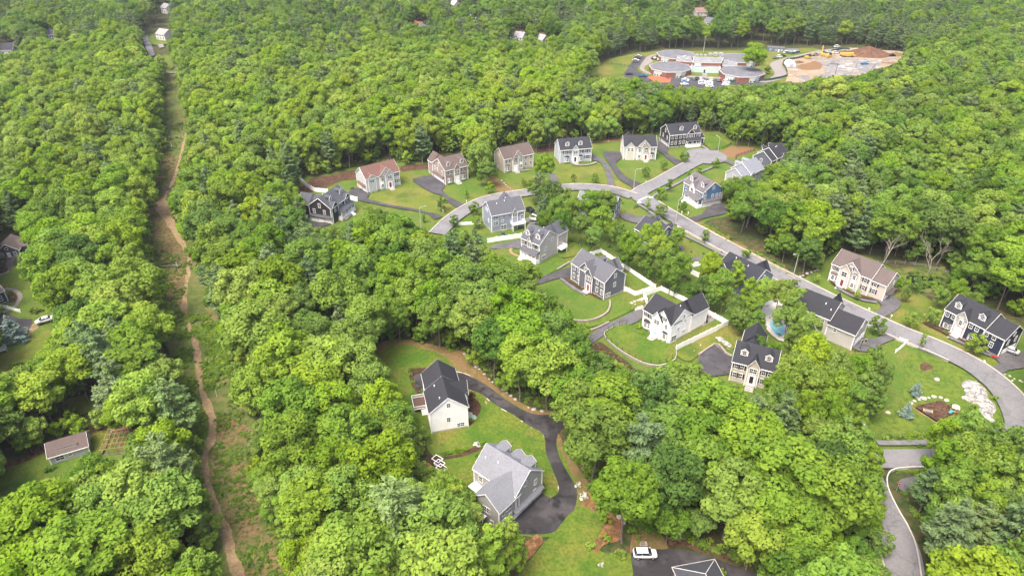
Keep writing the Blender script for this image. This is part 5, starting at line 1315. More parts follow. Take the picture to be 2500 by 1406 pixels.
def rock_mesh(seed, sq=(1, 1, .7), sub=2, amp=.35):
    bm = bmesh.new(); bmesh.ops.create_icosphere(bm, subdivisions=sub, radius=1)
    off = Vector((seed * 3.7, seed * 1.3, seed * .7))
    for v in bm.verts:
        d = 1 + amp * noise.noise(v.co * 1.1 + off) + .15 * noise.noise(v.co * 2.7 + off)
        v.co = Vector((v.co.x * sq[0], v.co.y * sq[1], v.co.z * sq[2])) * d
        v.co.z = max(v.co.z, -.25)
    me = bpy.data.meshes.new('boulder'); bm.to_mesh(me); bm.free(); me.materials.append(M['boulder'])
    return me
ROCKS = [rock_mesh(i) for i in range(5)]
def boulder(p, r, label, group, i=0):
    o = link('boulder', ROCKS[i % 5]); o.location = p; o.scale = (r * RNG.uniform(.9, 1.2), r * RNG.uniform(.8, 1.1), r * RNG.uniform(.8, 1.1)); o.rotation_euler = (0, 0, RNG.uniform(0, 6))
    return tag(o, label, 'boulder', group)
ORD = ['first', 'second', 'third', 'fourth', 'fifth', 'sixth', 'seventh', 'eighth', 'ninth', 'tenth', 'eleventh', 'twelfth', 'thirteenth', 'fourteenth', 'fifteenth', 'sixteenth', 'seventeenth', 'eighteenth', 'nineteenth', 'twentieth',
       'twenty-first', 'twenty-second', 'twenty-third', 'twenty-fourth', 'twenty-fifth', 'twenty-sixth', 'twenty-seventh', 'twenty-eighth', 'twenty-ninth', 'thirtieth']
def ordn(i): return ORD[i] if i < 30 else '%dth' % (i + 1)
def rock_row(px, r, lab, group):
    for i, (u, v) in enumerate(px):
        boulder(P(u, v), r * RNG.uniform(.75, 1.25), 'pale boulder, %s from the left %s' % (ordn(i), lab), group, i)
rock_row(Z(1950, 900, 2.778, [(740, 250), (762, 235), (785, 220), (815, 207), (845, 202), (880, 197), (915, 190), (962, 196), (1002, 215)]), .62, 'in the arc behind the playground', 'boulders round the playground')
rock_row(Z(1950, 900, 2.778, [(605, 297), (935, 75)]), .6, 'of the two lying alone on the meadow', 'loose boulders on the meadow')
rock_row(Z(700, 300, 4.135, [(2170, 585), (2195, 610), (2212, 632), (2232, 650), (2258, 665), (2280, 682), (2298, 696)]), .45, 'beside the stone-gabled house lawn', 'boulders beside the sloping lawn')
rock_row(Z(880, 820, 2.929, [(745, 130), (765, 155), (790, 185), (812, 205), (830, 222), (848, 240), (885, 275), (920, 310), (945, 330), (1020, 385), (1045, 408), (1075, 430), (1105, 455), (1200, 515), (1240, 528), (1300, 538), (1380, 550)]), .5, 'along the clearing edge above the driveway', 'boulders along the clearing edge')
rock_row(Z(1900, 640, 6.392, [(260, 268), (305, 240), (340, 222), (390, 208), (450, 178), (515, 160), (570, 138), (615, 125)]), .45, 'by the street lamp near the beige house', 'boulders by the street lamp')
rock_row(Z(1200, 280, 3.205, [(785, 215), (825, 212), (850, 212), (915, 208), (955, 205), (995, 200)]), .4, 'at the wood edge behind the cream house', 'boulders behind the cream house')
rock_row(Z(1200, 1150, 3.472, [(1020, 300), (1080, 390), (1115, 430), (1600, 555), (1300, 470)]), .75, 'on the orange mulch slope', 'boulders on the mulch slope')
rock_row(Z(1380, 600, 3.515, [(570, 500), (595, 485), (620, 475), (645, 470), (668, 462), (600, 510), (640, 490), (615, 545), (640, 535), (655, 525)]), .75, 'in the pile above the white-house drive', 'boulder pile above the drive')
rock_row(Z(1880, 560, 3.195, [(1830, 1130), (1870, 1145), (1905, 1165), (1890, 1180), (1950, 1180), (1968, 1190)]), .4, 'in the planted island at the right edge', 'boulders in the planted island')

def ledge(name, label, px, h=1.0, amp=.8):
    """bare rock outcrop: a rough height field inside an outline"""
    pts = smooth([P(u, v) for u, v in px], 3)
    xs, ys = [p.x for p in pts], [p.y for p in pts]
    st = .55; m = MB(); idx = {}
    def inside(x, y):
        c = False; j = len(pts) - 1
        for i in range(len(pts)):
            a, b = pts[i], pts[j]
            if (a.y > y) != (b.y > y) and x < (b.x - a.x) * (y - a.y) / (b.y - a.y) + a.x: c = not c
            j = i
        return c
    def dist(x, y): return min(math.hypot(x - p.x, y - p.y) for p in pts)
    nx, ny = int((max(xs) - min(xs)) / st) + 2, int((max(ys) - min(ys)) / st) + 2
    o = Vector((min(xs), min(ys), 0))
    for i in range(nx):
        for j in range(ny):
            x, y = o.x + i * st, o.y + j * st
            d = dist(x, y) * (1 if inside(x, y) else -1)
            q = Vector((x * .9, y * .35, 0))
            rg = abs(noise.noise(q * .8)) * 1.2 + noise.noise(Vector((x * 1.3, y * 1.3, 4))) * .3
            z = min(h, max(-.4, d * .7)) * (.55 + amp * rg) + (.0 if d > 0 else -.2)
            idx[i, j] = len(m.v); m.v.append((x - o.x + noise.noise(Vector((x, y, 9))) * .2, y - o.y, z))
    for i in range(nx - 1):
        for j in range(ny - 1):
            q = [idx[i, j], idx[i + 1, j], idx[i + 1, j + 1], idx[i, j + 1]]
            if max(m.v[k][2] for k in q) > -.1: m.f.append(tuple(q)); m.m.append(0)
    return tag(m.build(name, M['rock'], None, o, fix=False), label, 'rock')
ledge('rock_outcrop', 'large pale fractured ledge on the meadow inside the road bend', Z(1950, 900, 2.778, [(1100, 110), (1130, 75), (1190, 80), (1275, 145), (1285, 200), (1330, 240), (1345, 290), (1320, 320), (1340, 375), (1280, 350), (1200, 285), (1230, 255), (1170, 235), (1090, 200), (1130, 170)]), 1.1)
ledge('rock_outcrop', 'pale ledge rock on the slope right of the white fence', Z(1380, 600, 3.515, [(1250, 755), (1290, 775), (1340, 780), (1400, 820), (1455, 860), (1440, 900), (1380, 880), (1320, 850), (1290, 830), (1260, 800)]), 1.2)
ledge('rock_outcrop', 'narrow pale ledge running down beside the dark court', Z(1380, 600, 3.515, [(1240, 775), (1245, 815), (1180, 860), (1110, 930), (1060, 985), (1030, 990), (1050, 940), (1110, 880), (1180, 820)]), .9)

# ================================================================ VEHICLES
def car_mesh(kind):
    """body, glass and wheels of a car standing on z = 0, nose towards +x"""
    Lc, W, Hh, hood, belt = {'sedan': (4.7, 1.82, 1.45, .92, .95), 'suv': (4.5, 1.86, 1.68, 1.05, 1.08), 'pickup': (5.4, 1.95, 1.85, 1.15, 1.18), 'hatch': (4.2, 1.78, 1.52, .95, .98)}[kind]
    h = Lc / 2
    b, g = MB(), MB()
    if kind == 'sedan': st = [(-h, .55, .50, .86), (-h + .12, .86, .34, .93), (-h + 1.0, .91, .26, .98), (-.3, .91, .24, .97), (h - 1.3, .91, .24, .93), (h - .45, .87, .28, .80), (h - .1, .78, .36, .68), (h, .55, .42, .60)]
    elif kind == 'pickup': st = [(-h, .80, .55, 1.05), (-h + .1, .96, .45, 1.12), (-.3, .97, .40, 1.15), (.8, .97, .40, 1.15), (h - .5, .95, .40, 1.08), (h - .1, .88, .45, .98), (h, .70, .5, .85)]
    else: st = [(-h, .62, .5, 1.0), (-h + .12, .88, .36, 1.06), (-h + .8, .92, .28, 1.08), (.2, .92, .26, 1.07), (h - 1.15, .92, .26, 1.02), (h - .4, .88, .3, .90), (h - .08, .78, .38, .74), (h, .58, .44, .64)]
    k = (W / 2) / .92
    ring = []
    for x, hw, z0, z1 in st:
        hw *= k; zc = z0 + (z1 - z0) * .55
        ring.append([(x, -hw * .88, z0), (x, -hw, zc), (x, -hw * .93, z1 - .03), (x, -hw * .75, z1 + .02), (x, hw * .75, z1 + .02), (x, hw * .93, z1 - .03), (x, hw, zc), (x, hw * .88, z0)])
    vs = sum(ring, []); m = 8; fs = []
    for i in range(len(ring) - 1):
        fs += [(i * m + j, i * m + (j + 1) % m, (i + 1) * m + (j + 1) % m, (i + 1) * m + j) for j in range(m)]
    fs += [tuple(range(m - 1, -1, -1)), tuple((len(ring) - 1) * m + j for j in range(m))]
    b.add(vs, fs)
    cab = {'sedan': [(-1.75, -1.05), (1.25, .45)], 'suv': [(-2.1, -1.65), (1.2, .45)], 'pickup': [(-.5, -.3), (1.5, .8)], 'hatch': [(-1.95, -1.4), (1.2, .45)]}[kind]
    (x0, x0t), (x1, x1t) = cab
    wb, wt = W / 2 * .90, W / 2 * .70
    zb, zt = belt - .04, Hh - .07
    g.add([(x0, -wb, zb), (x1, -wb, zb), (x1, wb, zb), (x0, wb, zb), (x0t, -wt, zt), (x1t, -wt, zt), (x1t, wt, zt), (x0t, wt, zt)], [(0, 3, 2, 1), (4, 5, 6, 7), (0, 1, 5, 4), (1, 2, 6, 5), (2, 3, 7, 6), (3, 0, 4, 7)])
    r = [(x0t - .03, -wt - .02), (x1t + .03, -wt - .02), (x1t + .03, wt + .02), (x0t - .03, wt + .02)]
    b.add([(*p, zt - .01) for p in r] + [((p[0] * .94), p[1] * .9, Hh) for p in r], [(3, 2, 1, 0), (4, 5, 6, 7), (0, 1, 5, 4), (1, 2, 6, 5), (2, 3, 7, 6), (3, 0, 4, 7)])
    for sg in (-1, 1):
        for f in (.0, .42, 1.0):
            p0 = Vector((x0 + (x1 - x0) * f, sg * (wb + .012), zb)); p1 = Vector((x0t + (x1t - x0t) * f, sg * (wt + .012), zt)); b.tube([p0, p1], .022, 4)
        b.box(x1 - .25, x1 - .05, sg * (W / 2 + .06) - .07, sg * (W / 2 + .06) + .07, zb - .02, zb + .13)
    if kind == 'pickup':
        g.box(-h + .2, -.65, -.78, .78, 1.0, 1.19)
    w = MB(); w.tube([(0, -.11, 0), (0, .11, 0)], .33, 12)
    rim = MB(); rim.tube([(0, -.125, 0), (0, .125, 0)], .19, 8)
    hl = MB(); hl.box(-.08, .05, -.17, .17, -.07, .07)
    return b, g, w, rim, hl, Lc, W
CARS = {}
def car(kind, paint, pos, heading, label, group='parked cars', detail=True, name=None, cat='car'):
    key = (kind, paint)
    if key not in CARS:
        b, g, w, rim, hl, Lc, W = car_mesh(kind)
        CARS[key] = (b.mesh('body', M[paint], True), g.mesh('car_window', M['glass'], True), w.mesh('wheel', M['black'], True), rim.mesh('rim', M['metal'], True), hl.mesh('headlight', M['pale_concrete'], True), Lc, W)
    b, g, w, rim, hl, Lc, W = CARS[key]
    root = empty(name or ('parked_car' if kind != 'pickup' else 'pickup_truck'), (pos.x, pos.y, LEVEL[0]), heading, label, cat, group)
    link('body', b, root); link('windows', g, root)
    for sx in (-1, 1):
        for sy in (-1, 1):
            q = link('wheel', w, root, None, (sx * Lc * .31, sy * (W / 2 - .1), .33))
            if detail: link('rim', rim, q)
    if detail:
        for sy in (-1, 1): link('headlight', hl, root, None, (Lc / 2 - .12, sy * W * .33, .66 if kind == 'sedan' else .78))
    return root
def heading(a, b):
    d = P(*b) - P(*a); return math.atan2(d.y, d.x)
car('suv', 'carwhite', P(1573, 1362), heading((1550, 1358), (1600, 1358)), 'white compact suv parked on the dark drive above the hip roof', None)
car('sedan', 'carsilver', P(2460, 862), heading((2480, 868), (2441, 853)), 'silver sedan parked beside the navy house', None)
car('sedan', 'carwhite', P(112, 790), heading((130, 785), (94, 795)), 'white sedan parked on grass at the left, by the blue spruce', None)
car('sedan', 'carblack', P(1293, 519), heading((1303, 524), (1284, 514)), 'black sedan parked beside the slate-blue house', None)
car('pickup', 'carwhite', P(1315, 536), heading((1300, 530), (1325, 541)), 'white pickup parked by the trampoline', None, cat='truck')
sc = lambda x, y: P(*Z(1520, 90, 6.944, [(x, y)])[0])
LOT = 'cars in the school parking lot'
def lot(pts, dirn, paints, where, kinds=('sedan', 'suv', 'hatch')):
    cn = {'carwhite': 'white', 'carsilver': 'silver', 'carblack': 'black', 'cargrey': 'grey', 'carred': 'red', 'carblue': 'blue'}
    for i, (x, y) in enumerate(pts):
        p_ = paints[i % len(paints)]
        car(kinds[i % len(kinds)], p_, sc(x, y), dirn, '%s car, %s %s' % (cn[p_], ordn(i), where), LOT, False)
lot([(1195, 752), (1255, 752), (1315, 755), (1372, 757), (1490, 765), (1610, 775), (1670, 778)], math.pi / 2, ['cargrey', 'carblack', 'carsilver', 'cargrey', 'carwhite', 'cargrey', 'carred'], 'from the left in the front row below the school')
lot([(1062, 765), (1058, 790), (1050, 815), (1045, 840)], .05, ['carwhite', 'carsilver', 'carblue', 'carwhite'], 'from the top in the leftmost column of the school lot')
lot([(1345, 790), (1340, 815), (1340, 842)], .05, ['carsilver', 'carwhite', 'carsilver'], 'from the top in the second column of the school lot')
lot([(1462, 808), (1465, 832), (1465, 855), (1470, 878)], .05, ['carwhite', 'carwhite', 'carsilver', 'carwhite'], 'from the top in the third column of the school lot')
lot([(1755, 785), (1755, 808), (1752, 830), (1745, 855)], .05, ['carwhite', 'carsilver', 'carsilver', 'carwhite'], 'from the top in the rightmost column of the school lot')
lot([(515, 395), (548, 400), (580, 405), (615, 412), (650, 415)], 1.2, ['carblack', 'cargrey', 'carblack', 'carwhite', 'carwhite'], 'from the left between the two left octagons')
lot([(270, 362), (262, 385), (240, 405), (222, 432), (215, 455)], .2, ['carsilver', 'cargrey', 'carblack', 'carwhite', 'cargrey'], 'from the top on the drive left of the school')
lot([(110, 668), (340, 700)], .0, ['carblack', 'carblue'], 'from the left at the bottom of the school drive', ('sedan', 'pickup'))
sx_ = lambda x, y: P(*Z(1860, 90, 6.579, [(x, y)])[0])
for i, (x, y, k, c_, l_) in enumerate([(215, 372, 'sedan', 'cargrey', 'grey car by the striped verge right of the big school tree'), (275, 355, 'suv', 'carwhite', 'white car by the striped verge right of the big school tree'), (330, 342, 'sedan', 'carblack', 'black car by the striped verge right of the big school tree'),
        (390, 285, 'suv', 'carwhite', 'white car beside the long trailer at the building site'), (1090, 272, 'sedan', 'carsilver', 'silver car at the site road, left of the dark mound'), (1175, 288, 'suv', 'carwhite', 'white car at the foot of the dark soil mound'), (1200, 190, 'suv', 'carwhite', 'white car on the grass strip behind the building site'),
        (845, 325, 'pickup', 'cargrey', 'dark pickup parked beside the screened fence of the site'), (2090, 335, 'suv', 'carblack', 'black vehicle under the tan soil mound')]):
    car(k, c_, sx_(x, y), .3, l_, 'cars at the building site', False)

# ================================================================ STREET FURNITURE
def street_lamp(p, toward, label):
    root = empty('street_lamp', p, math.atan2(toward.y - p.y, toward.x - p.x), label, 'street lamp', 'street lamps')
    link('pole', mesh_once('lp', lambda: MB().tube([(0, 0, 0), (0, 0, 8.2)], [.12, .075], 8).mesh('pole', M['pole'], True)), root)
    link('arm', mesh_once('la', lambda: MB().tube([(0, 0, 8.1), (.4, 0, 8.5), (1.9, 0, 8.75)], .07, 6).mesh('arm', M['pole'], True)), root)
    link('lamp_head', mesh_once('lh', lambda: MB().prism([(-.35, 0), (.35, 0), (.28, .16), (-.28, .14)], -.17, .17, 'y').mesh('lamp_head', M['metal'], True)), root, None, (2.1, 0, 8.7))
street_lamp(P(1028, 559), P(1060, 555), 'pale street lamp beside the curve of the street, near the black two-dormer house')
street_lamp(P(1547, 462), P(1565, 462), 'pale street lamp at the junction below the cream house')
street_lamp(P(1650, 541), P(1665, 530), 'pale street lamp in front of the blue house with three garages')
street_lamp(P(1751, 381), P(1735, 374), 'pale street lamp on the rim of the turning circle')
street_lamp(P(1936, 676), P(1925, 680), 'pale street lamp where the guard rail ends, left of the beige house')
street_lamp(P(2077, 1090), P(2090, 1120), 'pale street lamp rising among the trees left of the lower junction')

def mailbox(p, label, white=False):
    root = empty('mailbox', p, 0, label, 'mailbox', 'mailboxes along the street')
    link('post', mesh_once('mbp', lambda: MB().box(-.06, .06, -.06, .06, 0, 1.05).mesh('post', M['white'], True)), root)
    link('box', mesh_once('mbb', lambda: MB().prism([(-.13, 1.05), (.13, 1.05), (.13, 1.22), (.08, 1.32), (-.08, 1.32), (-.13, 1.22)], -.28, .28, 'y').mesh('box', M['white'], True)), root)
for u, v, l in [(1577, 450, 'white mailbox on the street lawn below the cream house'), (1664, 524, 'white mailbox in front of the blue house'), (1679.5, 526, 'white post box nearest the drive of the blue house'), (2120, 761, 'white mailbox at the drive of the beige house with the wine-red door'), (2400, 890, 'white mailbox by the drive of the navy house'), (2174, 778, 'small white utility post at the yellow lawn corner'),
                (1082, 520, 'white mailbox under the round street tree'), (1139, 497, 'white mailbox by the drive of the mauve-brown house')]:
    mailbox(P(u, v), l)

for i, (x, y) in enumerate([(652, 685), (672, 680)]):
    r = empty('wheelie_bin', P(*Z(700, 300, 4.135, [(x, y)])[0]), .4, 'dark wheelie bin on the drive of the red-brown-roofed house, %s of two' % ('left', 'right')[i], 'bin', 'wheelie bins')
    link('body', mesh_once('wbb', lambda: MB().prism([(-.28, .08), (.28, .08), (.36, 1.0), (-.34, 1.0)], -.3, .3, 'y').mesh('body', M['cargrey'], True)), r); link('lid', mesh_once('wbl', lambda: MB().box(-.4, .42, -.34, .34, 1.0, 1.08).mesh('lid', M['black'], True)), r); link('wheel', mesh_once('wbw', lambda: MB().tube([(-.25, -.32, .1), (-.25, .32, .1)], .1, 8).mesh('wheel', M['black'], True)), r)
hp = P(*Z(1900, 640, 6.392, [(1285, 1395)])[0])
hoop = empty('basketball_hoop', hp, .3, 'basketball hoop standing on the driveway by the long street', 'basketball hoop')
MB().tube([(0, .5, 0), (0, .4, 2.6), (0, 0, 3.2)], .07, 8).build('pole', M['black'], hoop)
MB().box(-.9, .9, -.06, 0, 2.9, 4.0).build('backboard', M['glass'], hoop)
t = MB(); t.box(-.93, .93, -.08, .02, 2.86, 2.93); t.box(-.93, .93, -.08, .02, 3.98, 4.05); t.box(-.95, -.88, -.08, .02, 2.9, 4.0); t.box(.88, .95, -.08, .02, 2.9, 4.0); t.box(-.3, .3, -.08, -.05, 3.1, 3.55); t.build('backboard_frame', M['pole'], hoop)
MB().tube([(.23 * math.cos(a * .5), -.35 + .23 * math.sin(a * .5), 3.05) for a in range(14)], .02, 5).build('rim', M['red'], hoop)
MB().box(-.6, .6, .2, .9, 0, .22).build('base', M['black'], hoop)

tp = P(*Z(1150, 480, 3.70, [(575, 235)])[0])
tr = empty('trampoline', tp, 0, 'round black trampoline with safety net by the white fence', 'trampoline')
MB().lathe([(1.9, .80), (1.9, .86), (.02, .84)], 20).build('jumping_mat', M['black'], tr)
nt_ = MB()
for k in range(8): nt_.tube([(2.0 * math.cos(k * .785), 2.0 * math.sin(k * .785), 0), (2.0 * math.cos(k * .785), 2.0 * math.sin(k * .785), 2.6)], .04, 5)
nt_.tube([(2.0 * math.cos(k * .3142), 2.0 * math.sin(k * .3142), 2.55) for k in range(21)], .035, 5); nt_.tube([(2.0 * math.cos(k * .3142), 2.0 * math.sin(k * .3142), .85) for k in range(21)], .06, 5)
nt_.build('frame', M['metal'], tr)

def bed(u, v, label):
    root = empty('raised_garden_bed', P(u, v), math.radians(-38), label, 'garden bed', 'raised garden beds')
    link('frame', mesh_once('bedf', lambda: MB().box(-1.05, 1.05, -.8, -.66, 0, .5).box(-1.05, 1.05, .66, .8, 0, .5).box(-1.05, -.91, -.66, .66, 0, .497).box(.91, 1.05, -.66, .66, 0, .497).mesh('frame', M['white'], True)), root)
    link('soil', mesh_once('beds', lambda: MB().box(-.91, .91, -.66, .66, 0, .38).mesh('soil', M['mulch'], True)), root)
for (x, y), l in zip([(318, 575), (343, 625), (366, 678)], ('white raised garden bed at the top of the row of three', 'white raised garden bed in the middle of the row of three', 'white raised garden bed at the bottom of the row of three')):
    q = Z(1000, 1000, 4.686, [(x, y)])[0]; bed(q[0], q[1], l)

dk = P(*Z(980, 860, 6.695, [(340, 880)])[0])
dkr = empty('garden_deck', dk, WHITE.rz, 'dark boarded deck with white railing on the side of the long white house', 'deck')
MB().box(-2.2, 2.2, -1.8, 2.2, .9, 1.1).build('deck_floor', M['deck'], dkr)
b = MB()
for z in (1.2, 2.0):
    b.box(-2.2, 2.2, 2.12, 2.2, z, z + .1); b.box(-2.2, -2.12, -1.8, 2.2, z, z + .1); b.box(2.12, 2.2, -1.8, 2.2, z, z + .1)
for i in range(20): b.box(-2.2 + i * .22, -2.14 + i * .22, 2.13, 2.19, 1.1, 2.0); b.box(-2.19, -2.13, -1.8 + i * .2, -1.74 + i * .2, 1.1, 2.0); b.box(2.13, 2.19, -1.8 + i * .2, -1.74 + i * .2, 1.1, 2.0)
b.build('railing', M['white'], dkr)
b = MB()
for i in range(4): b.box(-3.4 + i * .3, -3.12 + i * .3, -.9, .5, .15 + i * .22, .25 + i * .22)
b.build('steps', M['white'], dkr)
for sx in (-2.1, 2.1):
    for sy in (-1.7, 2.1): link('deck_post', mesh_once('gdp', lambda: MB().box(-.08, .08, -.08, .08, 0, .9).mesh('deck_post', M['white'], True)), dkr, None, (sx, sy, 0))

def patio_set(p, label, umb=None, rz=0, zz=0.05):
    root = empty('patio_table', (p.x, p.y, zz), rz, label, 'table')
    MB().lathe([(.7, .70), (.7, .75)], 14).build('tabletop', M['glass'], root); MB().tube([(0, 0, 0), (0, 0, .7)], .06, 6).lathe([(.35, 0), (.35, .05)], 10).build('leg', M['metal'], root)
    for k in range(4):
        c = empty('patio_chair', (p.x + 1.15 * math.cos(rz + k * 1.57), p.y + 1.15 * math.sin(rz + k * 1.57), zz), rz + k * 1.57, 'patio chair, %s round the %s' % (ordn(k), label), 'chair', 'patio chairs')
        link('seat', mesh_once('pcs', lambda: MB().box(-.25, .25, -.25, .25, .42, .48).mesh('seat', M['cargrey'], True)), c); link('backrest', mesh_once('pcb', lambda: MB().box(.2, .27, -.25, .25, .48, .95).mesh('backrest', M['cargrey'], True)), c)
        for sx in (-.2, .2):
            for sy in (-.2, .2): link('leg', mesh_once('pcl', lambda: MB().box(-.025, .025, -.025, .025, 0, .42).mesh('leg', M['black'], True)), c, None, (sx, sy, 0))
    if umb:
        u = empty('parasol', (p.x, p.y, zz), 0, umb[0], 'parasol')
        MB().tube([(0, 0, .76), (0, 0, 2.5)], .03, 6).build('pole', M['metal'], u); MB().lathe([(1.5, 2.05), (.05, 2.65)], 8).build('canopy', umb[1], u)
patio_set(P(*Z(1150, 480, 3.70, [(290, 350)])[0]), 'round table on the terrace behind the slate-blue house')
patio_set(P(*Z(1380, 600, 3.515, [(1205, 625)])[0]), 'round table on the stone patio of the white house')
patio_set(P(*Z(1150, 480, 3.70, [(1085, 440)])[0]), 'round table on the brick terrace above the fenced lawn', ('closed-in rust parasol over the brick terrace', M['wood']))
g_ = P(*Z(1380, 600, 3.515, [(1200, 670)])[0])
gr = empty('grill', (g_.x, g_.y, .05), .4, 'black covered grill on the stone patio', 'grill'); MB().box(-.6, .6, -.3, .3, .1, .8).build('cabinet', M['black'], gr); MB().prism([(-.3, .8), (.3, .8), (.25, 1.1), (-.1, 1.2), (-.3, 1.0)], -.55, .55, 'x').build('lid', M['carblack'], gr)
sl_ = P(*Z(700, 300, 4.135, [(215, 900)])[0])
sr = empty('water_slide', sl_, .5, 'teal plastic slide beside the black two-dormer house', 'slide'); MB().tube([(0, 0, 2.6), (.8, 0, 2.4), (1.8, .3, 1.4), (2.6, 1.0, .8), (3.4, 1.6, .5)], .55, 8).build('chute', M['slide'], sr); MB().tube([(0, 0, 0), (0, 0, 2.5)], .12, 6).tube([(-.6, .2, 0), (0, 0, 2.5)], .08, 6).build('support', M['white'], sr)
tt = P(*Z(980, 860, 6.695, [(1170, 1075)])[0])
tr_ = empty('garden_tub', tt, 0, 'pale green upturned tub beside the clipped bush at the white house', 'tub'); MB().lathe([(.85, 0), (.9, .25), (.6, .6), (.1, .7)], 14).build('shell', plain('pale_green_plastic', (.30, .42, .34)), tr_); MB().tube([(.88 * math.cos(k * .314), .88 * math.sin(k * .314), .2) for k in range(21)], .05, 5).build('edge_band', M['metal'], tr_)
un = P(*Z(1000, 1000, 4.686, [(780, 960)])[0])
u = empty('parasol', un, 0, 'white square parasol beside the grey house', 'parasol'); MB().tube([(0, 0, 0), (0, 0, 2.6)], .04, 6).build('pole', M['metal'], u); MB().lathe([(2.0, 2.3), (.05, 3.0)], 4).build('canopy', M['vinyl'], u)

# playground on the meadow
pg = [P(u, v) for u, v in Z(1950, 900, 2.778, [(780, 270), (955, 228), (1080, 302), (930, 368)])]
sheet('playground_soil', Z(1950, 900, 2.778, [(780, 270), (955, 228), (1080, 302), (930, 368)]), M['bank'], sm=0)
m = MB()
for a, b in zip(pg, pg[1:] + pg[:1]): m.tube([a - pg[0] + Vector((0, 0, .12)), b - pg[0] + Vector((0, 0, .12))], .14, 4)
tag(m.build('timber_edging', M['wood'], None, pg[0]), 'timber edging round the brown playground', 'edging')
c_ = P(*Z(1950, 900, 2.778, [(868, 300)])[0])
ps = empty('play_tunnel', c_, -.4, 'dark play tunnel with yellow ends in the playground', 'play equipment'); MB().tube([(-.9, 0, .55), (.9, 0, .55)], .55, 14).build('tunnel', M['cargrey'], ps); MB().tube([(-1.0, 0, .55), (-.85, 0, .55)], .62, 14).tube([(.85, 0, .55), (1.0, 0, .55)], .62, 14).build('end_ring', M['yellow'], ps)
c_ = P(*Z(1950, 900, 2.778, [(1048, 305)])[0])
ps = empty('play_tower', c_, .3, 'small play tower with a cream roof and teal slide in the playground', 'play equipment')
for sx in (-.6, .6):
    for sy in (-.6, .6): link('post', mesh_once('ptp', lambda: MB().box(-.06, .06, -.06, .06, 0, 2.1).mesh('post', M['yellow'], True)), ps, None, (sx, sy, 0))
MB().box(-.7, .7, -.7, .7, 1.0, 1.1).build('platform', M['wood'], ps); MB().lathe([(1.1, 2.1), (.1, 2.8)], 4).build('roof', M['tan_fabric'], ps); MB().prism([(-.7, 1.1), (-2.3, .15), (-2.3, .25), (-.7, 1.25)], -.3, .3, 'y').build('slide', M['slide'], ps)
for i in range(5):
    q = P(*Z(1950, 900, 2.778, [(922 + i * 10, 268 - i * 2.6)])[0]); o = MB().lathe([(.22, 0), (.25, .15), (.2, .32)], 10).build('stepping_post', M['cream'], None, q); tag(o, 'cream stepping post, %s from the left in the playground row' % ordn(i), 'stepping post', 'stepping posts in the playground')

# chicken coop run: timber frame with mesh roof
cp = P(245, 1115)
a_, b_ = P(250, 1116), P(308, 1108); an = math.atan2((b_ - a_).y, (b_ - a_).x); Wc = (b_ - a_).length
co = empty('chicken_run', a_, an, 'open timber-framed chicken run beside the grey garden shed', 'chicken run')
Dc = 8.4
for x in np.linspace(0, Wc, 4):
    for y in np.linspace(0, Dc, 4): link('post', mesh_once('crp', lambda: MB().box(-.07, .07, -.07, .07, 0, 2.1).mesh('post', M['wood'], True)), co, None, (float(x), float(y), 0))
m = MB()
for y in np.linspace(0, Dc, 6): m.box(-.1, Wc + .1, y - .05, y + .05, 2.1, 2.22)
for x in np.linspace(0, Wc, 6): m.box(x - .05, x + .05, -.1, Dc + .1, 2.0, 2.1)
m.build('roof_frame', M['wood'], co)
m = MB(); m.box(0, Wc, 0, .04, 0, .8); m.box(0, Wc, Dc - .04, Dc, 0, .8); m.box(0, .04, .05, Dc - .05, 0, .797); m.box(Wc - .04, Wc, .05, Dc - .05, 0, .797); m.build('kick_board', M['grey_wood'], co)
MB().box(.3, Wc - .3, Dc - 1.3, Dc - .2, .1, 1.3).prism([(Dc - 1.5, 1.3), (Dc - .05, 1.3), (Dc - .05, 1.9)], .2, Wc - .2, 'x').build('coop_box', M['wood'], co)
MB().box(.5, Wc - .5, .5, Dc - 1.6, .0, .06).build('straw_floor', M['leaf_litter'], co)

# white slatted bench at the left edge, clutter by the white suv
bp = P(*Z(0, 560, 4.133, [(12, 1240)])[0])
be = empty('garden_swing', bp, .6, 'white slatted garden swing at the left edge of the photo', 'garden swing'); m = MB()
for i in range(8): m.box(-1.3, 1.3, -.5 + i * .14, -.42 + i * .14, .5, .55); m.box(-1.3, 1.3, .55, .6, .6 + i * .13, .68 + i * .13)
m.build('slats', M['white'], be); m = MB()
for sx in (-1.5, 1.5): m.tube([(sx, -.9, 0), (sx, 0, 2.2), (sx, .9, 0)], .07, 5)
m.tube([(-1.5, 0, 2.2), (1.5, 0, 2.2)], .07, 5); m.build('frame', M['white'], be)
q = P(*Z(1500, 1200, 6.827, [(480, 900)])[0])
ct = empty('garden_cart', q, 0, 'small garden cart loaded with clutter behind the white suv', 'cart'); MB().box(-.7, .7, -.45, .45, .35, .75).build('tray', M['metal'], ct); MB().box(-.5, .2, -.35, .35, .75, 1.0).build('load', M['wood'], ct); MB().tube([(-.35, -.5, .25), (-.35, -.4, .25)], .25, 10).tube([(-.35, .4, .25), (-.35, .5, .25)], .25, 10).build('wheel', M['black'], ct)
q = P(*Z(2240, 720, 7.81, [(1455, 1210)])[0])
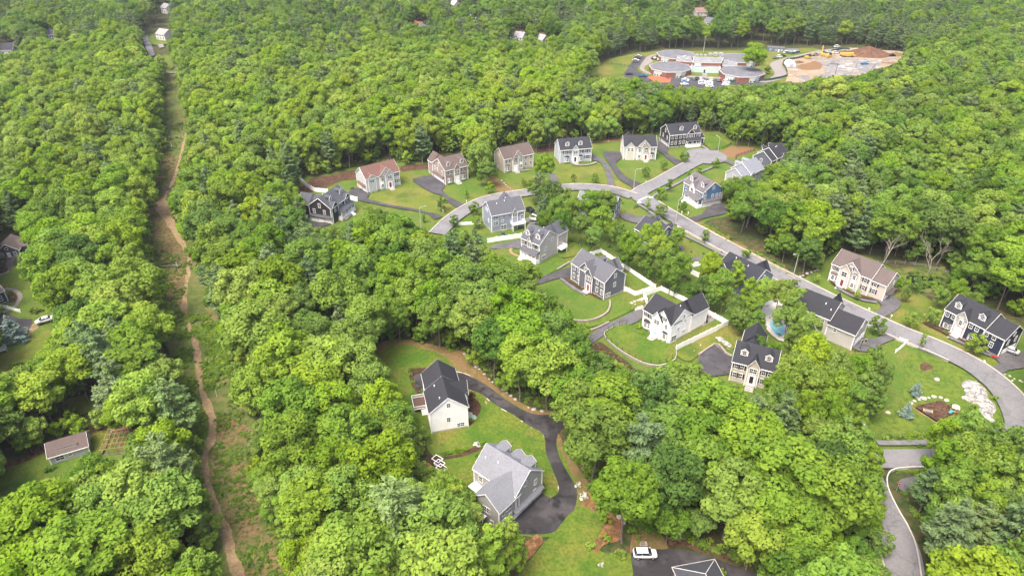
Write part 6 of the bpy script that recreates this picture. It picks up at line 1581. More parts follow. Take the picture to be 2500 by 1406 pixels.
ct = empty('wheelbarrow', q, -.5, 'red wheelbarrow on the drive beside the navy house', 'wheelbarrow'); MB().prism([(-.5, .35), (.5, .35), (.7, .75), (-.7, .75)], -.35, .35, 'y').build('tray', M['red'], ct); MB().tube([(.8, 0, .2), (.0, -.25, .35), (-1.3, -.3, .7)], .03, 5).tube([(.8, 0, .2), (.0, .25, .35), (-1.3, .3, .7)], .03, 5).build('handle', M['wood'], ct); MB().tube([(.85, -.05, .2), (.85, .05, .2)], .2, 10).build('wheel', M['black'], ct)

# ================================================================ BUILDING SITE
def mound(name, label, u, v, w, h, mat, seed=0, asp=.7):
    c = P(u, v); m = MB(); n, k = 28, 9
    vs = [(0, 0, h)]
    for r in range(1, k + 1):
        for a in range(n):
            t = a * 2 * math.pi / n; q = r / k
            rr = w * q * (1 + .12 * noise.noise(Vector((math.cos(t), math.sin(t), seed))))
            z = h * max(0, (1 - q) ** .95) + noise.noise(Vector((rr * math.cos(t) * .5, rr * math.sin(t) * .5, seed))) * .25 * (1 - q)
            vs.append((rr * math.cos(t), rr * math.sin(t) * asp, z))
    fs = [(0, 1 + a, 1 + (a + 1) % n) for a in range(n)]
    for r in range(k - 1): fs += [(1 + r * n + a, 1 + (r + 1) * n + a, 1 + (r + 1) * n + (a + 1) % n, 1 + r * n + (a + 1) % n) for a in range(n)]
    m.add(vs, fs)
    return tag(m.build(name, mat, None, c, fix=False), label, 'soil heap')
dirtpile = ground_mat('dark_heap_soil', [(0.105, 0.055, 0.035), ((0.150, 0.085, 0.055), .3, .42, .62), ((0.07, 0.035, 0.022), .9, .5, .7)], bump=.15)
mound('soil_heap', 'great dark brown soil heap at the back of the building site', *Z(1860, 90, 6.579, [(1690, 300)])[0], 18.0, 6.2, dirtpile, 1, .7)
mound('soil_heap', 'low dark soil heap left of the great one', *Z(1860, 90, 6.579, [(1330, 280)])[0], 9, 2.6, dirtpile, 2)
mound('soil_heap', 'tan soil heap at the right end of the building site', *Z(1860, 90, 6.579, [(2140, 310)])[0], 8.5, 2.6, M['leaf_litter'], 3)
mound('soil_heap', 'small dark soil heap beside the white tent', *Z(1860, 90, 6.579, [(585, 432)])[0], 6, 1.8, dirtpile, 4)
mound('gravel_heap', 'grey-green gravel heap in the middle of the building site', *Z(1860, 90, 6.579, [(1150, 455)])[0], 5.5, 1.6, M['drive_grey'], 5)
root = white_fence('green screened fence along the road of the building site', Z(1860, 90, 6.579, [(1400, 228), (1290, 222), (1180, 245), (1060, 268)]), 2.0, 'screened_fence', M['green_mesh'], 3.0, 'green screened fences')
white_fence('green screened fence curving round the building site towards the wood', Z(1860, 90, 6.579, [(800, 320), (680, 345), (560, 375), (400, 395), (340, 430), (335, 480), (370, 530), (400, 600), (395, 660), (300, 690), (120, 725), (-200, 745), (-560, 755)]), 2.0, 'screened_fence', M['green_mesh'], 3.0, 'green screened fences')
white_fence('green screened enclosure beside the site trailer', Z(1860, 90, 6.579, [(350, 290), (480, 305), (600, 280)]), 2.2, 'screened_fence', M['green_mesh'], 3.0, 'green screened fences')
def trailer(x, y, l, w, hh, label, mat, rz):
    p = sx_(x, y); r = empty('site_trailer', p, rz, label, 'trailer', 'trailers at the building site')
    MB().box(-l / 2, l / 2, -w / 2, w / 2, .4, hh).build('body', mat, r); MB().box(-l / 2 - .1, l / 2 + .1, -w / 2 - .1, w / 2 + .1, hh, hh + .15).build('roof', M['cargrey'], r)
    for k in range(3): link('window', win_both(.9, .8), r, None, (-l / 2 + (k + .5) * l / 3, -w / 2, 1.5))
    MB().box(-.45, .45, -w / 2 - .05, -w / 2, .45, 2.3).build('door', M['white'], r, (l * .16, 0, 0)); MB().box(-l / 2 + .3, l / 2 - .3, -w / 2 + .3, w / 2 - .3, 0, .4).build('base', M['black'], r)
trailer(215, 248, 11, 4.5, 3.2, 'long blue-grey trailer right of the big school tree', plain('blue_grey_panel', (.11, .135, .18)), -.25)
trailer(480, 268, 8, 3, 2.8, 'white-topped container behind the green screen', M['metal'], -.1)
def excavator(x, y, rz, label, up=True):
    r = empty('excavator', sx_(x, y), rz, label, 'excavator', 'earth-moving machines')
    MB().box(-1.9, 1.9, -1.5, -.8, 0, .9).build('track', M['black'], r); MB().box(-1.9, 1.9, .8, 1.5, 0, .9).build('track', M['black'], r)
    MB().box(-2.0, 1.2, -1.3, 1.3, .95, 2.2).build('body', M['yellow'], r); MB().box(.2, 1.6, -1.25, -.1, 2.0, 3.3).build('cab', M['glass'], r)
    p = [(1.2, .4, 1.8), (3.0, .4, 6.2), (5.4, .4, 5.4)] if up else [(1.2, .4, 1.8), (4.0, .4, 4.0), (6.0, .4, 2.4)]
    MB().tube(p, [.35, .32, .25], 5).build('boom', M['yellow'], r)
    e_ = Vector(p[-1]); MB().tube([e_, e_ + Vector((.6, 0, -2.6))], [.22, .18], 5).build('stick', M['yellow'], r)
    q_ = e_ + Vector((.6, 0, -2.9)); MB().prism([(q_.x - .6, q_.z + .5), (q_.x + .5, q_.z + .4), (q_.x + .3, q_.z - .4), (q_.x - .5, q_.z - .3)], q_.y - .5, q_.y + .5, 'y').build('bucket', M['cargrey'], r)
excavator(965, 315, 1.2, 'yellow excavator with its boom raised beside the site road')
excavator(1060, 345, .4, 'tan excavator working right of the raised-boom one', False)
excavator(730, 368, .2, 'small yellow excavator in front of the dark soil by the screened fence', False)
def dumper(x, y, rz, label):
    r = empty('dump_truck', sx_(x, y), rz, label, 'dump truck', 'earth-moving machines')
    for sx in (-3.6, -2.2, 2.6):
        for sy in (-1.2, 1.2): link('wheel', mesh_once('dtw', lambda: MB().tube([(0, -.3, 0), (0, .3, 0)], .85, 12).mesh('wheel', M['black'], True)), r, None, (sx, sy, .85))
    MB().box(-4.4, 4.2, -.8, .8, .9, 1.4).build('chassis', M['cargrey'], r); MB().prism([(-5.0, 2.2), (-3.9, 1.4), (1.6, 1.4), (2.2, 3.2), (-4.8, 3.0)], -1.5, 1.5, 'y').build('dump_bed', M['yellow'], r)
    MB().prism([(2.0, 1.3), (4.6, 1.3), (4.6, 2.0), (3.6, 2.3), (3.4, 3.4), (2.1, 3.4)], -1.2, 1.2, 'y').build('cab', M['yellow'], r); MB().box(3.3, 3.75, -1.0, 1.0, 2.35, 3.2).build('windscreen', M['glass'], r)
dumper(1370, 340, -.08, 'yellow articulated dump truck at the foot of the great soil heap')
r = empty('site_tent', sx_(445, 480), 0, 'white rounded site tent inside the curve of the screened fence', 'tent'); MB().prism([(-2.6, 0), (2.6, 0), (2.6, 2.2), (1.6, 3.4), (0, 3.9), (-1.6, 3.4), (-2.6, 2.2)], -3.2, 3.2, 'y').build('canopy', M['vinyl'], r); MB().box(-1.2, 1.2, -3.26, -3.2, 0, 2.4).build('door_flap', M['metal'], r)
r = empty('blue_lift', sx_(1640, 465), .2, 'blue lift machine on the grey gravel of the site', 'lift'); MB().box(-2.2, 2.2, -1, 1, .7, 1.6).build('body', M['carblue'], r); MB().tube([(-1.8, 0, 1.6), (2.6, 0, 2.6)], .22, 6).build('boom', M['carblue'], r); MB().box(2.2, 3.4, -.6, .6, 2.2, 3.2).build('basket', M['metal'], r)
for sx in (-1.4, 1.4):
    for sy in (-.95, .95): link('wheel', mesh_once('blw', lambda: MB().tube([(0, -.2, 0), (0, .2, 0)], .5, 10).mesh('wheel', M['black'], True)), r, None, (sx, sy, .5))
k = 0
for x, y, l, w, rz in [(1270, 500, 5, 2.4, .3), (1330, 480, 6, 1.5, .1), (1400, 455, 5, 2, .2), (1360, 520, 7, 1.2, 0), (1430, 535, 6, .8, 0), (1350, 555, 8, .8, 0), (1270, 345, 3, 2, .4), (1390, 410, 4, 1, 0), (1890, 405, 3, 2, .3), (1800, 440, 4, 1.2, .2), (1590, 405, 4, .9, .1), (1700, 412, 4, 1, 0), (545, 555, 3, 1.6, .4), (450, 640, 2.6, 1.4, .2), (1850, 515, 3, 1, .5)]:
    o = MB().box(-l / 2, l / 2, -w / 2, w / 2, 0, .5).box(-l / 2 + .2, l / 2 - .4, -w / 2 + .15, w / 2 - .2, .5, .85).build('material_stack', M['pale_concrete'], None, sx_(x, y), rz)
    tag(o, 'pale stack of building material, %s counted over the building site from the %s' % (ordn(k), 'gravel pad'), 'material stack', 'stacks of building material'); k += 1
for (x0, y0), (x1, y1), lab in [((1130, 430), (1040, 490), 'left'), ((1830, 455), (1730, 575), 'right'), ((1530, 450), (1500, 520), 'middle')]:
    a, b = sx_(x0, y0), sx_(x1, y1); d = b - a
    tag(MB().box(0, d.length, -.25, .25, -.1, 1.0).build('foundation_wall', M['cargrey'], None, a, math.atan2(d.y, d.x)), 'dark concrete footing wall, the %s one of three on the building site' % lab, 'foundation wall', 'footing walls on the site')
for i, (x, y) in enumerate([(640, 690), (665, 665), (770, 735), (760, 700)]):
    q = sc(x, y); r = empty('climbing_set', q, .3 * i, 'red and blue climbing frame, %s from the left on the orange play surface' % ordn(i), 'climbing frame', 'school climbing frames')
    MB().tube([(-1, -1, 0), (-.6, 0, 2.6), (-1, 1, 0)], .1, 5).tube([(1, -1, 0), (.6, 0, 2.6), (1, 1, 0)], .1, 5).tube([(-.6, 0, 2.6), (.6, 0, 2.6)], .1, 5).build('frame', M['red'] if i % 2 == 0 else M['carblue'], r); MB().box(-.8, .8, -.5, .5, 1.2, 1.35).build('platform', M['carblue'], r)
q = P(*Z(1860, 90, 6.579, [(1150, 720)])[0])
pl = empty('utility_pole', q, 0, 'dark utility pole at the near edge of the building site', 'utility pole'); MB().tube([(0, 0, 0), (0, 0, 10.5)], [.2, .13], 7).build('pole', M['bark'], pl); MB().box(-1.2, 1.2, -.07, .07, 9.6, 9.8).build('crossarm', M['bark'], pl)
for i, (u, v, hh) in enumerate([(434, 655, 2.2), (530, 968, 2.0), (447, 337, 2.2), (420, 361, 2.2)]):
    p_ = P(u, v); r = empty('marker_post', p_, 0, 'thin white pipeline marker post, %s in the corridor' % ('next to the tumbled stone wall', 'on the green slope by the lower path', 'beside the upper end of the dirt path', 'on the far grass of the corridor')[i], 'marker post', 'pipeline marker posts')
    link('post', mesh_once(('mp', hh), lambda: MB().tube([(0, 0, 0), (0, 0, hh)], .07, 6).mesh('post', M['white'], True)), r); link('cap', mesh_once('mpc', lambda: MB().lathe([(.09, 0), (.10, .3), (.02, .36)], 6).mesh('cap', M['yellow'], True)), r, None, (0, 0, hh))
sp_ = P(*Z(1950, 900, 2.778, [(660, 830)])[0])
r = empty('stop_sign', sp_, -.3, 'red stop sign on the corner of the lower junction', 'stop sign')
MB().tube([(0, .06, 0), (0, .06, 2.9)], .04, 6).build('post', M['metal'], r)
oc = [(.40 * math.cos(math.pi / 8 + k * math.pi / 4), 2.5 + .40 * math.sin(math.pi / 8 + k * math.pi / 4)) for k in range(8)]
MB().prism(oc, -.02, .02, 'y').build('sign_plate', M['red'], r)
tx = bpy.data.curves.new('lettering', 'FONT'); tx.body = 'STOP'; tx.size = .30; tx.align_x = 'CENTER'; tx.align_y = 'CENTER'; tx.extrude = .005; tx.materials.append(M['white'])
tmp_ = bpy.data.objects.new('lettering_curve', tx); COL.objects.link(tmp_); bpy.context.view_layer.update()
lm_ = bpy.data.meshes.new_from_object(tmp_.evaluated_get(bpy.context.evaluated_depsgraph_get())); bpy.data.objects.remove(tmp_)
lo_ = link('lettering', lm_, r); lo_.location = (0, -.03, 2.5); lo_.rotation_euler = (math.pi / 2, 0, 0)
# ================================================================ TREES
def quads_mesh(name, cen, nor, size, aspect, clump, mat, rs, droop=None):
    """many small leaf-sprays: cen (n,3), nor (n,3), size (n,)"""
    n = len(cen)
    nor = nor / np.maximum(np.linalg.norm(nor, axis=1, keepdims=True), 1e-6)
    ref = rs.normal(size=(n, 3))
    a = np.cross(nor, ref); a /= np.maximum(np.linalg.norm(a, axis=1, keepdims=True), 1e-6)
    if droop is not None:
        a = droop - nor * np.sum(droop * nor, axis=1, keepdims=True)
        a /= np.maximum(np.linalg.norm(a, axis=1, keepdims=True), 1e-6)
    b = np.cross(nor, a)
    s = size[:, None]
    k = rs.uniform(0.75, 1.25, (n, 4, 1))
    v = np.empty((n, 4, 3))
    v[:, 0] = cen + (a + b * aspect * 0.3) * s * k[:, 0]
    v[:, 1] = cen + (b * aspect) * s * k[:, 1]
    v[:, 2] = cen - (a + b * aspect * 0.2) * s * k[:, 2]
    v[:, 3] = cen - (b * aspect) * s * k[:, 3]
    me = bpy.data.meshes.new(name)
    me.vertices.add(n * 4); me.vertices.foreach_set('co', v.reshape(-1).astype(np.float32))
    me.loops.add(n * 4); me.loops.foreach_set('vertex_index', np.arange(n * 4, dtype=np.int32))
    me.polygons.add(n); me.polygons.foreach_set('loop_start', np.arange(0, n * 4, 4, dtype=np.int32))
    me.polygons.foreach_set('loop_total', np.full(n, 4, dtype=np.int32))
    at = me.attributes.new('clump', 'FLOAT', 'FACE')
    at.data.foreach_set('value', clump.astype(np.float32))
    me.materials.append(mat)
    me.update(); me.validate()
    return me

def broad_crown(name, seed, mat, nl=42, per=160, zc=0.68, R=0.27, V=0.30, ragged=0.16, leaf=0.0175, low=-0.75, flat=1.0, lmul=1.0):
    """a crown for a tree of height 1: billowing clumps over an ellipsoid centred at zc"""
    rs = np.random.RandomState(seed)
    C, Nn, S, K = [], [], [], []
    for i in range(nl):
        if i < nl * 0.78:
            while True:
                d = rs.normal(size=3); d /= np.linalg.norm(d)
                if d[2] > low: break
            rr = 1.0 - abs(rs.normal(0, ragged)) + (0.12 if rs.rand() < 0.15 else 0)
        else:
            d = rs.normal(size=3); d /= np.linalg.norm(d); rr = rs.uniform(0.2, 0.7)
        c = np.array([d[0] * R * rr, d[1] * R * rr, zc + d[2] * V * rr * flat])
        lr = R * lmul * rs.uniform(0.17, 0.37) * (1.0 if d[2] > -0.2 else 0.85)
        m = int(per * 1.15 * (lr / (R * 0.3)) ** 2)
        o = rs.normal(size=(m, 3)); o /= np.linalg.norm(o, axis=1, keepdims=True)
        keep = (o @ d * 0.6 + o[:, 2] * 0.8) > -0.45
        o = o[keep]; m = len(o)
        rad = lr * (1 - np.abs(rs.normal(0, 0.16, m)))
        p = c + o * rad[:, None] * np.array([1, 1, 0.8])
        C.append(p)
        Nn.append(o * 0.9 + np.array([0, 0, 0.45]) + rs.normal(0, 0.5, (m, 3)))
        S.append(leaf * rs.uniform(0.6, 1.25, m))
        K.append(np.clip(rs.normal(0.5, 0.26) + rs.normal(0, 0.22, m), 0, 1))
    return quads_mesh(name, np.concatenate(C), np.concatenate(Nn), np.concatenate(S), 0.75, np.concatenate(K), mat, rs)

def pine_crown(name, seed, mat, base=0.3, spread=0.2, levels=13, leaf=0.019, open_=1.0, up=0.25, tip=0.5):
    rs = np.random.RandomState(seed)
    C, Nn, S, K, D = [], [], [], [], []
    for L in range(levels):
        t = L / (levels - 1)
        z = base + (0.97 - base) * t
        ln = spread * ((1 - t) ** tip) * (0.55 + 0.45 * min(1, t * 4 + 0.4)) + 0.02
        nb = int(7 - 3 * t)
        a0 = rs.uniform(0, 6.28)
        for b in range(nb):
            a = a0 + 6.283 * b / nb + rs.normal(0, 0.25)
            l = ln * rs.uniform(0.6, 1.2)
            zz = z + rs.normal(0, 0.015)
            m = int(95 * open_ * (0.35 + l / spread))
            q = np.sqrt(rs.uniform(0.03, 1, m))
            wid = l * 0.34 * (1 - 0.45 * q)
            off = rs.normal(0, 1, m) * wid * 0.6
            dr = np.array([math.cos(a), math.sin(a)]); pr = np.array([-dr[1], dr[0]])
            xy = dr[None] * (q * l)[:, None] + pr[None] * off[:, None]
            h = zz + up * l * q ** 1.5 + rs.normal(0, 0.008, m) - np.abs(off) * 0.15
            C.append(np.column_stack([xy, h]))
            Nn.append(np.array([0, 0, 1.0]) + rs.normal(0, 0.55, (m, 3)) + np.column_stack([xy, xy[:, 0] * 0]) * 1.2)
            S.append(leaf * rs.uniform(0.6, 1.4, m))
            kk = rs.normal(0.5, 0.22)
            K.append(np.clip(kk + (q - 0.5) * 0.5 + rs.normal(0, 0.2, m), 0, 1))
            D.append(np.column_stack([np.tile(dr, (m, 1)) + rs.normal(0, 0.4, (m, 2)), rs.normal(0.2, 0.3, m)]))
    return quads_mesh(name, np.concatenate(C), np.concatenate(Nn), np.concatenate(S), 0.42, np.concatenate(K), mat, rs, np.concatenate(D))

def trunk_mesh(name, seed, mat, top=0.72, r=0.011, lean=0.02, limbs=5, start=0.42):
    rs = random.Random(seed)
    mb = MB()
    pts = [(0, 0, -0.01)]
    x = y = 0
    for i in range(1, 6):
        x += rs.uniform(-lean, lean); y += rs.uniform(-lean, lean)
        pts.append((x, y, top * i / 5))
    mb.tube(pts, [r * 1.35, r, r * 0.9, r * 0.75, r * 0.55, r * 0.25], 6)
    for k in range(limbs):
        z = rs.uniform(start, top * 0.85); f = z / top * 5; i = int(f)
        p = Vector(pts[i]).lerp(Vector(pts[min(i + 1, 5)]), f - i)
        a = rs.uniform(0, 6.28); l = rs.uniform(0.10, 0.2)
        q = p + Vector((math.cos(a) * l * 0.6, math.sin(a) * l * 0.6, l * 0.45)); w = p + Vector((math.cos(a) * l, math.sin(a) * l, l * 1.1))
        mb.tube([p, q, w], [r * 0.5, r * 0.35, r * 0.12], 5)
    return mb.mesh(name, mat)

def bare_mesh(name, seed, mat, depth=4):
    rs = random.Random(seed); mb = MB()
    def grow(p, d, l, r, k):
        q = p + d * l * 0.5 + Vector((rs.uniform(-.04, .04), rs.uniform(-.04, .04), 0)) * l
        e = q + (d + Vector((rs.uniform(-.25, .25), rs.uniform(-.25, .25), 0.05))).normalized() * l * 0.5
        mb.tube([p, q, e], [r, r * 0.85, r * 0.62], 5)
        if k == 0: return
        for j in range(3 if k > 1 else 2):
            a = rs.uniform(0, 6.28); sp = rs.uniform(0.35, 0.75)
            nd = (d + Vector((math.cos(a) * sp, math.sin(a) * sp, rs.uniform(-0.1, 0.25)))).normalized()
            grow(e if j < 2 else q, nd, l * rs.uniform(0.5, 0.78), r * 0.58, k - 1)
    grow(Vector((0, 0, 0)), Vector((0.05, 0.02, 1)).normalized(), 0.42, 0.014, depth)
    return mb.mesh(name, mat)

CROWNS = [broad_crown('crown_a%d' % i, 11 + i, LEAF, nl=58 + 4 * (i % 4), zc=[.70, .66, .68, .72, .64, .69, .67, .71][i], R=[.27, .29, .25, .28, .30, .24, .27, .26][i],
                      V=[.27, .30, .31, .26, .32, .30, .29, .28][i], ragged=[.14, .2, .16, .12, .2, .18, .22, .15][i]) for i in range(8)]
TALL = [broad_crown('crown_t%d' % i, 41 + i, LEAF, nl=58, zc=.62, R=.20, V=.37, ragged=.22, leaf=.0155, low=-.95) for i in range(4)]
SOFT = [broad_crown('crown_f%d' % i, 31 + i, LEAF, nl=30, per=190, zc=[.66, .69, .64, .67][i], R=[.27, .28, .26, .29][i], V=[.29, .27, .31, .28][i], ragged=.09, leaf=.021, lmul=1.35) for i in range(4)]
SMALL = [broad_crown('crown_s%d' % i, 61 + i, LEAF, nl=30, per=110, zc=.56, R=.36, V=.42, ragged=.2, leaf=.032, low=-1) for i in range(4)]
YOUNG = [broad_crown('crown_y%d' % i, 81 + i, LEAF, nl=30, per=110, zc=.60, R=.33, V=.38, ragged=.12, leaf=.032, low=-.9) for i in range(3)]
SLIM = [broad_crown('crown_c%d' % i, 91 + i, LEAF, nl=26, per=80, zc=.55, R=.24, V=.42, ragged=.3, leaf=.030, low=-1) for i in range(2)]
BUSH = [broad_crown('crown_b%d' % i, 101 + i, LEAF, nl=16, per=90, zc=.42, R=.60, V=.50, ragged=.16, leaf=.060, low=-.3) for i in range(3)]
PINES = [pine_crown('needles_%d' % i, 121 + i, NEEDLE, base=[.30, .22, .38, .28, .15][i], spread=[.21, .24, .20, .26, .24][i], levels=[13, 12, 11, 12, 14][i], tip=[.5, .6, .45, .4, .8][i]) for i in range(5)]
FIR = pine_crown('needles_fir', 151, SPRUCE, base=.06, spread=.36, levels=12, leaf=.026, up=.06, tip=.85, open_=.8)
TRUNKS = [trunk_mesh('trunk_%d' % i, 161 + i, M['bark']) for i in range(4)]
PTRUNKS = [trunk_mesh('trunk_pine_%d' % i, 171 + i, M['pale_bark'] if i else M['bark'], top=.9, r=.010, lean=.008, limbs=4, start=.2) for i in range(2)]

def instancer(name, pts, meshes, label=None):
    """ONE object: copies of a few source meshes on many points (pts: x, y, z, scale_xy, scale_z, rot, tint, idx)"""
    me = bpy.data.meshes.new(name)
    n = len(pts)
    a = np.array(pts, dtype=np.float32)
    me.vertices.add(n); me.vertices.foreach_set('co', a[:, :3].reshape(-1).copy())
    for nm, col in (('sxy', 3), ('sz', 4), ('rot', 5), ('tint', 6)):
        at = me.attributes.new(nm, 'FLOAT', 'POINT'); at.data.foreach_set('value', a[:, col].copy())
    at = me.attributes.new('idx', 'INT', 'POINT'); at.data.foreach_set('value', a[:, 7].astype(np.int32))
    o = bpy.data.objects.new(name, me); COL.objects.link(o)
    ng = bpy.data.node_groups.new(name + '_scatter', 'GeometryNodeTree')
    ng.interface.new_socket('Geometry', in_out='INPUT', socket_type='NodeSocketGeometry')
    ng.interface.new_socket('Geometry', in_out='OUTPUT', socket_type='NodeSocketGeometry')
    gi = ng.nodes.new('NodeGroupInput'); go = ng.nodes.new('NodeGroupOutput')
    iop = ng.nodes.new('GeometryNodeInstanceOnPoints')
    jn = ng.nodes.new('GeometryNodeJoinGeometry')
    for src in meshes:
        oi = ng.nodes.new('GeometryNodeObjectInfo'); oi.inputs['Object'].default_value = src
        oi.inputs['As Instance'].default_value = True
        ng.links.new(oi.outputs['Geometry'], jn.inputs[0])
    def attr(nm, t):
        q = ng.nodes.new('GeometryNodeInputNamedAttribute'); q.data_type = t; q.inputs['Name'].default_value = nm
        return [s for s in q.outputs if s.name == 'Attribute' and s.enabled][0]
    cs = ng.nodes.new('ShaderNodeCombineXYZ'); cr = ng.nodes.new('ShaderNodeCombineXYZ')
    sx = attr('sxy', 'FLOAT')
    ng.links.new(sx, cs.inputs[0]); ng.links.new(sx, cs.inputs[1]); ng.links.new(attr('sz', 'FLOAT'), cs.inputs[2])
    ng.links.new(attr('rot', 'FLOAT'), cr.inputs[2])
    ng.links.new(gi.outputs[0], iop.inputs['Points']); ng.links.new(jn.outputs[0], iop.inputs['Instance'])
    iop.inputs['Pick Instance'].default_value = True
    ng.links.new(attr('idx', 'INT'), iop.inputs['Instance Index'])
    ng.links.new(cr.outputs[0], iop.inputs['Rotation']); ng.links.new(cs.outputs[0], iop.inputs['Scale'])
    ng.links.new(iop.outputs[0], go.inputs[0])
    md = o.modifiers.new('scatter', 'NODES'); md.node_group = ng
    o['kind'] = 'stuff'
    return o

def source(name, crown, trunk):
    """an unlinked mesh object (crown and trunk in one) that the scatter copies"""
    me = crown.copy(); me.name = name
    if trunk is not None:
        bm = bmesh.new(); bm.from_mesh(me)
        lay = bm.faces.layers.float.get('clump')
        n0 = len(bm.faces)
        bm.from_mesh(trunk)
        bm.faces.ensure_lookup_table()
        for f in bm.faces[n0:]: f.material_index = 1
        bm.to_mesh(me); bm.free()
        me.materials.append(trunk.materials[0])
    return bpy.data.objects.new(name, me)
# ================================================================ TREES AND WOODS
# stretches of ground the photo shows free of forest crowns (survey outlines on the photo), and where no forest tree stands
VIS = [
 [(412,160),(402,230),(405,290),(400,345),(397,400),(390,450),(372,488),(366,540),(372,600),(388,660),(402,720),(418,775),(432,830),(442,880),(458,930),(482,1000),(488,1060),(486,1120),(502,1180),(527,1250),(542,1330),(550,1406),(580,1560),(735,1560),(690,1406),(668,1330),(640,1250),(612,1170),(602,1100),(588,1050),(570,1000),(560,940),(556,880),(540,830),(512,770),(488,700),(472,640),(455,600),(436,550),(410,520),(403,495),(420,468),(438,410),(449,350),(453,310),(443,260),(432,210),(427,160)],
 # north row of houses, street and lawns
 [(730,434),(765,432),(870,412),(876,402),(970,388),(985,405),(1050,398),(1053,382),(1066,374),(1130,376),(1144,404),(1148,432),(1165,442),(1195,444),(1212,425),(1210,362),(1230,357),(1295,350),(1306,376),(1352,368),(1353,344),(1440,338),(1446,352),(1480,345),(1512,345),(1514,333),(1600,331),(1610,342),(1612,318),(1625,309),(1705,304),(1714,324),(1740,324),(1790,348),(1795,360),(1835,362),(1854,372),(1870,362),(1890,352),(1926,358),(1924,382),(1885,404),(1862,408),(1858,440),(1800,420),(1790,430),(1735,445),(1758,470),(1758,498),(1782,512),(1772,524),(1735,534),(1706,548),(1850,632),(1910,655),(1945,678),(1952,684),(1975,668),(2018,655),(2025,632),(2038,622),(2150,655),(2162,662),(2152,690),(2190,700),(2240,718),(2300,748),(2300,742),(2322,734),(2440,782),(2460,790),(2452,832),(2500,846),(2500,1050),(2478,1050),(2450,1045),(2420,1055),(2390,1020),(2350,1018),(2270,1050),(2262,1085),(2260,1140),(2230,1145),(2165,1140),(2160,1110),(2145,1085),(2110,1060),(2120,1030),(2165,990),(2212,960),(2225,905),(2195,842),(2160,845),(2100,855),(2085,840),(2060,840),(2030,790),(1990,770),(1965,730),(1950,712),(1880,680),(1870,700),(1845,690),(1790,640),(1740,640),(1690,640),(1660,610),(1640,580),(1600,560),(1560,545),(1500,500),(1440,470),(1300,475),(1282,490),(1280,560),(1180,572),(1170,500),(1110,545),(1080,575),(1060,568),(1030,555),(985,535),(900,500),(860,540),(850,545),(810,552),(757,552),(762,500),(745,485),(724,455)],
 # middle houses
 [(1180,612),(1262,590),(1280,540),(1365,565),(1440,570),(1455,605),(1480,610),(1610,690),(1640,718),(1670,735),(1775,780),(1772,800),(1660,860),(1650,885),(1600,895),(1560,888),(1500,862),(1440,830),(1430,845),(1425,815),(1485,772),(1440,782),(1400,770),(1350,712),(1318,695),(1300,690),(1395,645),(1350,660),(1290,640)],
 [(1660,870),(1730,815),(1790,830),(1830,810),(1870,830),(1908,868),(1890,955),(1830,960),(1785,930),(1750,915),(1710,900),(1690,880)],
 [(1905,575),(1700,560),(1640,520),(1600,500),(1560,480)],
 # south clearing
 [(918,850),(948,836),(993,834),(1044,846),(1085,857),(1126,861),(1153,888),(1187,922),(1221,950),(1273,987),(1314,1009),(1358,1013),(1362,1060),(1380,1110),(1400,1160),(1440,1210),(1480,1260),(1500,1290),(1480,1330),(1530,1335),(1545,1350),(1600,1340),(1650,1338),(1690,1345),(1740,1358),(1800,1380),(1850,1406),(1860,1520),(1265,1520),(1272,1406),(1320,1330),(1310,1300),(1240,1265),(1195,1250),(1185,1200),(1160,1170),(1130,1160),(1100,1150),(1080,1140),(1045,1120),(1050,1090),(1030,1040),(1000,1000),(985,960),(960,900),(930,880)],
 # lower left yards
 [(0,1145),(60,1125),(118,1100),(122,1080),(215,1066),(235,1050),(305,1045),(312,1115),(280,1120),(250,1115),(215,1105),(190,1120),(135,1140),(110,1180),(60,1205),(0,1230)],
 [(160,978),(205,968),(215,985),(235,955),(240,990),(215,1005),(165,1005)],
 [(10,625),(12,600),(40,578),(72,596),(65,606),(35,640),(32,665),(45,690),(50,735),(80,760),(120,775),(135,790),(128,810),(110,825),(85,845),(70,890),(20,895),(0,900),(0,650)],
 # school and building site
 [(1432,187),(1470,165),(1530,142),(1600,124),(1680,122),(1720,124),(1800,124),(1810,105),(1845,98),(1875,118),(1960,116),(2020,122),(2060,118),(2110,112),(2145,128),(2200,134),(2206,148),(2170,160),(2120,172),(2090,185),(2040,183),(2000,190),(1950,200),(1890,200),(1810,206),(1760,214),(1640,206),(1600,196),(1540,192),(1500,188)],
 # far street, far houses
 [(347,88),(360,88),(372,112),(380,138),(368,142),(356,120)],[(382,66),(412,66),(418,82),(402,110),(385,108),(378,84)],[(402,140),(418,140),(424,170),(412,170)],
 [(0,104),(32,103),(45,118),(42,124),(0,130)],[(117,70),(132,72),(134,94),(116,96)],[(398,5),(412,8),(408,36),(398,30)],[(1010,49),(1032,54),(1030,64),(1012,60)],[(1258,76),(1284,78),(1282,90),(1258,94)],[(1244,90),(1262,88),(1262,100),(1244,100)],
 [(1316,82),(1334,84),(1332,100),(1318,96)],[(1100,0),(1118,0),(1116,8),(1102,8)],[(1156,26),(1170,26),(1168,33),(1156,33)],[(1694,18),(1722,16),(1724,30),(1698,26)],[(1726,42),(1746,44),(1744,54),(1726,52)],[(2244,42),(2256,43),(2256,48),(2244,48)],[(2284,42),(2297,44),(2295,50),(2284,49)],
 # street at the bottom right
 [(2165,1145),(2200,1150),(2240,1160),(2225,1195),(2195,1205),(2185,1220),(2230,1290),(2254,1406),(2262,1560),(2165,1560),(2158,1406),(2168,1350),(2175,1280),(2165,1220),(2162,1180)],
]
